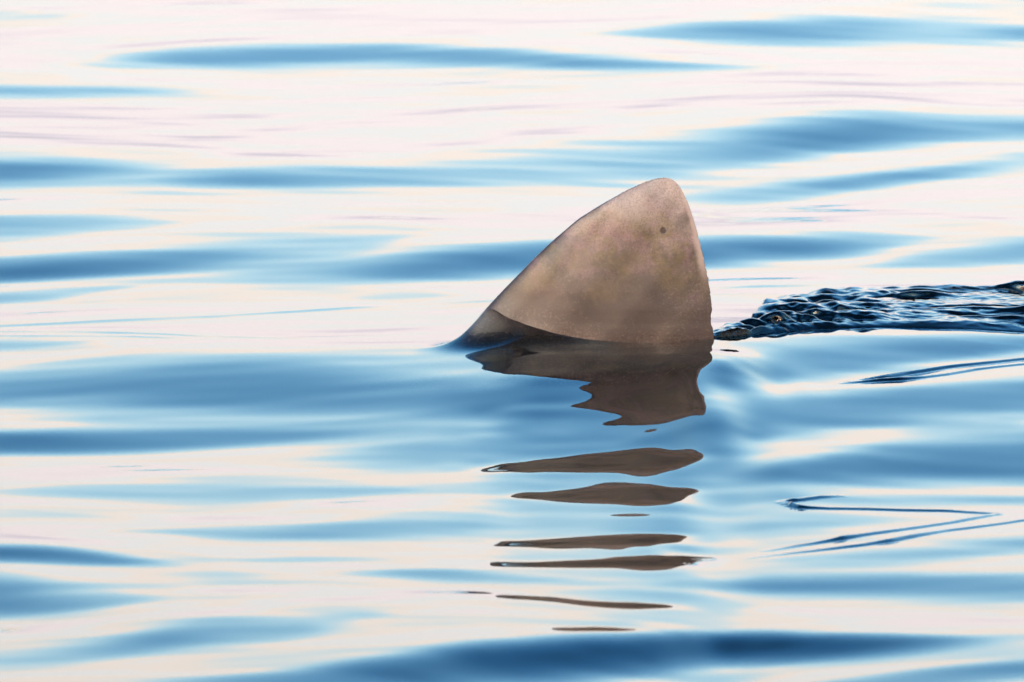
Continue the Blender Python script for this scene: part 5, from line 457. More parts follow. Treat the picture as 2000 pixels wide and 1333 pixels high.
1047,1049,1055,1063,1072,1089,1114,1144,1172,1206,1234,1254,1273,1290,1306,1321,1335,1349,1362,1373,1380,1381,1378,1373,1366,1360,1356,1354,1356,1365,1373,1380,1387,1396,1410,1430,1458,1497,1534,1558,1574,1583,1586,1581,1567,1548,1521,1483,1443,1411,1385,1365,1351,1336,1320,1297,1267,1236,1206,1183,1172,
1041,1043,1050,1057,1070,1089,1111,1140,1166,1207,1237,1257,1277,1294,1311,1327,1341,1354,1366,1377,1381,1380,1376,1369,1362,1355,1351,1349,1352,1359,1366,1373,1381,1392,1407,1429,1458,1495,1534,1561,1580,1592,1597,1595,1585,1570,1547,1513,1476,1443,1415,1392,1375,1358,1340,1319,1297,1271,1245,1224,1214,
1039,1042,1048,1058,1073,1092,1114,1143,1167,1214,1243,1264,1284,1302,1319,1334,1347,1358,1368,1377,1379,1377,1371,1364,1356,1349,1345,1343,1346,1352,1359,1367,1376,1389,1406,1430,1460,1494,1532,1564,1585,1599,1606,1606,1598,1585,1566,1536,1502,1469,1439,1415,1396,1378,1358,1335,1314,1295,1274,1257,1248,
1043,1046,1053,1065,1081,1102,1127,1155,1181,1226,1253,1275,1294,1312,1328,1341,1352,1360,1368,1375,1376,1372,1366,1358,1350,1343,1339,1338,1340,1346,1354,1363,1374,1388,1407,1431,1461,1495,1532,1566,1590,1607,1616,1618,1611,1599,1580,1554,1522,1490,1461,1437,1417,1398,1377,1352,1331,1310,1293,1280,1274,
1054,1057,1067,1081,1099,1122,1148,1175,1203,1241,1265,1286,1305,1321,1335,1346,1355,1361,1366,1372,1373,1368,1362,1354,1345,1339,1335,1334,1337,1343,1352,1362,1374,1390,1409,1434,1463,1498,1534,1569,1595,1614,1626,1629,1625,1613,1595,1569,1540,1509,1481,1457,1438,1417,1395,1368,1347,1328,1313,1301,1295,
1074,1078,1088,1103,1122,1144,1170,1197,1225,1256,1276,1296,1312,1327,1340,1350,1357,1361,1364,1367,1368,1365,1360,1352,1344,1338,1335,1335,1338,1344,1353,1364,1376,1392,1412,1437,1468,1502,1538,1572,1599,1619,1632,1638,1635,1626,1609,1584,1556,1526,1499,1476,1458,1438,1416,1387,1366,1348,1335,1322,1316,
1096,1101,1112,1127,1146,1169,1194,1220,1249,1268,1284,1302,1317,1331,1343,1353,1359,1361,1360,1360,1361,1360,1357,1351,1345,1340,1339,1339,1342,1348,1357,1367,1380,1396,1417,1442,1472,1506,1542,1574,1601,1621,1635,1642,1641,1634,1620,1599,1572,1543,1515,1493,1474,1456,1437,1412,1389,1371,1355,1343,1337,
1120,1126,1137,1152,1172,1193,1219,1243,1272,1278,1291,1307,1321,1334,1346,1355,1360,1361,1357,1352,1353,1354,1353,1350,1346,1344,1343,1344,1348,1353,1361,1371,1384,1400,1421,1446,1477,1510,1544,1576,1602,1623,1636,1643,1644,1639,1628,1610,1586,1559,1532,1509,1491,1473,1455,1435,1411,1392,1376,1364,1358,
1146,1151,1163,1178,1197,1219,1242,1265,1292,1286,1298,1312,1325,1337,1348,1357,1361,1359,1353,1346,1345,1347,1348,1347,1346,1346,1347,1349,1352,1358,1365,1375,1388,1404,1425,1451,1481,1514,1547,1578,1604,1623,1636,1643,1645,1642,1633,1618,1599,1575,1550,1528,1509,1492,1473,1456,1434,1413,1397,1384,1379,
1172,1178,1189,1204,1223,1242,1264,1285,1299,1294,1305,1316,1328,1340,1351,1359,1364,1359,1350,1341,1338,1340,1342,1344,1346,1348,1349,1352,1356,1361,1369,1379,1392,1409,1430,1456,1486,1519,1552,1581,1605,1622,1634,1642,1645,1643,1637,1626,1610,1591,1570,1550,1531,1513,1494,1479,1457,1434,1418,1405,1399,
1197,1203,1214,1228,1245,1264,1282,1293,1299,1301,1310,1320,1332,1343,1355,1364,1368,1361,1349,1339,1335,1336,1338,1343,1346,1349,1352,1355,1359,1365,1373,1384,1397,1414,1436,1463,1493,1526,1557,1583,1604,1620,1632,1640,1644,1645,1642,1634,1622,1606,1589,1571,1553,1537,1520,1503,1479,1456,1439,1425,1419,
1221,1227,1237,1252,1267,1279,1289,1294,1299,1307,1316,1326,1337,1349,1360,1368,1374,1365,1350,1340,1335,1335,1337,1343,1348,1351,1354,1358,1362,1369,1378,1389,1404,1422,1445,1473,1503,1533,1560,1583,1603,1618,1630,1639,1645,1648,1648,1643,1634,1621,1606,1590,1574,1559,1544,1528,1501,1477,1459,1445,1439,
1243,1249,1259,1268,1276,1285,1292,1294,1302,1313,1322,1331,1342,1352,1362,1369,1375,1367,1352,1343,1339,1338,1340,1345,1351,1355,1358,1361,1367,1375,1385,1398,1414,1433,1457,1483,1510,1537,1561,1583,1602,1618,1631,1641,1649,1654,1656,1654,1649,1639,1625,1610,1593,1577,1562,1548,1525,1498,1480,1465,1459,
1262,1265,1269,1275,1283,1290,1294,1299,1307,1315,1323,1332,1343,1352,1360,1366,1371,1367,1355,1347,1344,1344,1346,1352,1357,1361,1364,1368,1375,1384,1396,1410,1426,1445,1467,1490,1514,1538,1561,1583,1602,1620,1634,1647,1656,1663,1667,1668,1665,1658,1646,1631,1614,1597,1580,1562,1542,1520,1500,1485,1478,
1271,1271,1275,1282,1289,1295,1300,1306,1311,1314,1322,1332,1341,1349,1355,1359,1362,1363,1359,1355,1354,1355,1358,1363,1368,1372,1374,1378,1386,1397,1409,1422,1437,1454,1473,1494,1516,1538,1561,1584,1605,1624,1641,1655,1666,1674,1679,1682,1680,1676,1666,1653,1637,1620,1602,1583,1560,1540,1520,1505,1498,
1276,1278,1283,1289,1296,1303,1308,1313,1315,1315,1321,1332,1340,1347,1350,1353,1354,1358,1363,1365,1365,1368,1371,1376,1381,1384,1386,1390,1397,1408,1420,1432,1445,1460,1477,1496,1516,1539,1563,1587,1610,1631,1648,1663,1675,1684,1690,1694,1694,1690,1683,1672,1658,1642,1625,1607,1583,1560,1541,1524,1517,
1285,1286,1291,1298,1305,1311,1316,1320,1321,1319,1325,1334,1342,1347,1349,1349,1348,1356,1367,1372,1374,1377,1381,1386,1390,1393,1395,1398,1406,1417,1427,1438,1450,1463,1479,1497,1517,1540,1565,1591,1615,1636,1655,1670,1683,1694,1701,1705,1706,1704,1697,1687,1674,1660,1644,1627,1606,1582,1561,1543,1535,
1293,1294,1298,1306,1312,1318,1322,1326,1326,1325,1329,1338,1344,1348,1349,1349,1348,1357,1369,1375,1379,1383,1387,1391,1395,1397,1400,1403,1410,1421,1432,1442,1453,1465,1481,1498,1519,1542,1568,1594,1619,1641,1661,1679,1694,1706,1715,1720,1721,1718,1712,1702,1689,1675,1660,1642,1622,1602,1581,1562,1554,
1305,1303,1306,1315,1320,1325,1328,1330,1330,1330,1333,1339,1344,1348,1349,1350,1350,1359,1371,1377,1382,1387,1391,1395,1398,1401,1404,1407,1413,1423,1434,1445,1456,1469,1484,1501,1521,1544,1570,1597,1624,1648,1671,1691,1709,1722,1732,1737,1738,1735,1728,1718,1705,1691,1676,1659,1638,1622,1601,1581,1572,
1329,1324,1321,1328,1331,1334,1335,1336,1335,1334,1336,1340,1344,1347,1349,1351,1353,1362,1373,1381,1386,1391,1396,1400,1404,1407,1410,1413,1419,1428,1438,1449,1461,1473,1488,1504,1523,1546,1573,1603,1631,1658,1683,1705,1723,1738,1749,1754,1755,1751,1744,1733,1722,1708,1695,1678,1660,1644,1621,1600,1589,
1352,1350,1344,1346,1345,1345,1344,1343,1342,1340,1341,1343,1346,1349,1351,1355,1359,1368,1379,1387,1394,1400,1405,1409,1414,1418,1422,1425,1430,1438,1446,1454,1466,1479,1492,1508,1526,1549,1578,1610,1640,1668,1694,1717,1736,1752,1762,1768,1769,1765,1758,1748,1737,1725,1713,1698,1683,1665,1641,1618,1606,
1377,1374,1369,1364,1361,1359,1357,1354,1352,1349,1349,1350,1352,1354,1358,1363,1369,1379,1390,1399,1407,1414,1420,1427,1433,1438,1444,1447,1450,1454,1459,1465,1473,1485,1498,1512,1531,1553,1583,1618,1648,1677,1703,1726,1745,1760,1771,1777,1779,1776,1770,1761,1752,1742,1732,1721,1707,1686,1661,1636,1623,
1401,1398,1394,1385,1381,1377,1373,1370,1366,1363,1362,1362,1363,1366,1370,1376,1384,1395,1408,1419,1430,1439,1448,1456,1465,1473,1480,1485,1484,1481,1479,1480,1484,1491,1502,1516,1534,1556,1588,1626,1655,1683,1707,1729,1748,1763,1775,1782,1785,1784,1780,1774,1766,1759,1750,1743,1731,1708,1681,1654,1639,
1430,1426,1422,1413,1407,1402,1397,1392,1387,1383,1381,1380,1381,1385,1390,1398,1409,1422,1438,1454,1467,1480,1491,1502,1513,1523,1531,1537,1533,1523,1513,1505,1502,1502,1508,1519,1537,1557,1591,1633,1658,1684,1706,1728,1746,1762,1774,1783,1788,1790,1788,1785,1780,1776,1770,1765,1756,1729,1701,1671,1655,
1467,1464,1459,1450,1443,1437,1432,1426,1420,1415,1412,1410,1411,1416,1424,1434,1449,1466,1486,1505,1521,1535,1548,1560,1571,1581,1589,1593,1588,1575,1560,1545,1533,1525,1523,1527,1543,1559,1595,1636,1656,1682,1702,1724,1742,1758,1770,1780,1787,1791,1793,1793,1791,1789,1786,1783,1778,1753,1720,1689,1669,
1510,1508,1504,1496,1489,1483,1478,1472,1466,1460,1457,1456,1457,1464,1474,1488,1505,1525,1546,1565,1582,1596,1607,1618,1627,1635,1640,1642,1636,1623,1607,1590,1574,1560,1551,1547,1557,1567,1601,1635,1653,1677,1698,1719,1737,1753,1766,1776,1784,1791,1794,1797,1798,1798,1797,1794,1788,1774,1741,1706,1683,
1559,1558,1554,1548,1542,1537,1532,1527,1522,1517,1515,1515,1518,1525,1537,1551,1568,1588,1607,1624,1638,1649,1657,1664,1669,1673,1676,1675,1669,1657,1643,1628,1612,1597,1585,1579,1581,1592,1612,1629,1651,1673,1695,1715,1733,1748,1761,1772,1781,1788,1794,1799,1802,1804,1804,1801,1795,1779,1759,1724,1695,
1608,1609,1606,1602,1597,1593,1590,1586,1582,1578,1577,1578,1582,1590,1600,1613,1628,1643,1658,1670,1679,1685,1689,1692,1695,1696,1696,1693,1687,1676,1663,1650,1636,1624,1612,1607,1605,1617,1620,1624,1648,1668,1691,1711,1729,1744,1757,1768,1777,1785,1793,1799,1804,1807,1808,1805,1797,1781,1762,1741,1707,
1657,1658,1657,1653,1650,1647,1644,1641,1638,1635,1635,1636,1640,1645,1652,1661,1671,1681,1690,1698,1703,1706,1709,1710,1711,1711,1709,1705,1696,1685,1672,1658,1644,1633,1622,1618,1614,1623,1621,1620,1644,1664,1688,1707,1725,1740,1753,1764,1774,1782,1790,1797,1804,1808,1810,1808,1798,1781,1760,1746,1719,
1699,1701,1700,1697,1694,1691,1688,1685,1682,1679,1678,1678,1680,1682,1686,1691,1697,1703,1710,1715,1719,1722,1723,1723,1722,1721,1717,1711,1702,1689,1675,1659,1644,1631,1620,1615,1612,1617,1616,1617,1639,1661,1684,1704,1721,1736,1750,1761,1771,1779,1787,1795,1801,1807,1810,1809,1798,1779,1755,1742,1726,
1734,1735,1734,1731,1727,1724,1720,1716,1712,1708,1706,1704,1704,1705,1707,1710,1714,1719,1724,1727,1730,1731,1731,1730,1728,1725,1720,1713,1703,1690,1674,1658,1641,1626,1615,1608,1605,1608,1609,1615,1636,1658,1682,1701,1718,1733,1746,1758,1768,1777,1785,1792,1799,1804,1807,1807,1796,1775,1750,1733,1727,
1761,1760,1758,1755,1750,1746,1742,1737,1733,1729,1726,1724,1722,1722,1722,1724,1725,1728,1731,1733,1734,1735,1734,1731,1728,1723,1718,1710,1701,1688,1673,1657,1639,1623,1611,1603,1600,1602,1605,1614,1634,1657,1679,1698,1715,1730,1743,1755,1765,1774,1782,1789,1796,1801,1803,1802,1792,1768,1743,1722,1717,
1779,1778,1776,1772,1768,1764,1760,1755,1750,1746,1742,1738,1735,1733,1732,1731,1731,1732,1733,1734,1734,1734,1732,1729,1724,1720,1714,1707,1698,1687,1673,1657,1640,1624,1611,1602,1597,1599,1603,1614,1634,1656,1677,1695,1712,1727,1740,1752,1762,1771,1780,1787,1793,1798,1800,1797,1786,1761,1732,1712,1699,
1791,1790,1787,1784,1780,1776,1772,1767,1762,1757,1751,1747,1742,1738,1735,1732,1730,1730,1730,1730,1731,1730,1728,1724,1720,1714,1709,1703,1695,1686,1674,1659,1643,1626,1612,1602,1597,1597,1603,1615,1634,1655,1675,1693,1709,1724,1737,1749,1759,1769,1777,1785,1791,1795,1797,1793,1779,1752,1722,1698,1689,
1795,1794,1791,1788,1785,1781,1777,1772,1767,1761,1755,1749,1743,1737,1732,1728,1725,1724,1724,1725,1725,1725,1723,1718,1713,1708,1703,1698,1692,1684,1675,1662,1646,1630,1615,1603,1597,1597,1602,1615,1634,1655,1673,1691,1707,1721,1735,1746,1757,1767,1775,1783,1789,1793,1794,1790,1774,1744,1712,1684,1688,
1794,1793,1790,1787,1783,1779,1775,1770,1765,1758,1751,1744,1737,1731,1725,1722,1719,1718,1717,1718,1718,1718,1716,1711,1705,1700,1695,1691,1687,1682,1675,1664,1650,1634,1619,1606,1599,1597,1603,1615,1634,1655,1671,1689,1705,1719,1732,1744,1755,1764,1773,1781,1787,1791,1792,1788,1772,1740,1700,1678,1697,
1790,1789,1786,1782,1778,1774,1768,1763,1757,1750,1743,1736,1730,1724,1719,1715,1713,1711,1711,1711,1711,1710,1708,1702,1696,1691,1687,1684,1682,1679,1674,1665,1653,1638,1623,1609,1601,1598,1604,1616,1635,1653,1670,1687,1702,1717,1730,1742,1753,1762,1771,1779,1785,1790,1791,1787,1775,1745,1696,1687,1706,
1783,1782,1779,1775,1770,1765,1759,1754,1747,1741,1735,1728,1722,1716,1712,1708,1706,1705,1704,1704,1704,1702,1699,1693,1687,1681,1678,1677,1676,1675,1672,1665,1655,1641,1626,1612,1603,1600,1604,1616,1634,1651,1668,1685,1701,1715,1728,1740,1750,1760,1769,1777,1784,1788,1790,1787,1781,1759,1708,1702,1714,
1772,1771,1769,1765,1760,1755,1749,1744,1738,1732,1726,1720,1714,1709,1705,1702,1699,1698,1697,1697,1697,1695,1691,1684,1677,1672,1670,1669,1670,1671,1669,1664,1655,1642,1627,1613,1603,1600,1603,1614,1630,1649,1667,1684,1699,1713,1726,1738,1749,1759,1768,1776,1783,1788,1789,1789,1781,1772,1728,1714,1724,
1761,1760,1757,1754,1750,1745,1739,1734,1729,1723,1717,1712,1706,1702,1698,1695,1693,1691,1691,1690,1689,1688,1684,1676,1669,1664,1662,1663,1665,1666,1665,1661,1653,1641,1627,1613,1602,1598,1601,1611,1626,1647,1666,1682,1697,1711,1724,1736,1747,1757,1766,1775,1782,1787,1789,1790,1784,1776,1744,1727,1734,
1750,1749,1746,1743,1739,1734,1730,1724,1719,1714,1709,1703,1698,1694,1690,1688,1686,1685,1684,1683,1683,1681,1677,1669,1662,1657,1656,1657,1659,1661,1661,1658,1650,1639,1625,1612,1601,1596,1598,1608,1623,1644,1665,1681,1696,1709,1722,1734,1745,1755,1765,1774,1781,1787,1790,1792,1788,1782,1756,1740,1744,
1738,1738,1735,1732,1729,1724,1720,1715,1710,1705,1700,1695,1691,1687,1683,1681,1679,1678,1677,1677,1676,1674,1670,1664,1658,1654,1652,1654,1656,1658,1658,1655,1648,1638,1625,1611,1600,1595,1596,1606,1622,1644,1664,1680,1695,1708,1721,1732,1743,1754,1764,1773,1780,1787,1791,1793,1792,1788,1769,1752,1755,
1727,1727,1724,1722,1718,1714,1710,1705,1701,1696,1691,1687,1683,1679,1676,1674,1672,1671,1670,1670,1669,1668,1664,1659,1655,1651,1651,1652,1654,1655,1655,1652,1646,1637,1626,1613,1603,1597,1599,1609,1626,1645,1664,1679,1693,1707,1719,1731,1742,1753,1763,1772,1780,1787,1792,1796,1796,1794,1780,1764,1765,
1716,1716,1714,1711,1708,1704,1700,1696,1691,1687,1683,1678,1675,1671,1669,1666,1665,1664,1664,1663,1663,1661,1658,1655,1651,1648,1648,1649,1651,1653,1653,1650,1645,1637,1627,1617,1608,1604,1606,1615,1629,1646,1664,1679,1692,1705,1718,1729,1741,1751,1762,1771,1780,1788,1794,1798,1801,1801,1791,1776,1775,
1706,1705,1703,1701,1697,1694,1690,1686,1682,1678,1674,1670,1667,1664,1661,1659,1658,1657,1657,1657,1656,1655,1653,1650,1647,1646,1646,1647,1649,1650,1650,1648,1644,1637,1629,1620,1612,1609,1611,1619,1632,1648,1664,1678,1692,1704,1716,1728,1739,1750,1761,1771,1780,1788,1795,1801,1806,1808,1802,1787,1786,
1695,1694,1692,1690,1687,1684,1680,1677,1673,1669,1665,1662,1659,1656,1654,1652,1651,1650,1650,1650,1650,1649,1647,1645,1643,1643,1643,1644,1646,1648,1648,1647,1643,1638,1631,1623,1617,1614,1616,1623,1635,1649,1664,1678,1691,1703,1715,1727,1738,1749,1760,1770,1780,1789,1797,1804,1810,1814,1812,1798,1796,
1684,1684,1682,1680,1677,1674,1671,1667,1664,1660,1657,1653,1650,1648,1646,1645,1644,1644,1644,1644,1644,1643,1642,1641,1640,1639,1640,1642,1644,1646,1646,1645,1643,1638,1632,1626,1621,1618,1620,1627,1637,1650,1664,1678,1690,1702,1714,1725,1737,1748,1759,1770,1780,1790,1799,1807,1815,1821,1823,1809,1807,
1674,1673,1672,1669,1667,1664,1661,1658,1654,1651,1648,1645,1642,1640,1639,1637,1637,1637,1637,1637,1637,1637,1637,1636,1636,1636,1637,1639,1642,1644,1645,1644,1642,1639,1634,1629,1624,1623,1625,1631,1640,1652,1665,1677,1690,1701,1713,1724,1736,1747,1758,1769,1780,1791,1801,1811,1820,1828,1833,1819,1817,
1663,1663,1661,1659,1657,1654,1651,1648,1645,1642,1639,1637,1634,1632,1631,1630,1630,1630,1630,1631,1631,1632,1631,1631,1632,1633,1635,1637,1639,1642,1643,1643,1642,1639,1636,1631,1628,1627,1629,1634,1643,1653,1666,1677,1689,1700,1712,1723,1734,1746,1758,1769,1781,1792,1804,1814,1826,1835,1844,1829,1828,
1653,1652,1651,1649,1647,1644,1642,1639,1636,1633,1631,1628,1626,1624,1623,1623,1623,1623,1623,1624,1625,1626,1626,1627,1628,1630,1632,1634,1637,1640,1642,1642,1642,1640,1637,1634,1632,1631,1632,1637,1645,1655,1666,1677,1689,1700,1711,1722,1733,1745,1757,1769,1781,1793,1806,1817,1831,1841,1855,1839,1838,
1643,1642,1641,1639,1637,1635,1632,1629,1627,1624,1622,1620,1618,1617,1616,1615,1615,1616,1617,1618,1619,1620,1621,1622,1624,1626,1629,1632,1635,1638,1640,1642,1642,1641,1639,1637,1635,1634,1636,1640,1647,1656,1667,1677,1688,1699,1710,1721,1732,1744,1756,1769,1782,1795,1808,1821,1836,1847,1864,1848,1848,
1632,1632,1631,1629,1627,1625,1622,1620,1618,1615,1613,1611,1610,1609,1608,1608,1608,1609,1610,1611,1613,1615,1616,1618,1620,1623,1626,1630,1633,1636,1639,1641,1642,1642,1641,1640,1638,1638,1640,1644,1650,1658,1668,1678,1688,1698,1708,1719,1731,1743,1755,1768,1782,1796,1810,1824,1840,1854,1871,1859,1858,
1622,1622,1621,1619,1617,1615,1613,1611,1608,1606,1604,1603,1602,1601,1600,1600,1601,1602,1603,1605,1607,1609,1611,1613,1616,1619,1623,1627,1631,1635,1638,1641,1642,1643,1643,1642,1642,1642,1643,1647,1652,1659,1668,1678,1687,1697,1707,1718,1730,1742,1755,1768,1782,1797,1812,1828,1845,1861,1876,1869,1868,
1612,1612,1611,1609,1607,1605,1603,1601,1599,1597,1596,1594,1593,1593,1592,1593,1594,1595,1597,1599,1601,1603,1606,1609,1612,1616,1620,1625,1629,1633,1637,1640,1643,1644,1645,1645,1645,1645,1646,1649,1654,1661,1669,1678,1687,1696,1706,1717,1728,1741,1754,1768,1783,1798,1815,1831,1850,1867,1883,1880,1878,
1602,1602,1601,1599,1598,1596,1594,1592,1590,1589,1587,1586,1585,1585,1585,1585,1586,1588,1590,1592,1595,1598,1601,1604,1608,1613,1617,1622,1627,1632,1636,1640,1643,1645,1647,1648,1648,1649,1650,1652,1656,1662,1670,1678,1686,1695,1705,1716,1727,1740,1753,1768,1783,1799,1817,1835,1854,1873,1890,1890,1888,
1592,1592,1591,1589,1588,1586,1584,1583,1581,1580,1578,1577,1577,1577,1577,1578,1579,1581,1583,1586,1589,1592,1596,1600,1604,1609,1615,1620,1625,1630,1635,1640,1644,1647,1649,1650,1651,1652,1653,1655,1659,1664,1671,1678,1686,1694,1704,1714,1726,1738,1752,1767,1783,1800,1819,1838,1859,1879,1898,1899,1898,
1582,1582,1581,1580,1578,1577,1575,1573,1572,1571,1570,1569,1568,1568,1569,1570,1572,1574,1576,1580,1583,1587,1591,1595,1600,1606,1612,1618,1623,1629,1635,1640,1644,1648,1651,1653,1654,1655,1656,1658,1661,1665,1671,1678,1685,1693,1702,1713,1724,1737,1751,1767,1783,1801,1821,1841,1863,1885,1905,1909,1907,
1572,1572,1571,1570,1568,1567,1566,1564,1563,1562,1561,1560,1560,1560,1561,1562,1564,1567,1570,1573,1577,1581,1586,1591,1597,1603,1609,1615,1622,1628,1634,1640,1645,1650,1653,1656,1658,1659,1660,1661,1663,1667,1672,1678,1684,1692,1701,1711,1723,1736,1750,1766,1783,1802,1823,1844,1868,1891,1913,1919,1917,
1562,1562,1561,1560,1559,1558,1556,1555,1554,1553,1552,1552,1552,1552,1553,1555,1557,1560,1563,1567,1571,1576,1581,1586,1593,1599,1606,1613,1620,1627,1633,1640,1646,1651,1656,1659,1661,1662,1663,1664,1665,1668,1672,1678,1684,1691,1699,1709,1721,1734,1749,1765,1783,1803,1824,1847,1872,1897,1921,1929,1927,
1552,1552,1551,1550,1549,1548,1547,1546,1545,1544,1543,1543,1543,1544,1545,1547,1549,1552,1556,1560,1565,1570,1576,1582,1589,1596,1603,1611,1618,1625,1633,1640,1647,1653,1658,1662,1665,1666,1666,1667,1667,1669,1673,1677,1683,1690,1698,1707,1719,1732,1747,1764,1783,1803,1826,1850,1877,1903,1929,1939,1938,
1543,1542,1542,1541,1540,1539,1537,1536,1536,1535,1534,1534,1535,1536,1537,1539,1542,1545,1549,1554,1559,1565,1571,1577,1585,1593,1600,1608,1616,1624,1632,1640,1648,1655,1661,1665,1668,1670,1670,1670,1669,1671,1673,1677,1682,1688,1696,1705,1717,1730,1746,1763,1782,1804,1828,1853,1881,1908,1937,1949,1948,
1533,1533,1532,1531,1530,1529,1528,1527,1526,1526,1526,1526,1526,1527,1529,1531,1534,1538,1542,1547,1553,1559,1566,1573,1581,1589,1598,1606,1615,1623,1632,1640,1649,1656,1663,1668,1672,1673,1673,1673,1672,1672,1674,1677,1681,1686,1694,1703,1715,1728,1744,1761,1782,1804,1829,1855,1885,1914,1945,1959,1958,
1523,1523,1522,1521,1521,1520,1519,1518,1517,1517,1517,1517,1518,1519,1521,1524,1527,1531,1535,1541,1547,1553,1561,1568,1577,1586,1595,1604,1613,1622,1631,1641,1650,1658,1666,1672,1676,1677,1677,1676,1674,1673,1674,1676,1679,1685,1692,1701,1712,1726,1742,1760,1781,1804,1830,1857,1889,1919,1954,1969,1968,
1514,1513,1513,1512,1511,1510,1509,1509,1508,1508,1508,1508,1509,1511,1513,1516,1519,1523,1528,1534,1540,1548,1555,1564,1573,1583,1592,1602,1611,1621,1631,1641,1651,1660,1669,1675,1680,1682,1681,1679,1676,1674,1674,1675,1678,1683,1689,1698,1709,1723,1739,1758,1780,1804,1831,1859,1893,1924,1962,1980,1979,
1504,1504,1503,1502,1502,1501,1500,1499,1499,1499,1499,1500,1501,1502,1505,1508,1511,1516,1521,1527,1534,1542,1550,1560,1569,1579,1589,1599,1610,1620,1631,1641,1652,1663,1672,1679,1684,1686,1685,1682,1678,1676,1674,1675,1676,1680,1687,1695,1707,1720,1737,1756,1778,1803,1831,1861,1896,1929,1970,1990,1990,
1494,1494,1493,1493,1492,1491,1491,1490,1490,1490,1490,1491,1492,1494,1496,1500,1504,1508,1514,1520,1528,1536,1545,1555,1565,1576,1587,1597,1608,1619,1630,1642,1653,1665,1675,1683,1688,1690,1689,1686,1681,1677,1675,1674,1675,1678,1684,1692,1703,1717,1734,1754,1776,1802,1831,1863,1899,1935,1976,2000,2002,
1485,1484,1484,1483,1483,1482,1481,1481,1481,1481,1481,1482,1484,1486,1488,1491,1496,1501,1507,1514,1522,1530,1540,1551,1562,1573,1584,1595,1606,1618,1630,1642,1655,1667,1678,1687,1693,1695,1694,1689,1683,1678,1674,1673,1673,1675,1681,1689,1700,1714,1731,1751,1774,1801,1831,1865,1902,1941,1982,2009,2014,
1475,1475,1474,1474,1473,1473,1472,1472,1472,1472,1472,1473,1475,1477,1480,1483,1488,1493,1499,1507,1515,1525,1535,1546,1558,1570,1581,1593,1605,1617,1629,1643,1656,1670,1682,1692,1698,1700,1698,1693,1686,1679,1674,1671,1670,1672,1677,1685,1696,1710,1727,1748,1772,1799,1831,1866,1904,1946,1988,2019,2026,
1466,1465,1465,1464,1464,1463,1463,1462,1462,1463,1463,1465,1466,1468,1471,1475,1480,1485,1492,1500,1509,1519,1530,1542,1554,1567,1579,1591,1603,1615,1629,1643,1658,1672,1686,1696,1704,1706,1703,1697,1688,1680,1674,1670,1668,1669,1674,1681,1692,1706,1724,1745,1769,1798,1830,1866,1907,1951,1994,2030,2039,
1456,1456,1456,1455,1454,1454,1453,1453,1453,1454,1454,1456,1457,1460,1463,1467,1472,1477,1484,1493,1502,1513,1524,1537,1550,1563,1576,1589,1601,1614,1628,1643,1659,1675,1690,1701,1709,1712,1709,1701,1691,1681,1673,1668,1665,1666,1670,1677,1688,1702,1720,1741,1766,1795,1829,1867,1909,1955,2001,2040,2052,
1447,1447,1446,1446,1445,1444,1444,1444,1444,1445,1445,1447,1449,1451,1454,1458,1463,1469,1477,1485,1495,1507,1519,1533,1547,1560,1574,1586,1599,1613,1628,1644,1661,1678,1694,1707,1715,1718,1714,1706,1694,1682,1673,1666,1662,1662,1665,1672,1683,1697,1715,1737,1762,1792,1827,1866,1910,1960,2008,2052,2066,
1438,1437,1437,1436,1436,1435,1435,1435,1435,1435,1436,1438,1440,1442,1446,1450,1455,1461,1469,1478,1488,1500,1514,1528,1543,1557,1571,1584,1598,1612,1627,1644,1662,1681,1698,1712,1722,1725,1721,1711,1697,1683,1672,1663,1658,1657,1660,1667,1678,1692,1710,1732,1759,1789,1825,1866,1911,1964,2015,2064,2080,
1428,1428,1427,1427,1426,1426,1425,1425,1426,1426,1427,1429,1431,1434,1437,1441,1447,1453,1461,1470,1481,1494,1508,1524,1539,1555,1569,1582,1596,1610,1626,1644,1664,1684,1703,1719,1729,1732,1727,1716,1700,1684,1670,1660,1654,1653,1655,1662,1672,1687,1705,1727,1754,1786,1822,1864,1912,1967,2023,2076,2095,
1419,1419,1418,1417,1417,1416,1416,1416,1416,1417,1418,1420,1422,1425,1428,1433,1438,1445,1453,1463,1474,1487,1503,1519,1536,1552,1567,1580,1594,1609,1625,1644,1665,1687,1708,1725,1736,1740,1734,1721,1703,1685,1669,1657,1650,1648,1650,1656,1667,1681,1699,1722,1749,1781,1819,1863,1912,1970,2030,2089,2112,
1410,1409,1409,1408,1407,1407,1407,1407,1407,1408,1409,1411,1413,1416,1419,1424,1430,1437,1445,1455,1467,1481,1497,1515,1533,1549,1564,1578,1592,1607,1624,1644,1666,1690,1713,1732,1745,1748,1742,1727,1707,1685,1667,1653,1645,1642,1644,1650,1660,1675,1693,1716,1744,1776,1815,1860,1912,1973,2037,2103,2129,
1400,1400,1399,1399,1398,1398,1398,1398,1398,1399,1400,1402,1404,1407,1411,1415,1421,1428,1437,1447,1459,1474,1491,1510,1530,1547,1562,1576,1590,1605,1623,1644,1668,1693,1718,1739,1753,1757,1751,1734,1711,1686,1664,1649,1640,1636,1638,1643,1654,1668,1687,1710,1738,1771,1810,1857,1910,1975,2044,2117,2147,
1391,1391,1390,1389,1389,1388,1388,1388,1388,1389,1390,1392,1395,1398,1401,1406,1412,1419,1428,1438,1451,1467,1485,1506,1527,1545,1560,1574,1587,1602,1621,1643,1669,1697,1724,1747,1763,1768,1760,1741,1715,1686,1661,1644,1634,1630,1631,1636,1646,1661,1680,1703,1731,1765,1805,1852,1907,1976,2050,2133,2168,
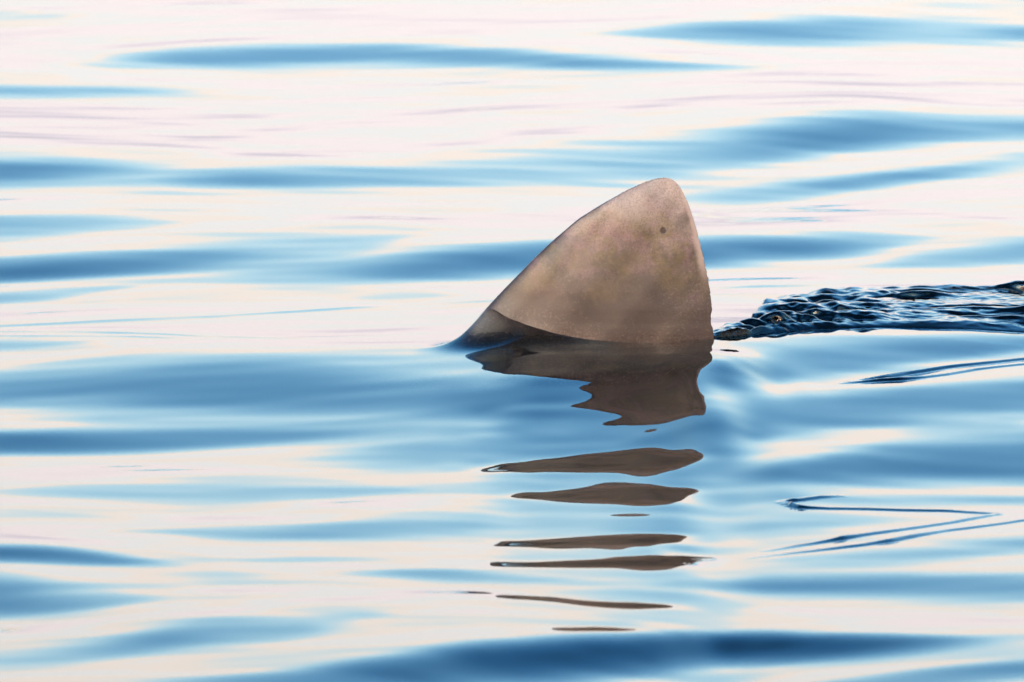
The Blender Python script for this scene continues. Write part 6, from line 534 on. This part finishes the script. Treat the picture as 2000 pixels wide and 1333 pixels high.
1382,1382,1381,1380,1380,1379,1379,1379,1379,1380,1381,1383,1386,1389,1393,1397,1403,1411,1420,1430,1443,1459,1479,1502,1524,1543,1559,1572,1585,1600,1619,1642,1670,1700,1730,1756,1773,1778,1770,1749,1719,1686,1658,1639,1627,1623,1623,1629,1639,1654,1673,1696,1725,1759,1799,1847,1904,1976,2056,2149,2188,
1373,1372,1371,1370,1370,1369,1369,1369,1370,1370,1372,1373,1376,1379,1383,1388,1394,1401,1410,1421,1434,1451,1472,1498,1521,1541,1557,1570,1582,1597,1616,1641,1671,1704,1737,1766,1785,1791,1782,1758,1724,1685,1652,1632,1620,1615,1615,1621,1631,1645,1664,1688,1716,1751,1791,1841,1899,1974,2061,2167,2214,
1365,1364,1363,1362,1361,1361,1361,1361,1361,1362,1363,1365,1368,1371,1375,1380,1386,1393,1402,1413,1427,1444,1467,1494,1520,1540,1556,1568,1580,1594,1614,1639,1671,1707,1743,1774,1795,1802,1792,1766,1728,1685,1648,1625,1613,1607,1608,1613,1623,1638,1657,1681,1709,1744,1785,1835,1893,1971,2066,2182,2236,
1354,1353,1351,1350,1349,1349,1349,1349,1349,1350,1352,1353,1356,1359,1363,1368,1374,1381,1391,1401,1415,1432,1457,1490,1518,1540,1555,1566,1576,1589,1609,1636,1671,1711,1752,1788,1813,1821,1809,1780,1735,1684,1637,1614,1602,1596,1596,1602,1612,1626,1645,1669,1698,1733,1774,1824,1883,1961,2069,2207,2272,
]
TAB = np.array(HEIGHTS, float).reshape(TNY, TNX) * 1e-4

def bspline(n, t):
    """cubic B-spline weights: index arrays (4,len) and weights (4,len)"""
    t = np.clip(t, 0, n - 1.0001); i = np.floor(t).astype(int); f = t - i
    w = np.stack([(1 - f) ** 3 / 6, (3 * f ** 3 - 6 * f ** 2 + 4) / 6, (-3 * f ** 3 + 3 * f ** 2 + 3 * f + 1) / 6, f ** 3 / 6])
    idx = np.clip(np.stack([i - 1, i, i + 1, i + 2]), 0, n - 1)
    return idx, w

def swell_grid(xs, ys):
    iy, wy = bspline(TNY, (ys - TY0) / TDY)
    rows = sum(TAB[iy[k]] * wy[k][:, None] for k in range(4))
    ix, wx = bspline(TNX, (xs - TX0) / TDX)
    return sum(rows[:, ix[k]] * wx[k][None, :] for k in range(4))

OPEN = wave_set(14, (0.5, 1.6), (1.5, 5.0), 0.060, 3)
FINE = wave_set(16, (0.08, 0.30), (0.5, 2.2), 0.0095, 5)

# steep little capillary folds, traced in image pixels and cast onto the water: x, y, height (m)
FOLDS = [
    ([(0.7624, -0.3734, 0.0005), (0.8167, -0.3417, 0.006), (0.8653, -0.306, 0.009), (0.9145, -0.2572, 0.0075), (1.0126, -0.182, 0.006), (1.1106, -0.1225, 0.0055), (1.197, -0.067, 0.005), (1.3216, 0.0246, 0.004)], 0.01),
    ([(0.7741, -0.376, 0.001), (0.8159, -0.3651, 0.005), (0.8517, -0.3549, 0.007), (0.8992, -0.3508, 0.008), (0.9476, -0.3226, 0.005), (1.0087, -0.2775, 0.004), (1.0704, -0.2222, 0.0035), (1.1931, -0.1457, 0.0035), (1.3173, -0.054, 0.003)], 0.009),
    ([(0.5961, -1.516, 0.001), (0.6144, -1.5062, 0.006), (0.6314, -1.5002, 0.0045), (0.6776, -1.4653, 0.004), (0.7235, -1.4426, 0.001)], 0.009),
    ([(0.5981, -1.5259, 0.003), (0.613, -1.5564, 0.01), (0.6293, -1.5778, 0.008), (0.6517, -1.5816, 0.005), (0.6966, -1.5831, 0.004), (0.7872, -1.5644, 0.004), (0.9565, -1.5501, 0.0042), (1.0561, -1.5854, 0.003), (1.0669, -1.5961, 0.001)], 0.01),
    ([(1.0669, -1.5961, 0.001), (1.0435, -1.6152, 0.0036), (0.9499, -1.7086, 0.0038), (0.8344, -1.8097, 0.0042), (0.7544, -1.8747, 0.005), (0.7145, -1.9102, 0.008), (0.6861, -1.9312, 0.005), (0.6185, -1.9756, 0.0022), (0.5513, -2.0174, 0.0006)], 0.01),
    ([(0.5164, -2.0969, 0.0004), (0.6609, -2.0375, 0.0028), (0.7504, -1.9951, 0.0045), (0.8185, -1.9428, 0.007), (0.8531, -1.9041, 0.006), (0.9456, -1.8116, 0.004), (1.1184, -1.6905, 0.003), (1.2333, -1.6322, 0.001)], 0.01),
    ([(-1.2986, 0.5055, 0.0006), (-1.2258, 0.5221, 0.0008), (-1.0791, 0.532, 0.0007), (-0.9081, 0.5519, 0.0006), (-0.8104, 0.5655, 0.0002), (-0.7128, 0.5879, 0.0005), (-0.5912, 0.6448, 0.0009), (-0.3711, 0.7494, 0.0008), (-0.223, 0.7884, 0.0003), (-0.0496, 0.8053, 0.0008), (0.0496, 0.8164, 0.0006)], 0.016),
    ([(-1.2962, 0.4609, 0.0009), (-1.2219, 0.4403, 0.0009), (-1.073, 0.3886, 0.0005), (-0.9742, 0.3583, 0.0008), (-0.8137, 0.2914, 0.0007), (-0.7028, 0.235, 0.0004), (-0.5324, 0.2013, 0.0007), (-0.3393, 0.2391, 0.0006), (-0.2064, 0.2875, 0.0002)], 0.015),
    ([(-1.2929, 0.3969, 0.0007), (-1.2186, 0.3747, 0.001), (-1.0211, 0.3131, 0.0004), (-0.9107, 0.2864, 0.0009), (-0.7997, 0.2338, 0.0007), (-0.6649, 0.1781, 0.0002)], 0.014),
    ([(0.4745, 0.9892, 0.0008), (0.6003, 1.0318, 0.0009), (0.776, 1.0499, 0.0003)], 0.018),
    ([(0.4724, 0.8801, 0.0008), (0.5846, 0.8926, 0.0008), (0.6957, 0.8607, 0.0003)], 0.017),
]
# water climbing the leading edge of the fin (x, height at the skin)
RISE = np.array([
    (-0.30, 0.000), (-0.235, 0.000), (-0.185, 0.004), (-0.157, 0.010), (-0.125, 0.024), (-0.096, 0.050), (-0.071, 0.076),
    (-0.054, 0.092), (-0.046, 0.088), (-0.017, 0.066), (0.034, 0.043), (0.102, 0.022), (0.174, 0.008), (0.264, 0.000), (0.354, -0.003), (0.444, 0.000), (0.60, 0.0)])

def level(y):
    """the long low swell the ripples ride on"""
    return np.interp(y, [-40, -14, -5.2, -1.5, 0.0, 3.0, 8.5, 20, 60], LEVEL)

# plan of the wake: near and far edge (x, y)
WN = np.array([(0.455, -0.02), (0.50, 0.01), (0.566, 0.06), (0.646, 0.12), (0.725, 0.17), (0.88, 0.21), (1.2, 0.19), (2.3, 0.12)])
WF = np.array([(0.455, 0.04), (0.50, 0.14), (0.54, 0.20), (0.566, 0.27), (0.585, 0.52), (0.62, 0.78), (0.72, 0.90), (0.88, 1.02), (1.2, 1.02), (2.3, 1.05)])

def sea_height(xs, ys):
    x = xs[None, :]; y = ys[:, None]
    core = swell_grid(xs, ys)
    wgt = (smooth(-1.80, -1.55, x) * (1 - smooth(1.55, 1.80, x))) * (smooth(-5.4, -4.7, y) * (1 - smooth(8.2, 8.8, y)))
    r = np.hypot(x, y + 0.0)
    open_w = waves(x, y, OPEN) * (1 - smooth(25, 60, r))
    z = core * wgt + (open_w + level(y)) * (1 - wgt)
    z = z + waves(x, y, FINE) * (1 - smooth(10, 14, r))
    # bow wave: piled up at the leading edge, thinning along the flanks
    rise = np.interp(xs, RISE[:, 0], RISE[:, 1])
    k = np.exp(-0.5 * (np.arange(-6, 7) / 2.2) ** 2); k /= k.sum()
    rise = np.convolve(np.pad(rise, 6, mode='edge'), k, 'valid')
    width = np.interp(xs, [-0.25, -0.05, 0.05, 0.3], [0.050, 0.045, 0.05, 0.06])
    half = np.interp(xs, [-0.05, 0.1, 0.3, 0.47], [0.0, 0.022, 0.022, 0.0])
    d = np.maximum(np.abs(y) - half[None, :], 0)
    bump = rise[None, :] * np.exp(-(d / width[None, :]) ** 1.5)
    z = z + bump
    for pts, sig in FOLDS:
        a = np.array(pts)
        if a[0, 0] > a[-1, 0]:
            a = a[::-1]
        inside = (xs >= a[0, 0] - 0.01) & (xs <= a[-1, 0] + 0.01)
        yc = np.interp(xs, a[:, 0], a[:, 1]); am = np.interp(xs, a[:, 0], a[:, 2]) * inside
        z = z + am[None, :] * np.exp(-((y - yc[None, :]) / sig) ** 2)
    return z

def spaced(knots):
    """knots: list of (position, step) - cumulative lines with piecewise steps"""
    out = [knots[0][0]]
    for (a, s), (b, s2) in zip(knots[:-1], knots[1:]):
        n = max(2, int(round((b - a) / (0.5 * (s + s2)))))
        if abs(s - s2) < 1e-9:
            p = np.linspace(a, b, n + 1)[1:]
        else:
            q = (s2 / s) ** (1.0 / n); g = np.cumsum(q ** np.arange(n)); p = a + (b - a) * g / g[-1]
        out.extend(p)
    return np.array(out)

fx = spaced([(-6, .25), (-1.9, .012), (-1.75, .0085), (-0.34, .0085), (-0.30, .004), (0.12, .004), (0.18, .0085), (1.75, .0085), (1.9, .012), (6, .25)])
fy = spaced([(-14, .4), (-5.3, .02), (-5.1, .012), (FY[0], .012), (FY[0] + .05, .0045), (FY[1], .0045), (FY[1] + .05, .012), (FY[2], .012), (FY[2] + .05, .0045), (0.2, .0045), (0.5, .009), (1.2, .010), (8.5, .017), (9, .03), (30, .5)])
far = np.array([40, 60, 100, 180, 350, 800, 2000, 6000.0])
xs = np.concatenate([-far[::-1], [-20, -12], fx, [12, 20], far])
ys = np.concatenate([-far[::-1], [-22], fy, far + 10])
Z = sea_height(xs, ys)
# the still sheet stays out of the body of the wake, whose own surface takes over there
lo_, hi_ = np.interp(xs, WN[:, 0], WN[:, 1])[None, :], np.interp(xs, WF[:, 0], WF[:, 1])[None, :]
tt = (ys[:, None] - lo_) / (hi_ - lo_)
Z = Z - 0.4 * smooth(0.09, 0.15, tt) * (1 - smooth(0.74, 0.80, tt)) * (smooth(0.48, 0.50, xs) * (1 - smooth(2.1, 2.2, xs)))[None, :]
sea = grid_mesh("sea_water", xs[None, :], ys[:, None], Z, water_mat)
sea["kind"] = "structure"
sea["label"] = "glassy rippled sea reflecting blue and cream evening sky"

bx = np.array([-6000, -300, -20, 20, 300, 6000.0])
BZ = -7.0 + np.zeros((6, 6))
sea_bed = grid_mesh("sea_bed", bx[None, :], bx[:, None], BZ, bed_mat)
sea_bed["kind"] = "structure"

# ------------------------------------------------------------------ shark fin
S_ = 0.0012
LEAD = np.array([(-230, 780), (912, 655), (926, 634), (938, 619), (950, 605), (959, 594.5), (980, 572), (1010, 540.5), (1052, 497), (1088, 464), (1130, 428), (1175, 399.5), (1220, 374), (1259, 356), (1281, 349), (1299, 346.8)][1:])
TRAIL = np.array([(1404, 800), (1397, 668), (1392.5, 644), (1388.5, 625), (1388, 615), (1390.5, 598), (1388, 575), (1383.5, 548), (1374.5, 503), (1364, 461), (1352, 419), (1344, 397), (1337, 381.5), (1331, 370), (1325, 361), (1318, 353.5), (1311, 349.2), (1299, 346.8)])
lead_z = (668 - LEAD[:, 1]) * S_; lead_x = (LEAD[:, 0] - 1000) * S_
trail_z = (668 - TRAIL[:, 1]) * S_; trail_x = (TRAIL[:, 0] - 1000) * S_
lead_z = np.concatenate([[-0.30, -0.16, -0.05], lead_z]); lead_x = np.concatenate([[-0.36, -0.20, -0.135], lead_x])
trail_z = np.concatenate([[-0.30], trail_z]); trail_x = np.concatenate([[0.49], trail_x])
top = lead_z[-1]
NZ, NC = 220, 64
q = np.linspace(0, 1, NZ)
zz = -0.30 + (top + 0.30) * (1 - (1 - q) ** 2.0)
xl = np.interp(zz, lead_z, lead_x); xt = np.interp(zz, trail_z, trail_x)
def sm1(a, s):
    n = int(3 * s) + 1; k = np.exp(-.5 * (np.arange(-n, n + 1) / s) ** 2); k /= k.sum()
    ap = np.concatenate([2 * a[0] - a[n:0:-1], a, 2 * a[-1] - a[-2:-n - 2:-1]])
    return np.convolve(ap, k, 'valid')
mid_l, mid_t = sm1(xl, 2.0), sm1(xt, 1.2)
blend = smooth(0.93, 0.99, q)
xl = mid_l * (1 - blend) + xl * blend; xt = mid_t * (1 - blend) + xt * blend
xl[-1] = xt[-1] = 0.5 * (xl[-1] + xt[-1])
# ragged, slightly nicked trailing edge
nick = np.zeros(NZ)
for zc, a, w in ((0.045, .002, .006), (0.075, -.0016, .005), (0.112, .0012, .004), (0.150, -.0012, .004), (0.186, .0015, .0035), (0.222, .0012, .003), (0.246, .0016, .003), (0.262, -.001, .003), (0.30, .001, .004)):
    nick += a * np.exp(-((zz - zc) / w) ** 2)
nick += 0.0004 * np.sin(zz * 900) + 0.0004 * np.sin(zz * 1430 + 1)
xt = xt - nick * (1 - smooth(0.33, 0.37, zz))
al = np.linspace(0, 2 * math.pi, NC, endpoint=False)
cpos = 0.5 * (1 - np.cos(al))                       # 0 leading edge, 1 trailing edge
side = np.where(al < math.pi, -1.0, 1.0)
prof = 1.4845 * np.sqrt(cpos) - 0.63 * cpos - 1.758 * cpos ** 2 + 1.4215 * cpos ** 3 - 0.5180 * cpos ** 4
chord = (xt - xl)
tc = np.interp(zz, [-0.30, -0.16, -0.06, 0.0, 0.1, 0.25, top], [0.30, 0.17, 0.12, 0.105, 0.095, 0.10, 0.14])
px = xl[:, None] + chord[:, None] * cpos[None, :]
py = side[None, :] * prof[None, :] * (chord * tc)[:, None]
pz = np.repeat(zz[:, None], NC, 1)
# soft hollows and swellings of the skin, a shallow crease along the front and a slight lean
dz = waves(px, pz, [(23, 17, .0010, 0.4), (41, -33, .0008, 1.9), (67, 52, .0005, 3.0), (-95, 80, .0003, 0.2), (12, 29, .0012, 5.0), (130, -60, .0002, 2.0)])
amp = np.clip(prof[None, :] / 0.25, 0, 1)
py = py + dz * amp
yaw = math.radians(-4.0)
cx0 = 0.2
X = cx0 + (px - cx0) * math.cos(yaw) - py * math.sin(yaw)
Y = (px - cx0) * math.sin(yaw) + py * math.cos(yaw)
X = X + 0.0
Y = Y + 0.015 * (pz / top) ** 2                      # tip leans slightly away
co = np.stack([X, Y, pz], 2).reshape(-1, 3)
ii = np.arange(NZ - 1)[:, None] * NC; jj = np.arange(NC)[None, :]
fq = np.stack([(ii + jj), (ii + NC + jj), (ii + NC + (jj + 1) % NC), (ii + (jj + 1) % NC)], 2).reshape(-1, 4)

skin, st, sb = principled("shark_skin")
N = st.nodes.new
def link(a, b): st.links.new(a, b)
tc_ = N("ShaderNodeTexCoord")
def noise(scale, detail=4.0, rough=0.55, map_scale=(1, 1, 1), loc=(0, 0, 0)):
    mp = N("ShaderNodeMapping"); mp.inputs["Scale"].default_value = map_scale; mp.inputs["Location"].default_value = loc
    n = N("ShaderNodeTexNoise"); n.inputs["Scale"].default_value = scale; n.inputs["Detail"].default_value = detail; n.inputs["Roughness"].default_value = rough
    link(tc_.outputs["Object"], mp.inputs[0]); link(mp.outputs[0], n.inputs[0])
    return n.outputs[0]
def ramp_(src, a, b, inv=False):
    r = N("ShaderNodeMapRange"); r.interpolation_type = 'SMOOTHSTEP'
    r.inputs["From Min"].default_value = a; r.inputs["From Max"].default_value = b
    if inv: r.inputs["To Min"].default_value = 1.0; r.inputs["To Max"].default_value = 0.0
    link(src, r.inputs[0]); return r.outputs[0]
def mix(fac, a, b, blend='MIX', f=None):
    m = N("ShaderNodeMix"); m.data_type = 'RGBA'; m.blend_type = blend
    if f is None: link(fac, m.inputs[0])
    else: m.inputs[0].default_value = f
    for s, i in ((a, 6), (b, 7)):
        if isinstance(s, tuple): m.inputs[i].default_value = (*s, 1)
        else: link(s, m.inputs[i])
    return m.outputs[2]
def math_(op, a, b=None):
    m = N("ShaderNodeMath"); m.operation = op
    for s, i in ((a, 0), (b, 1)):
        if s is None: continue
        if isinstance(s, (int, float)): m.inputs[i].default_value = s
        else: link(s, m.inputs[i])
    return m.outputs[0]
xyz = N("ShaderNodeSeparateXYZ"); link(tc_.outputs["Object"], xyz.inputs[0])
TAN, ROSE, OLIVE, DARK, PALE = FINCOL
c = mix(ramp_(noise(11, 3), .44, .58), TAN, ROSE)
c = mix(ramp_(noise(13, 4, .6, loc=(3, 1, 2)), .48, .60), c, OLIVE)
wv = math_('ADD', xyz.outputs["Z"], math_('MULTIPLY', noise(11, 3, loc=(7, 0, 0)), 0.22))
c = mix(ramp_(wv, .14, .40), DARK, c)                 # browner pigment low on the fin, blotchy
c = mix(math_('MULTIPLY', ramp_(noise(15, 5, .65, loc=(1, 5, 9)), .48, .64), .62), c, DARK)
c = mix(math_('MULTIPLY', ramp_(noise(62, 5, .75, loc=(2, 8, 1)), .44, .66), .42), c, DARK)
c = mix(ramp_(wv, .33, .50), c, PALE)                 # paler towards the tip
c = mix(math_('MULTIPLY', ramp_(noise(240, 3, .8), .40, .66), .42), c, DARK)   # fine speckle
c = mix(math_('MULTIPLY', ramp_(noise(160, 2, .7, loc=(4, 4, 4)), .50, .72), .12), c, PALE)
at = N("ShaderNodeAttribute"); at.attribute_name = "chord"
chn = math_('ADD', at.outputs["Fac"], math_('MULTIPLY', math_('SUBTRACT', noise(45, 3), .5), .03))
c = mix(math_('MULTIPLY', ramp_(chn, .006, .028, inv=True), .85), c, DARK)        # dusky leading edge
c = mix(math_('MULTIPLY', math_('MULTIPLY', ramp_(chn, .945, .985), ramp_(xyz.outputs["Z"], .12, .2)), .75), c, PALE)   # worn, paler trailing margin
# broad stains low on the flank (x, z, radius, strength, colour)
def stain(cx, cz, rx, rz):
    px_ = math_('DIVIDE', math_('SUBTRACT', xyz.outputs["X"], cx), rx)
    pz_ = math_('DIVIDE', math_('SUBTRACT', xyz.outputs["Z"], cz), rz)
    rr = math_('SQRT', math_('ADD', math_('MULTIPLY', px_, px_), math_('MULTIPLY', pz_, pz_)))
    return ramp_(math_('ADD', rr, math_('MULTIPLY', math_('SUBTRACT', noise(34, 6, .75, loc=(cx * 9, 2, cz * 7)), .5), 2.6)), .4, 1.1, inv=True)
for sx, sz, rx, rz, amt, col in ((0.235, 0.075, .110, .050, .8, DARK), (0.215, 0.125, .045, .040, .28, OLIVE), (0.33, 0.065, .070, .04, .65, DARK), (0.30, 0.13, .070, .04, .6, DARK), (0.06, 0.145, .045, .035, .3, OLIVE),
                               (0.025, 0.10, .060, .025, .6, DARK), (0.16, 0.20, .055, .050, .35, ROSE), (0.10, 0.09, .055, .04, .55, DARK), (0.38, 0.145, .035, .05, .2, OLIVE), (0.27, 0.19, .05, .03, .3, OLIVE), (0.43, 0.03, .03, .03, .5, DARK)):
    c = mix(math_('MULTIPLY', stain(sx, sz, rx, rz), amt), c, col)
# small round dark mark high on the flank
def spot(cx, cz, r, wob):
    v = N("ShaderNodeVectorMath"); v.operation = 'SUBTRACT'; v.inputs[1].default_value = (cx, 0, cz)
    cmb = N("ShaderNodeCombineXYZ"); link(xyz.outputs["X"], cmb.inputs[0]); link(xyz.outputs["Z"], cmb.inputs[2])
    link(cmb.outputs[0], v.inputs[0])
    ln = N("ShaderNodeVectorMath"); ln.operation = 'LENGTH'; link(v.outputs[0], ln.inputs[0])
    d = math_('ADD', ln.outputs["Value"], math_('MULTIPLY', math_('SUBTRACT', noise(120, 2), .5), wob))
    return ramp_(d, r * .55, r * 1.25, inv=True)
mark = spot(0.354, 0.2625, 0.0085, .005)
c = mix(math_('MULTIPLY', mark, 1.0), c, (0.016, 0.006, 0.003))
link(c, sb.inputs["Base Color"])
wet = ramp_(math_('ADD', xyz.outputs["Z"], math_('MULTIPLY', noise(30, 3), 0.05)), .03, .075)
link(math_('ADD', math_('MULTIPLY', wet, .17), .26), sb.inputs["Roughness"])
sb.inputs["IOR"].default_value = 1.4
bmp = N("ShaderNodeBump"); bmp.inputs["Strength"].default_value = 0.35; bmp.inputs["Distance"].default_value = 0.0008
hsum = math_('ADD', noise(420, 2, .6), math_('MULTIPLY', noise(60, 4, .6), 1.2))
link(math_('SUBTRACT', hsum, math_('MULTIPLY', mark, 1.5)), bmp.inputs["Height"]); link(bmp.outputs[0], sb.inputs["Normal"])

fin = raw_mesh("shark_fin", co, fq, skin)
ca = fin.data.attributes.new("chord", 'FLOAT', 'POINT')
ca.data.foreach_set("value", (np.broadcast_to(cpos[None, :], px.shape)).astype(np.float32).ravel())
fin["label"] = "brown grey triangular shark dorsal fin with rounded tip rising from the water"
fin["category"] = "shark fin"

# ------------------------------------------------------------------ wake
wx = spaced([(0.455, .002), (1.0, .003), (1.35, .005), (2.3, .02)])
WH = np.array([(0.455, 0.006), (0.475, 0.014), (0.495, 0.018), (0.507, 0.021), (0.52, 0.017), (0.533, 0.021), (0.55, 0.017), (0.572, 0.015), (0.60, 0.024), (0.65, 0.024), (0.75, 0.021), (0.9, 0.018), (1.2, 0.014), (2.3, 0.008)])
yn = np.interp(wx, WN[:, 0], WN[:, 1]); yf = np.interp(wx, WF[:, 0], WF[:, 1]); wh = np.interp(wx, WH[:, 0], WH[:, 1])
yn, yf, wh = sm1(yn, 5), sm1(yf, 5), sm1(wh, 3)
NT = 380
t = np.linspace(-0.10, 1.10, NT)[:, None]
WX = np.broadcast_to(wx[None, :], (NT, len(wx)))
WY = yn[None, :] + (yf - yn)[None, :] * t
def scatter(n, lam, aniso, slope, seed):
    r = np.random.default_rng(seed); out = []
    for _ in range(n):
        l = r.uniform(*lam); k = 2 * math.pi / l; th = r.normal(math.pi / 2, aniso)
        out.append((k * math.cos(th), k * math.sin(th), slope / k * math.sqrt(2.0 / n), r.uniform(0, 6.283)))
    return out
big = waves(WX, WY, scatter(18, (0.10, 0.18), 0.50, 1.0, 21))
mid = waves(WX, WY, scatter(26, (0.045, 0.09), 0.65, 1.0, 22))
tiny = waves(WX, WY, scatter(30, (0.018, 0.038), 0.8, 1.0, 23))
longw = waves(WX, WY, scatter(20, (0.06, 0.15), 0.12, 1.0, 24)) + 0.5 * waves(WX, WY, scatter(20, (0.03, 0.06), 0.16, 1.0, 25))
g = smooth(0.70, 1.10, WX)                              # chaotic by the fin, drawn out further back
patch = 0.65 + 0.5 * np.clip(waves(WX, WY, scatter(10, (0.25, 0.5), 0.9, 2.5, 26)), -0.06, 0.06) / 0.06
fresh = 1 - smooth(0.60, 0.95, WX)
rip = (big * 0.24 + mid * 0.34 * patch) * (1 - 0.8 * g) + longw * 0.34 * g * patch + tiny * (0.09 + 0.22 * fresh * (1 - smooth(0.1, 0.6, t)))
env = smooth(0.0, 0.10, t) * (1 - smooth(0.80, 1.0, t))
mound = (0.8 * smooth(-0.02, 0.07, t) + 0.2 * smooth(0.1, 0.6, t)) * (1 - smooth(0.80, 1.02, t))
WZ = wh[None, :] * mound + rip * env * np.interp(wx, [0.455, 0.48, 0.6, 0.8, 1.2, 2.3], [0.4, 0.9, 1.15, 1.15, 0.95, 0.5])[None, :]
# sea level below it
def sea_at(Xa, Ya):
    gx = np.linspace(0.4, 2.4, 300); gy = np.linspace(-0.3, 1.1, 300)
    Zs = sea_height(gx, gy)
    fi = (Xa - gx[0]) / (gx[1] - gx[0]); fj = (Ya - gy[0]) / (gy[1] - gy[0])
    i = np.clip(fi.astype(int), 0, 298); j = np.clip(fj.astype(int), 0, 298); fi = fi - i; fj = fj - j
    return (Zs[j, i] * (1 - fi) + Zs[j, i + 1] * fi) * (1 - fj) + (Zs[j + 1, i] * (1 - fi) + Zs[j + 1, i + 1] * fi) * fj
lean = np.clip(WZ - 0.5 * wh[None, :] * mound, -0.02, 0.02)
WY = WY - 0.75 * lean * env
skirt = 0.004 + 0.03 * (1 - smooth(-0.08, 0.03, t)) + 0.03 * smooth(0.97, 1.08, t)
WZ = WZ + sea_at(WX, WY) - skirt * (1 - env) 
wake = grid_mesh("wake", WX, WY, WZ, water_mat)
wake["label"] = "dark choppy wake of turbulent ripples trailing behind the shark fin"
wake["category"] = "wake"
